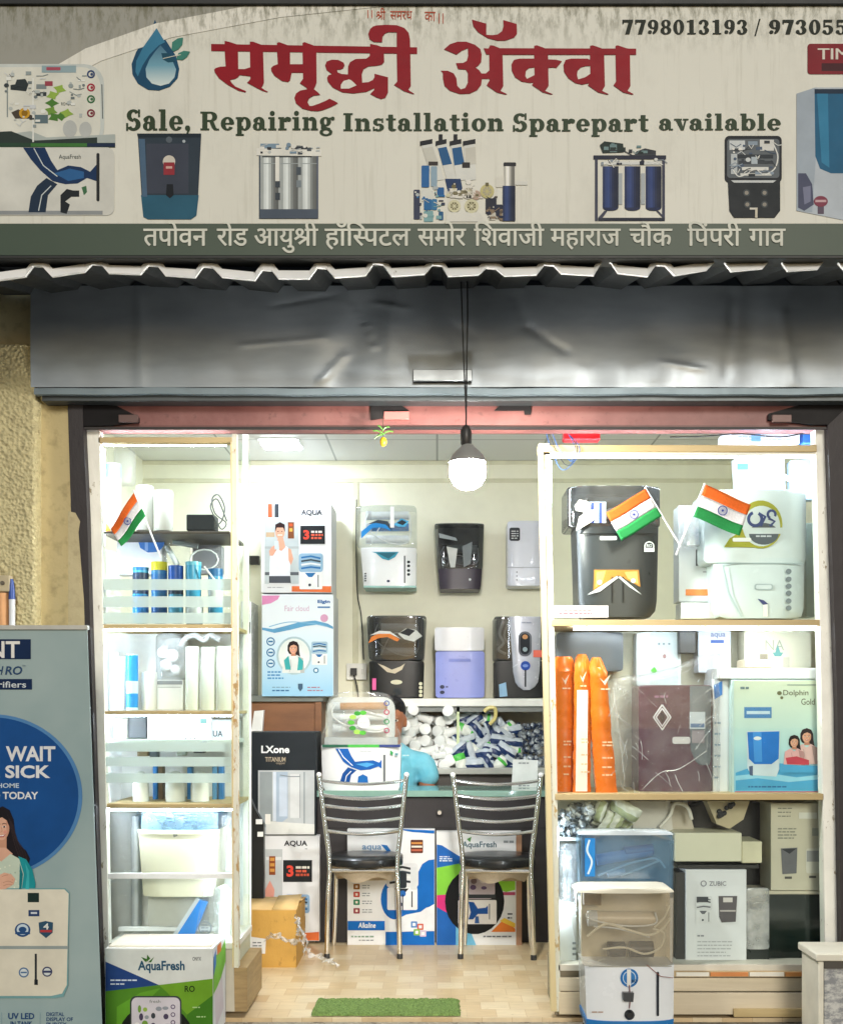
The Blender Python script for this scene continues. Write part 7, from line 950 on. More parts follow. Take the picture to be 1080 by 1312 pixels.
nt = MB().pbox(710, 776, 779, 791, -.010, -.0075, C('#e4e2e0', .5)); nt = nt.build('paper_notice'); tag(nt, 'white paper notice with faint print stuck to the wide case under the black purifier', 'notice'); p = Print(-.010); p.lines(722, 781, 766, 1, 1, 1.2, '#b98a8a'); p.lines(716, 785, 772, 1, 1, 1.6, '#a8727a'); p.build('print', nt)
# middle shelf
ORG = C('#e0701a', .28, var=.05); WL = C('#f0d9c4', .4)
def pack(label, pts, Y, white=None, tk=.04):
    a = P(sum(p[0] for p in pts)/len(pts), max(p[1] for p in pts), Y); t = thing('orange_pack', label, 'packet', a, 'tall orange packets on the middle shelf'); x0 = min(q[0] for q in pts); x1 = max(q[0] for q in pts); y0 = min(q[1] for q in pts); y1 = max(q[1] for q in pts); rr_ = random.Random(int(x0)); rows = []
    def span(y):
        xs = [a_[0]+(b_[0]-a_[0])*(y-a_[1])/(b_[1]-a_[1]) for a_, b_ in zip(pts, pts[1:]+pts[:1]) if (a_[1] <= y < b_[1]) or (b_[1] <= y < a_[1])]; return (min(xs), max(xs)) if len(xs) > 1 else (x0, x1)
    for i in range(26): y = y0+6+(y1-y0-7)*i/25; a_, b_ = span(y); rows.append((y, a_+rr_.uniform(-.7, .7), b_+rr_.uniform(-.7, .7), (.012 if i < 2 else 0)+rr_.uniform(-.003, .003)))
    MB().loft([(y0, rows[0][1]+3, rows[0][2]-3, .016)]+rows, Y, tk, ORG, .016, 2).build('pack', t)
    p = Print(Y-.0185); x0 = min(q[0] for q in pts); x1 = max(q[0] for q in pts); y0 = min(q[1] for q in pts); w = x1-x0
    p.poly([(x0+.35*w, y0+26), (x0+.5*w, y0+31), (x0+.75*w, y0+22), (x0+.55*w, y0+36)], '#f3dcc6', 3); p.lines(x0+.4*w, y0+40, x1-.2*w, 1, 1, 1.8, '#f0cfae')
    for y in (108, 112, 128, 140, 150): p.lines(x0+.45*w, y0+y, x1-.1*w, 1, 1, 2, '#efc49c')
    if white: p.poly(white, '#f0e2d6', 2)
    p.build('print', t); return t
pack('orange packet against the pale wood post, first of the tall orange packets', [(710, 846), (716, 841), (726, 845), (735, 842), (736, 860), (735, 1016), (712, 1016)], .10); pack('orange packet with a long white panel, between the other tall orange packets', [(736, 846), (742, 839), (750, 838), (755, 846), (757, 900), (756, 1016), (734, 1016)], .06, [(739, 884), (753, 884), (752, 1014), (737, 1014)]); pack('orange packet leaning beside the bagged maroon purifier', [(755, 850), (760, 842), (772, 846), (777, 858), (782, 930), (791, 1016), (764, 1017), (757, 930)], .05)
t = thing('bagged_purifier', 'maroon purifier with a silver diamond emblem wrapped in a clear plastic bag', 'water purifier', P(855, 1017, .10)); MB().loft(rrows(818, 878, 912, 1016, 4), .10, .16, C('#431029', .35), .02).build('tank_body', t); MB().loft([(879, 882, 911), (960, 883, 910), (975, 890, 910), (980, 896, 908)], .082, .02, C('#5f666a', .3), .006).build('grey_panel', t); p = Print(.079)
for s_, w_ in ((1.0, 2), (.72, 1.8)): 
    pts = [(848, 919-16*s_), (848+11*s_, 919), (848, 919+16*s_), (848-11*s_, 919), (848, 919-16*s_)]; p.line(pts, w_, '#d9d3d3', 3)
p.poly([(848, 911), (852, 918), (848, 927), (844, 918)], '#2a1420', 3); p.lines(838, 891, 860, 1, 1, 3, '#8a5f74'); p.poly(rrect(861, 944, 884, 953, 3), '#c9c4c2', 3); p.build('emblem', t); p = Print(.073); p.rect(883, 912, 903, 934, '#b9c0c4', 2); p.rect(884, 927, 902, 932, '#4a6a8f', 3); p.rect(886, 936, 902, 952, '#8f8488', 2); p.build('panel_print', t)
bagrows = [(838, 905, 922), (850, 880, 921), (862, 842, 921), (868, 800, 922), (872, 786, 922), (880, 781, 921), (900, 781, 922), (940, 784, 921), (980, 789, 922), (1010, 795, 922), (1017, 797, 921)]
mb = MB(); mb.loft(bagrows, .05, .24, WRAP, .045, cols=24, back=False); bo = mb.build('clear_bag', t); dm = bo.modifiers.new('fine', 'SUBSURF'); dm.levels = dm.render_levels = 1; tx = bpy.data.textures.new('crumple', 'CLOUDS'); tx.noise_scale = .05; tx.noise_depth = 3; dp = bo.modifiers.new('crumple', 'DISPLACE'); dp.texture = tx; dp.strength = .028; dp.mid_level = .5; dp.texture_coords = 'LOCAL'
mb = MB()
rf = random.Random(9); FOLD = see('#ffffff', .1, 'bag_fold', .25, .1, .5)
for k in range(46):
    x = rf.choice((rf.uniform(786, 822), rf.uniform(786, 818), rf.uniform(900, 918), rf.uniform(820, 905))); y = rf.uniform(868, 1005) if x < 890 else rf.uniform(850, 1005); L = rf.uniform(8, 34); a_ = rf.choice((1.5, 1.2, 1.9, .7, 2.5, rf.uniform(0, 3))); yy = .008-.006*rf.random()
    tube_px([(x, y), (x+L*.4*math.cos(a_)+rf.uniform(-2, 2), y+L*.4*math.sin(a_)), (min(918, x+L*math.cos(a_)), min(1014, y+L*math.sin(a_)))], yy, rf.uniform(.0005, .0012), FOLD, mb, 4, 5)
for pts in (((800, 868), (838, 871), (880, 860), (916, 830)), ((822, 1012), (846, 990), (870, 985), (905, 962)), ((786, 880), (792, 930), (800, 1000)), ((918, 835), (912, 870), (918, 930))): tube_px(list(pts), .004, .0011, FOLD, mb)
mb.build('bag_folds', t)
def f(p):
    t_ = NT('aqua_gradient_print'); t_.set(Roughness=.45); sp = t_.n('SeparateXYZ'); t_.l(t_.co(), sp.inputs[0]); mr = t_.n('MapRange'); mr.inputs[1].default_value = 0; mr.inputs[2].default_value = .45; t_.l(sp.outputs[2], mr.inputs[0]); t_.l(t_.ramp(mr.outputs[0], (.02, rgb('#6fb2d2')), (.4, rgb('#a8d0d0')), (1, rgb('#c9d6ba'))), t_.b.inputs['Base Color'])
    p.rect(940, 872, 1053, 1018, '', 1, t_.m); p.rect(941, 1014, 1054, 1018.5, '#b0303f', 2); p.poly([(998, 978), (1054, 982), (1054, 1013), (942, 1013), (942, 990), (965, 982)], '#4a9cc8', 2); p.poly([(942, 994), (980, 990), (1020, 996), (1054, 992), (1054, 998), (1010, 1002), (970, 997), (942, 1000)], '#8cc8de', 3)
    p.rect(953, 906, 988, 920, '#3f7fb4', 3); p.rect(956, 911, 986, 915, '#b9d4e0', 4); p.text('Dolphin', 1003, 884, 1035, 893, '#3f4530', 4); p.text('Gold', 1026, 895, 1043, 903, '#3f4530', 4); p.ell(998, 888, 3, 2.6, '#5a6046', 4); p.ell(1001, 894, 2, 2, '#5a6046', 4); p.lines(948, 880, 962, 1, 1, 3, '#5f7a80'); p.rect(1008, 877, 1046, 878.2, '#6f8a86', 3)
    p.poly([(956, 937), (998, 936), (998, 985), (994, 995), (962, 993), (957, 984)], '#c3d3da', 4); p.poly([(957, 938), (998, 937), (997, 972), (988, 979), (966, 979), (959, 972)], '#1f6fc0', 5); p.poly([(964, 938), (975, 938), (976, 976), (966, 976)], '#3f8cd2', 6); p.ell(970, 946, 5, 2.4, '#d5dfe2', 7); p.poly([(959, 982), (964, 981), (964, 994), (960, 993)], '#4a5a78', 6)
    lady(p, 1033, 944, 14, '#d9b6b0', 4); lady(p, 1017, 951, 12, '#d8a6a4', 12, '#1f1617'); p.poly([(1006, 971), (1020, 969), (1036, 974), (1036, 980), (1008, 979)], '#b8404e', 20); p.poly([(998, 979), (1054, 982), (1054, 990), (998, 990)], '#4a9cc8', 21); p.lines(958, 1007, 1010, 1, 1, 2, '#2f6a9a')
carton('purifier_carton', 'pale aqua carton with a mother and child, on the middle shelf of the wide case', 937, 871, 1054, 1018, .06, .2, '#b9d2ce', f)
def f(p): p.poly([(914, 878), (925, 872), (925, 890), (915, 896)], '#2f78c0', 3); p.lines(915, 925, 924, 6, 14, 2.5, '#8fa4b4')
carton('slim_carton', 'slim white carton squeezed between the bagged purifier and the aqua carton', 913, 870, 936, 1017, .10, .15, '#d6dadc', f); mb = MB().pbox(919, 856, 1053, 870, .07, .28, C('#dfe2e0', .35)); tag(mb.build('white_cover_slab', bev=.004), 'white lid lying across the pale aqua carton', 'lid'); mb = MB().pbox(953, 845, 988, 855.5, .09, .2, C('#d9cbb0', .45)); tag(mb.build('cream_box', bev=.003), 'small cream box lying on the white lid', 'box')
mb = MB().loft(rrows(713, 810, 798, 860, 5), .24, .08, C('#4a5258', .3), .015); tag(mb.build('black_pouch'), 'dark grey pouch behind the tall orange packets', 'pouch')
t = MB().loft(rrows(815, 810, 872, 880, 5), .26, .07, C('#d3dcdc', .35), .01); t = t.build('white_panel_carton'); tag(t, 'white carton with a rounded panel and three dots behind the bagged purifier', 'box'); p = Print(.25); p.poly(rrect(832, 810, 868, 880, 5), '#bfcccc', 2)
for x in (844, 850, 857): p.ell(x, 825, 1.6, 1.4, '#7a8a90', 3)
p.ell(851, 841, 2.4, 3, '#9a7a7a', 3); p.poly([(833, 859), (838, 854), (842, 860), (838, 864)], '#58b04a', 3); p.build('print', t)
mb = MB().pbox(870, 808, 891, 837, .20, .24, C('#23272b', .4)); tag(mb.build('black_bracket', bev=.003), 'black plastic bracket beside the white carton with three dots', 'bracket')
def f(p): p.text('aqua', 910, 811, 929, 818, '#6a7296', 3, .02); p.rect(910, 820, 927, 824, '#3f5fa0', 3)
carton('slim_carton', 'pale lilac slim carton behind the bag corner on the middle shelf', 894, 807, 936, 862, .24, .08, '#c3c8d2', f)
def f(p): p.text('NA', 980, 820, 1004, 833, '#9aa090', 3); p.poly([(992, 838), (996, 826), (1000, 838), (996, 836)], '#5a8f90', 3); p.poly([(989, 836), (1003, 836), (1000, 841), (992, 841)], '#5a8f90', 3); p.rect(973, 838, 983, 846, '#8a8478', 3); p.rect(1003, 842, 1011, 855, '#b0ad9e', 3)
carton('beige_carton', 'beige carton with a teal mark behind the white lid', 953, 808, 1039, 866, .22, .1, '#cfcdb8', f)
# bottom shelf
fo2 = MB(); fo2.lathe((0, 0, -.018), [(.006, 0), (.014, .006), (.009, .014), (.016, .024), (.010, .032)], m_foil('silver_valve', '#d3d8da', '#5c666c'), 8); fv = fo2.build('silver_valve', loc=(0, 0, 0), flat=True); tag(fv, 'small silver valve in the heap on the bottom shelf of the wide case', 'valve', 'silver valves heaped on the bottom shelf'); first = True; r = random.Random(5)
for k in range(46):
    q = P(r.uniform(718, 757), r.uniform(1034, 1072), .08+r.random()*.10); e = (r.uniform(0, 3), r.uniform(0, 3), r.uniform(0, 3))
    if first: fv.location = q; fv.rotation_euler = e; first = False
    else: dup(fv, q, e, None, (r.uniform(1.1, 1.6),)*3)
b3 = bag('fitting_packet', '#cfd2c4', '#a8b08a', True, 'greenish white packet heaped on the bottom shelf of the wide case', 'pale packets heaped on the bottom shelf'); first = True
for k in range(14):
    q = P(r.uniform(766, 808), r.uniform(1036, 1058), .09+.015*(k % 8)); e = (r.uniform(-.6, .6), r.uniform(-1.4, 1.4), r.uniform(-.6, .6))
    if first: b3.location = q; b3.rotation_euler = e; first = False
    else: dup(b3, q, e, None, (.72,)*3)
MB().pbox(716, 1073, 822, 1077, .06, .3, C('#cfd2ce', .4)).build('inner_board', rc)
mb = MB().loft(rrows(717, 1080, 744, 1155, 5), .12, .1, see('#8f979c', .5, 'grey_bag', .2, .15, .4, 1, 30, '#b9c0c4'), .03); tag(mb.build('grey_bag'), 'greyish clear bag under the silver valves in the wide case', 'bag')
mb = MB().pbox(717, 1157, 738, 1235, .06, .2, C('#e0e2e0', .4)); t = mb.build('white_box', bev=.003); tag(t, 'narrow white box beside the cream purifier with brown clear cover', 'box'); p = Print(.06); 
for y in (1207, 1214, 1221): p.rect(733, y, 738, y+3, '#8f9494', 3)
p.build('print', t)
for i, (pts, c_) in enumerate((([(806, 1026), (858, 1026), (862, 1066), (812, 1066)], '#c6c2ba'), ([(858, 1030), (880, 1028), (890, 1066), (862, 1066)], '#b8b0a2'))): mb = MB(); mb.prism(pts, .16+.04*i, .24+.04*i, C(c_, .5)); tag(mb.build('paper_bag', bev=.012), ('pale paper bag beside the greenish packets', 'beige paper bag behind the long cream box')[i], 'bag')
mb = MB(); tube_px([(845, 1060), (858, 1045), (864, 1030), (880, 1034), (886, 1050)], .13, .007, C('#d9d6cc', .4), mb); tag(mb.build('pale_hose'), 'pale bent hose above the long cream box', 'hose')
t = MB(); t.prism([(905, 1026), (960, 1026), (952, 1050), (934, 1062), (918, 1056)], .12, .2, C('#b5a98a', .5)); t = t.build('open_sack', bev=.008); tag(t, 'open beige sack with dark fittings above the long cream box', 'sack'); mb = MB()
for k in range(12): mb.ball(P(r.uniform(918, 944), r.uniform(1030, 1046), .11), .010, C('#2a2c2e', .4), 8, 6)
mb.build('dark_fittings', t)
mb = MB().pbox(864, 1067, 950, 1104, .06, .24, C('#dcdac2', .4, var=.03)); t = thing('long_cream_box', 'long cream two stepped box lying above the white purifier carton', 'box', P(915, 1106, .08)); mb.build('box', t, bev=.004); MB().pbox(950, 1078, 976, 1106, .065, .23, C('#d6d2b4', .4)).build('end_cap', t, bev=.004)
mb = MB().loft(rrows(880, 1028, 988, 1142, 10), .25, .08, BODYB, .02); tag(mb.build('black_case'), 'black rounded case behind the long cream box', 'case')
mb = MB().pbox(868, 1108, 972, 1113, .08, .26, C('#1d2022', .4)); tag(mb.build('black_tray', bev=.002), 'thin black tray between the cream box and the white carton', 'tray')
def f(p):
    p.lines(996, 1035, 1016, 3, 5, 1.4, '#8f9084'); p.lines(996, 1061, 1022, 4, 4, 1.6, '#8f9084'); p.rect(1023, 1041, 1046, 1049, '#e0e0d6', 3); p.poly([(1000, 1087), (1021, 1086), (1020, 1119), (1002, 1120)], '#6f7074', 3); p.poly([(1001, 1088), (1020, 1087), (1011, 1094)], '#3b3d42', 4); p.poly(rrect(1032, 1087, 1051, 1119, 3), '#d5d3c6', 3); p.rect(1033, 1090, 1050, 1104, '#9fa0a0', 4); p.rect(1005, 1123, 1014, 1126, '#5a5a56', 3); p.rect(1036, 1122, 1045, 1125, '#5a5a56', 3); p.rect(1040, 1061, 1048, 1071, '#a5a69c', 3)
carton('beige_carton', 'beige carton showing two small purifiers, above the dark crate in the wide case', 987, 1029, 1059, 1141, .09, .2, '#cbc6b2', f)
t = thing('dark_crate', 'dark glossy crate at the bottom corner of the wide glass case', 'crate', P(1008, 1235, .1)); MB().pbox(960, 1144, 1059, 1235, .10, .3, C('#12201e', .2, coat=.5)).build('crate', t, bev=.004); MB().pbox(956, 1141.5, 1060, 1146, .092, .3, C('#c4bda8', .5)).build('lid_edge', t, bev=.002)
def f(p):
    p.text('ZUBIC', 908, 1129, 930, 1135, '#8f9096', 4, .02); p.ring(901, 1132, 4, 1.4, '#8f9096', 4); mini(p, 890, 1148, 912, 1183, '#d0d2d4', '#dadcdd', '#6a6d72'); p.rect(892, 1149, 907, 1156, '#4a4d52', 8); p.poly([(920, 1148), (944, 1148), (942, 1181), (924, 1182), (921, 1175)], '#5f5b5e', 4); p.rect(922, 1166, 942, 1168, '#b9b3b0', 5); p.rect(926, 1150, 938, 1156, '#cfcac6', 5); p.lines(893, 1198, 904, 1, 1, 2, '#8f9299'); p.lines(893, 1206, 940, 5, 4.5, 1.2, '#a9acb0')
carton('purifier_carton', 'white carton with two grey purifiers, standing under the long cream box', 878, 1114, 956, 1235, .07, .16, '#dcdee0', f)
MB().pbox(866, 1118, 877, 1235, .08, .2, C('#2a2b2c', .4)).build('dark_spacer', rc)
mb = MB().loft(rrows(955, 1138, 985, 1216, 3), .075, .02, see('#c9d2d4', .5, 'clear_box_plastic', .25, .1, .35, .3, 20), .006); tag(mb.build('clear_box'), 'clear plastic box between the white carton and the dark crate', 'box'); MB().pbox(955, 1216.5, 985, 1235, .078, .1, C('#1a2422', .3)).build('crate_step', t)
# ---------------------------------------------------------------- flags on the glass
SAF = m_fabric('saffron_cloth', '#e0661c'); FWH = m_fabric('white_flag_cloth', '#e3e4e6'); GRE = m_fabric('green_flag_cloth', '#1f8a45'); CHK = C('#2a3f8f', .5)
def flag(label, pole, quad, Y, wob=.006):
    """quad: four corners in photo pixels: hoist top, fly top, fly bottom, hoist bottom"""
    t = thing('paper_flag', label, 'flag', P(*pole[1], Y), 'small tricolour flags on the glass cases'); N, Mv = 18, 12; q = [P(x, y, Y) for x, y in quad]; vs = []
    for j in range(Mv+1):
        for i in range(N+1):
            u, v = i/N, j/Mv; p = (q[0]*(1-u)+q[1]*u)*(1-v)+(q[3]*(1-u)+q[2]*u)*v; vs.append(p+Vector((0, -wob*math.sin(u*5+v*1.5)*u, .35*wob*math.sin(u*6+1)*u)))
    for b, m_, nm in ((0, SAF, 'saffron_band'), (1, FWH, 'white_band'), (2, GRE, 'green_band')):
        mb = MB(); mb.open = True; j0 = b*4; mb.add(vs, [(j*(N+1)+i, j*(N+1)+i+1, (j+1)*(N+1)+i+1, (j+1)*(N+1)+i) for j in range(j0, j0+4) for i in range(N)], m_, True); o = mb.build(nm, t); sm = o.modifiers.new('thick', 'SOLIDIFY'); sm.thickness = .0008
    c = (q[0]+q[1]+q[2]+q[3])/4; du = (q[1]-q[0])/2; dv = (q[3]-q[0])/2; R_ = (q[3]-q[0]).length*.145; mb = MB(); mb.open = True; dy = vs[6*(N+1)+9].y-.0022; c.y = dy
    for k in range(24):
        a, b = 2*math.pi*k/24, 2*math.pi*(k+1)/24; f0 = lambda g, rr: c+Vector((rr*math.cos(g), 0, rr*math.sin(g))); mb.quad([f0(a, R_), f0(b, R_), f0(b, R_*.82), f0(a, R_*.82)], CHK); mb.quad([f0(a, R_*.82), f0(a+.06, R_*.82), c+Vector((0, 0, .0)), ], CHK)
    for k in range(12): a, b = 2*math.pi*k/12, 2*math.pi*(k+1)/12; mb.add([c+Vector((0, -.0003, 0)), c+Vector((R_*.25*math.cos(a), -.0003, R_*.25*math.sin(a))), c+Vector((R_*.25*math.cos(b), -.0003, R_*.25*math.sin(b)))], [(0, 1, 2)], CHK)
    mb.build('blue_wheel', t, flat=True)
    mb = MB(); mb.tube([P(*pole[0], Y)+Vector((0, .003, 0)), P(*pole[1], Y+.0)+Vector((0, .003, 0))], .0035, C('#e6e6e4', .3), 10); mb.build('stick', t); return t
flag('tricolour flag on the narrow glass case in front of the white rolls', ((171, 628), (206, 714)), ((172, 631), (141, 678), (156, 701), (187, 661)), -.03, .012)
flag('tricolour flag slanting across the black purifier, one of a crossed pair', ((826, 624), (872, 700)), ((827, 626), (776, 657), (796, 693), (848, 661)), -.03)
flag('tricolour flag in front of the white purifier with the olive emblem', ((903, 619), (866, 711)), ((904, 621), (962, 647), (947, 687), (888, 662)), -.028)
# ---------------------------------------------------------------- in front of the cases
t = thing('water_purifier', 'white purifier with a brownish clear cover and blue base standing outside the wide case', 'water purifier', P(806, 1312, -.22)); Yp = -.22; Yf0 = Yp+.0
MB().loft([(1138, 752, 852), (1139.5, 744, 858), (1142, 739, 862), (1147, 738, 863), (1190, 739, 862.5), (1230, 746, 862), (1237, 748, 861)], Yp, .17, see('#c9bfa6', .4, 'brownish_clear_cover', .10, .08, .16, 0, 20, '#e0d8c2'), .03, back=False).build('clear_cover', t)
MB().loft([(1137, 754, 850), (1138, 745, 858), (1140.5, 740, 862), (1143, 737.5, 863.5)], Yp-.004, .13, C('#d9d5c2', .35), .03, back=False).build('cover_rim', t); MB().pbox(745, 1142, 858, 1236, Yp+.131, Yp+.165, C('#cfc6b0', .45)).build('back_shell', t)
cover_inside(t, 754, 1163, 838, 1190, Yp+.06, 1, ('#d3c6ae',)); mb = MB(); tube_px([(752, 1200), (775, 1184), (800, 1190), (830, 1198), (848, 1190), (858, 1176)], Yp+.015, .0045, C('#e6dfc8', .3), mb); tube_px([(772, 1216), (800, 1214), (825, 1222), (845, 1214), (850, 1196), (836, 1190)], Yp+.02, .004, C('#e6dfc8', .3), mb); tube_px([(838, 1188), (850, 1176), (857, 1160)], Yp+.02, .004, C('#e6dfc8', .3), mb); mb.build('water_tube', t)
mb = MB(); a = P(778, 1216, Yp+.07); mb.tube([a, P(800, 1216, Yp+.07)], .028, C('#2c2a28', .4), 14); mb.build('pump_motor', t); mb = MB(); mb.tube([P(806, 1216, Yp+.07), P(836, 1216, Yp+.07)], .030, C('#3a3632', .4), 14); mb.build('pump_motor', t); MB().pbox(748, 1144, 770, 1160, Yp+.08, Yp+.12, C('#6b5426', .4)).build('brass_block', t)
MB().loft([(1236, 748, 863), (1240, 749, 863), (1300, 751, 862.5), (1306, 752, 862)], Yp, .18, BODYW, .03).build('tank_body', t); MB().loft([(1305.5, 750.5, 863), (1314, 751, 862)], Yp-.002, .19, C('#1f6fb0', .35), .03).build('blue_base', t)
p = Print(Yp-.031); p.ell(806, 1253, 11.5, 12, '#2c6fb0', 3); p.ell(806, 1253, 8.5, 9, '#c9d8e2', 4); p.ell(806, 1253, 7.5, 8, '#3a7ab8', 5); p.rect(803, 1242, 808, 1264, '#e3e3de', 6); p.text('RO', 809, 1255, 816, 1259, '#1a2a3a', 7, .03); p.poly(rrect(841, 1245, 844, 1302, 1.5), '#2a2e34', 4); p.line([(754, 1238), (860, 1238)], 1.2, '#9a9a90', 3); p.lines(758, 1296, 776, 1, 1, 1.4, '#a8836a'); p.line([(828, 1236), (846, 1251), (862, 1253)], .8, '#8a4a3a', 5); p.build('printed_face', t)
MB().prism([(798, 1272), (812, 1272), (811, 1284), (799, 1283)], Yp-.05, Yp-.03, C('#3a3d40', .35)).build('tap', t, bev=.003); MB().lathe(P(806, 1300, Yp-.032), [(.018, -.005), (.018, .006), (.011, .014)], BLACK, 16, Matrix.Rotation(math.radians(90), 3, 'X')).build('tap_knob', t); mb = MB(); tube_px([(806, 1262), (807, 1280), (806, 1292)], Yp-.036, .002, C('#8f6a6a', .4), mb); mb.build('thread', t)
Yq = -.02-.012; t = purifier('purifier with a blue tinted clear cover behind the brownish covered one', [(1066, 752, 848, .0), (1068, 744, 858), (1074, 741, 862), (1100, 741, 863), (1134, 743, 862)], [(1134, 744, 862), (1304, 748, 860)], -.04+.0, .0, see('#8fb8cc', .7, 'blue_tinted_cover', .12, .08, .22, 0, 20, '#a9c8d8'), BODYW) if False else None
t = thing('water_purifier', 'purifier with a blue tinted clear cover standing behind the brownish covered one', 'water purifier', P(803, 1312, -.045)); CV = see('#86b6d2', .8, 'blue_tinted_cover', .12, .08, .20, 0, 20, '#a9c8d8')
MB().loft([(1065, 756, 846), (1066.5, 748, 856), (1070, 742, 861), (1078, 741, 863), (1134, 743, 862), (1150, 744, 862)], -.045, .085, CV, .015, back=False).build('clear_cover', t); MB().pbox(745, 1068, 860, 1150, .028, .038, C('#7f9fb2', .4)).build('back_shell', t); MB().loft([(1150.5, 744, 862), (1312, 748, 860)], -.045, .085, BODYW, .012).build('tank_body', t); MB().loft([(1064.5, 757, 845), (1065.5, 747, 857), (1067.5, 743, 861), (1069.5, 741, 863)], -.048, .09, C('#c3cfd6', .3), .015, back=False).build('cover_rim', t)
for (x0, y0, x1, y1, c_) in ((764, 1102, 834, 1090, '#6f9fd0'), (778, 1120, 800, 1116, '#b9d2e6'), (800, 1092, 836, 1088, '#4a78b0')): mb = MB(); mb.tube([P(x0, y0, .0), P(x1, y1, .0)], .022 if c_ != '#b9d2e6' else .014, C(c_, .3), 14); mb.build('filter_cartridge', t)
mb = MB(); tube_px([(766, 1122), (790, 1112), (815, 1104), (840, 1100), (852, 1112)], -.02, .004, C('#cfe0ea', .3), mb); tube_px([(795, 1122), (822, 1112), (845, 1102)], -.02, .004, C('#dfeaf0', .3), mb); mb.build('water_tube', t)
p = Print(-.061); p.rect(749, 1074, 762, 1123, '#2f86d0', 2); p.line([(755, 1076), (752, 1090), (758, 1104), (753, 1120)], 2.6, '#cfe2f2', 3, True); p.build('blue_label', t)
# white bench
t = thing('white_bench', 'small white bench with a speckled grey side at the corner of the wide case', 'bench', P(1060, 1330, -.30)); Yb_ = -.30; WB = C('#dcd8c8', .45)
MB().pbox(1045, 1222, 1140, 1232, Yb_-.01, Yb_+.19, WB).build('top_board', t, bev=.005); MB().pbox(1048, 1232.5, 1055, 1350, Yb_, Yb_+.18, WB).build('side_board', t, bev=.003)
mb = MB(); mt_ = NT('speckled_panel'); mt_.set(Roughness=.5); mt_.l(mt_.ramp(mt_.noise(24, 5, (1, 1, 1.8), .7), (.42, rgb('#c4c4bf')), (.56, rgb('#85878a'))), mt_.b.inputs['Base Color']); mb.pbox(1055.5, 1232.5, 1140, 1350, Yb_+.01, Yb_+.03, mt_.m); mb.build('speckled_panel', t)
MB().pbox(1055.5, 1232.5, 1140, 1241, Yb_-.002, Yb_+.009, C('#4a4640', .6)).build('top_rail', t)
# boxed purifier in front of the narrow case
Ya = -.25; b0 = P(135, 1330, Ya); t = thing('purifier_carton', 'green and white purifier carton standing in front of the narrow case', 'box', P(204, 1334, Ya)); MB().pbox(135, 1215, 273, 1334, Ya, Ya+.235, C('#d9dbd8', .45)).build('carton', t, bev=.003)
p = Print(Ya); LG = '#6a9a2a'; p.rect(135.5, 1216, 273, 1334, '#cfd3cf', 1); p.poly([(135.5, 1232), (204, 1262), (135.5, 1270)], '#24417a', 3); p.poly([(135.5, 1270), (204, 1262), (273, 1254), (273, 1334), (135.5, 1334)], '#4e8226', 2); p.poly([(204, 1262), (273, 1254), (273, 1275), (240, 1300), (215, 1272)], LG, 3); p.poly([(240, 1300), (273, 1275), (273, 1334), (236, 1334)], '#3f7420', 3); p.poly([(150, 1290), (180, 1272), (206, 1266), (150, 1320)], '#5f9a2c', 3)
p.lines(142, 1255, 186, 1, 1, 1.8, '#cfd9e6', 5); p.lines(142, 1260, 160, 1, 1, 1.6, '#cfd9e6', 5); p.text('AquaFresh', 177, 1231, 237, 1247, '#24506a', 6, .03)
for a, b, c in (((181, 1226), (189, 1229), (187, 1233)), ((188, 1233), (189, 1223), (193, 1228)), ((190, 1233), (198, 1226), (194, 1233))): p.poly([a, b, c], '#3a6a2a', 6)
p.text('RO', 237, 1263, 250, 1271, '#1a2a12', 6, .02); p.text('ONYX', 247, 1226, 258, 1231, '#3b3f42', 6, .01); p.ell(200, 1330, 48, 44, '#1a1f1a', 5); p.poly(rrect(167, 1276, 233, 1334, 8), '#3b4240', 6); p.poly(rrect(169, 1278, 231, 1334, 7), '#c9c4cc', 7); p.text('fresh', 192, 1281, 206, 1285, '#5a6a5a', 8)
for k in range(16): p.ell(178+(k % 4)*11+random.uniform(-4, 4), 1294+(k//4)*9+random.uniform(-3, 3), random.uniform(2, 5), random.uniform(2, 5), random.choice(('#3a3f46', '#6f9440', '#e0dede', '#4a4058', '#8a8f98', '#8fae4c')), 8)
for y in (1290, 1300, 1310, 1320): p.ring(222, y, 3, 1.2, '#5a4a6a', 8)
p.lines(247, 1290, 258, 1, 1, 1.5, '#a9c98a'); p.lines(252, 1302, 264, 1, 1, 1.5, '#a9c98a'); p.build('printed_face', t)
sd_ = MB(); sd_.open = True; xr = P(273, 0, Ya).x+.0012; A2 = lambda u, v: Vector((xr, Ya+.235*u, P(0, 1215+119*v, Ya).z))
def sp_(pts, h, off=0): sd_.quad([A2(u, v)+Vector((off, 0, 0)) for u, v in pts], C(h, .45))
sp_([(0.02, .01), (.98, .01), (.98, .99), (.02, .99)], '#d0d3d6'); sp_([(.02, .10), (.5, .12), (.98, .04), (.98, .3), (.5, .45), (.02, .5)], '#6aa83a', .0006); sp_([(.1, .5), (.7, .4), (.8, .8), (.2, .9)], '#c3bcc4', .0009); sp_([(.3, .02), (.6, .02), (.6, .12), (.3, .12)], '#c9702a', .0012); sp_([(.02, .10), (.2, .04), (.2, .2), (.02, .3)], '#3a6fb0', .0012); sd_.build('printed_side', t, flat=True)
MB().pbox(140, 1211.5, 271, 1214.5, Ya+.02, Ya+.22, C('#e2dccd', .45)).build('lid_flap', t)
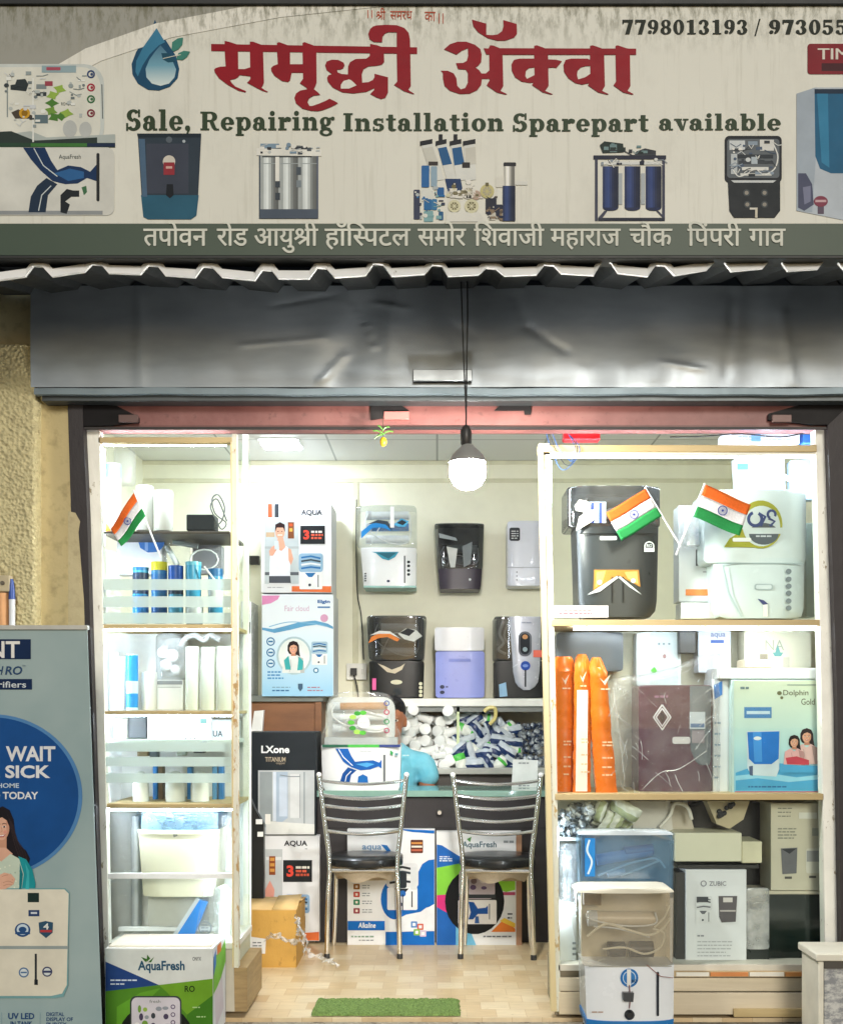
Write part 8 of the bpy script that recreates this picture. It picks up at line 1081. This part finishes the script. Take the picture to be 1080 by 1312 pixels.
# roll-up banner
Ys = -.50; t = thing('standee_banner', 'pale blue roll-up banner with a blue disc, a smiling woman and a purifier', 'banner', P(30, 1390, Ys)); NV = '#12284a'
tm = NT('standee_print'); tm.set(Roughness=.42); tm.l(tm.ramp(tm.noise(1.6, 4), (.3, rgb('#7b9598')), (.7, rgb('#a3b4b2'))), tm.b.inputs['Base Color'])
MB().prism([(-150, 806), (112, 806), (134, 1390), (-150, 1390)], Ys, Ys+.003, tm.m).build('sheet', t); MB().prism([(-150, 801), (112.5, 801), (113, 806.5), (-150, 806.5)], Ys-.008, Ys+.012, C('#b9bbb8', .3, .6)).build('top_bar', t, bev=.002); MB().pbox(-160, 1391, 150, 1410, Ys-.05, Ys+.08, C('#9a9da0', .3, .7)).build('base_unit', t, bev=.004)
mb = MB(); mb.tube([P(-20, 806, Ys+.03), P(-20, 1392, Ys+.03)], .008, C('#8a8d90', .3, .8)); mb.build('pole', t)
p = Print(Ys, .0003); p.rect(-150, 819, 40, 844.5, NV, 2); p.text('KENT', -48, 821.5, 26, 843, '#e0dfda', 4, .02); p.text('RO', 7, 853.5, 28, 864.5, '#2a4668', 4, .02, .18); p.text('H', -4, 853.5, 3, 864.5, '#2a4668', 4, .02, .18); p.text('TM', 29, 852, 33, 854.5, '#4a6078', 4); p.rect(-150, 870, 41.5, 883.5, NV, 2); p.text('purifiers', -18, 873, 34, 883.5, '#cfd8dc', 4, .01)
p.poly(ellipse(-10, 1020, 116, 105, 72), '#4f7fae', 2); p.poly(ellipse(-10, 1020, 111, 101, 72), '#164a86', 3); p.text('WAIT', 8, 956, 71.5, 975.5, '#d8dadc', 5, .028); p.text('UNTIL SICK', -76, 980.5, 65, 997, '#d8dadc', 5, .03) ; p.text('HOME', -3, 1003.5, 25, 1009.5, '#b9c9d6', 5, .02); p.text('TODAY', 4, 1014.5, 49.5, 1024, '#d8dadc', 5, .025); p.ell(-1, 1019.5, 1.5, 4, '#d8dadc', 5); p.build('printed_lettering', t)
p = Print(Ys-.0022, .0003); HRC, SKN = '#1d181d', '#d2a48c'
p.poly([(-14, 1064), (-12, 1048), (-5, 1037), (4, 1033), (13, 1038), (18, 1050), (20, 1066), (25, 1082), (34, 1090), (39, 1100), (37, 1109), (30, 1113), (22, 1110), (14, 1100), (8, 1086), (0, 1080), (-10, 1086), (-16, 1078)], HRC, 3)
for k in range(7): p.line([(10+k*1.2, 1044+k*2), (15+k*1.3, 1064+k*2), (20+k*2, 1084+k), (26+k*1.6, 1100+k)], .5, ('#3a2e30', '#2c2428')[k % 2], 4, True)
p.poly(rrect(-4, 1068, 9, 1092, 4), '#bd8d74', 4); p.poly([(-12, 1094), (-3, 1086), (8, 1086), (17, 1094), (6, 1104), (-4, 1104)], SKN, 5); p.poly(ellipse(2.5, 1061, 10, 15.5, 30), SKN, 6); p.poly([(8, 1050), (12.5, 1058), (11.5, 1068), (7, 1075), (9, 1064)], '#c08f78', 7); p.ell(-3, 1066, 3, 2.2, '#d9998a', 7); p.ell(7.5, 1066, 2.6, 2, '#cf9080', 8)
p.poly([(-9, 1060), (-9, 1048), (-3, 1042), (5, 1041), (11, 1046), (13, 1060), (9, 1051), (3, 1047), (-4, 1050)], HRC, 9)
for e in (-2, 6): p.poly([(e-2.6, 1059.5), (e, 1058), (e+2.6, 1059.5), (e, 1060.6)], '#f0e8e2', 8); p.ell(e, 1059.4, 1.2, 1.2, '#221a1a', 9); p.line([(e-3, 1056), (e, 1054.8), (e+3, 1056)], .9, '#2a2022', 9)
p.line([(2.4, 1060), (3.4, 1065), (1, 1066.4)], .7, '#b5826a', 8); p.poly([(-3, 1069), (2.5, 1070), (8, 1068.5), (5.5, 1072.6), (0, 1073)], '#a84a4a', 8); p.poly([(-2, 1069.6), (2.5, 1070.4), (7, 1069.2), (4.6, 1071.2), (0.4, 1071.4)], '#f2ece6', 9)
p.poly([(-24, 1106), (-10, 1095), (2, 1104), (14, 1094), (32, 1104), (34, 1142), (-24, 1142)], '#bccab8', 6)
for k in range(22): p.ell(-18+(k*13) % 46, 1108+(k*7) % 30, 1.1, 1.1, ('#9fb39f', '#d6dcc8')[k % 2], 7)
p.poly([(24, 1097), (34, 1101), (42, 1114), (46, 1132), (45, 1142), (28, 1142), (31, 1120)], '#1f8f96', 8); p.poly([(33, 1106), (38, 1116), (38, 1140), (33, 1140), (35, 1122)], '#3aaab0', 9); p.poly([(26, 1106), (30, 1120), (28, 1140), (25, 1140)], '#16727a', 9)
p.poly([(-6, 1124), (6, 1118), (15, 1120), (20, 1126), (18, 1133), (8, 1139), (-2, 1140), (-8, 1134)], SKN, 10)
for k in range(4): p.line([(3+k*.6, 1123+k*4), (11, 1121+k*4), (18-k*.6, 1124.5+k*3.2)], .7, '#b0826c', 11, True)
p.build('printed_woman', t)
p = Print(Ys-.0045, .0003); p.poly([(-40, 1144), (-32, 1138), (84, 1138), (89.5, 1144), (88, 1214), (88, 1262), (82, 1277), (70, 1279), (-30, 1279), (-40, 1272)], '#6f9a9c', 2); p.poly([(-40, 1145), (-32, 1139.5), (83, 1139.5), (88.5, 1145), (87, 1212), (-40, 1212)], '#d6d1bf', 3); p.rect(-40, 1212, 88, 1216, '#8f9a98', 4); p.poly([(-40, 1216), (87, 1216), (86, 1262), (80, 1273), (66, 1276), (-40, 1276)], '#d2cdbb', 3)
p.rect(36, 1144, 50.5, 1156, '#1c2f2c', 5); p.rect(37, 1166, 51, 1174, '#2a3f66', 5); p.rect(40, 1168.5, 48, 1171, '#c9cfd6', 6); p.ell(29.5, 1191.5, 10, 9, '#274a78', 5); p.ell(29.5, 1191, 7.6, 7, '#bcccd6', 6); p.ell(29.5, 1191, 5, 3.6, '#274a78', 7); p.rect(20, 1194, 39, 1197, '#274a78', 8); p.poly([(50, 1182), (59, 1180), (68.5, 1182), (68, 1195), (59.5, 1202), (51, 1195)], '#2f4f66', 5); p.text('4', 56, 1183, 63, 1191, '#d9dcd8', 7, .02); p.rect(52, 1191.5, 67, 1194.5, '#b03a3f', 7); p.ell(31, 1246, 6.5, 6.5, '#4a6a8f', 5); p.ell(31, 1246, 4.8, 4.8, '#c9d0d0', 6); p.rect(27, 1245, 35, 1247, '#4a6a8f', 7); p.ell(61, 1245, 6.5, 6.5, '#3a4060', 5); p.ell(61, 1245, 4.8, 4.8, '#c9d0d0', 6); p.rect(56, 1243.6, 66, 1246.4, '#3a4060', 7); p.rect(45, 1222, 47.8, 1256, '#2c3034', 5); p.rect(44.5, 1255, 49, 1262, '#1f2428', 6); p.build('printed_purifier', t)
p = Print(Ys, .0003); p.text('UV LED', 11, 1298, 44.5, 1306, '#27456e', 4, .03); p.text('IN TANK', 14, 1308.5, 42, 1315, '#27456e', 4, .03); p.rect(51.5, 1297, 52.3, 1330, '#7f98a0', 3); p.rect(2, 1297, 2.8, 1330, '#7f98a0', 3); p.text('DIGITAL', 60, 1297, 82.5, 1302, '#27456e', 4, .02); p.text('DISPLAY OF', 60, 1303.5, 94, 1308.5, '#27456e', 4, .02); p.text('PURITY', 60, 1310, 86, 1315, '#27456e', 4, .02); p.build('printed_captions', t)
# things on the stucco wall behind the banner
t = thing('wall_hook_bracket', 'beige metal bracket on the stucco wall above the roll-up banner', 'bracket', P(6, 760, -.11)); MB().pbox(-10, 737, 13, 758, -.14, -.102, C('#b5a98c', .5)).build('plate', t, bev=.004); MB().lathe(P(4, 747, -.141), [(.008, -.002), (.008, .004)], C('#5a5246', .5), 10, Matrix.Rotation(math.radians(90), 3, 'X')).build('bolt', t)
t = thing('blue_capped_tube', 'white tube with a blue cap standing against the stucco wall', 'tube', P(17, 1330, -.13)); a, b = P(18, 1340, -.13), P(16, 768, -.13); mb = MB(); mb.tube([a, b], .0115, C('#d5dae0', .35), 12); mb.build('tube', t); mb = MB(); mb.tube([b, P(15.6, 750, -.13), P(15.4, 742, -.13)], .0125, C('#2c4f9a', .35), 12, r1=.006); mb.build('blue_cap', t)
mb = MB(); mb.tube([P(5, 1340, -.125), P(4, 760, -.125)], .022, C('#cf9a6a', .5), 14); tag(mb.build('orange_pole'), 'pale orange pole under the beige bracket beside the blue capped tube', 'pole')
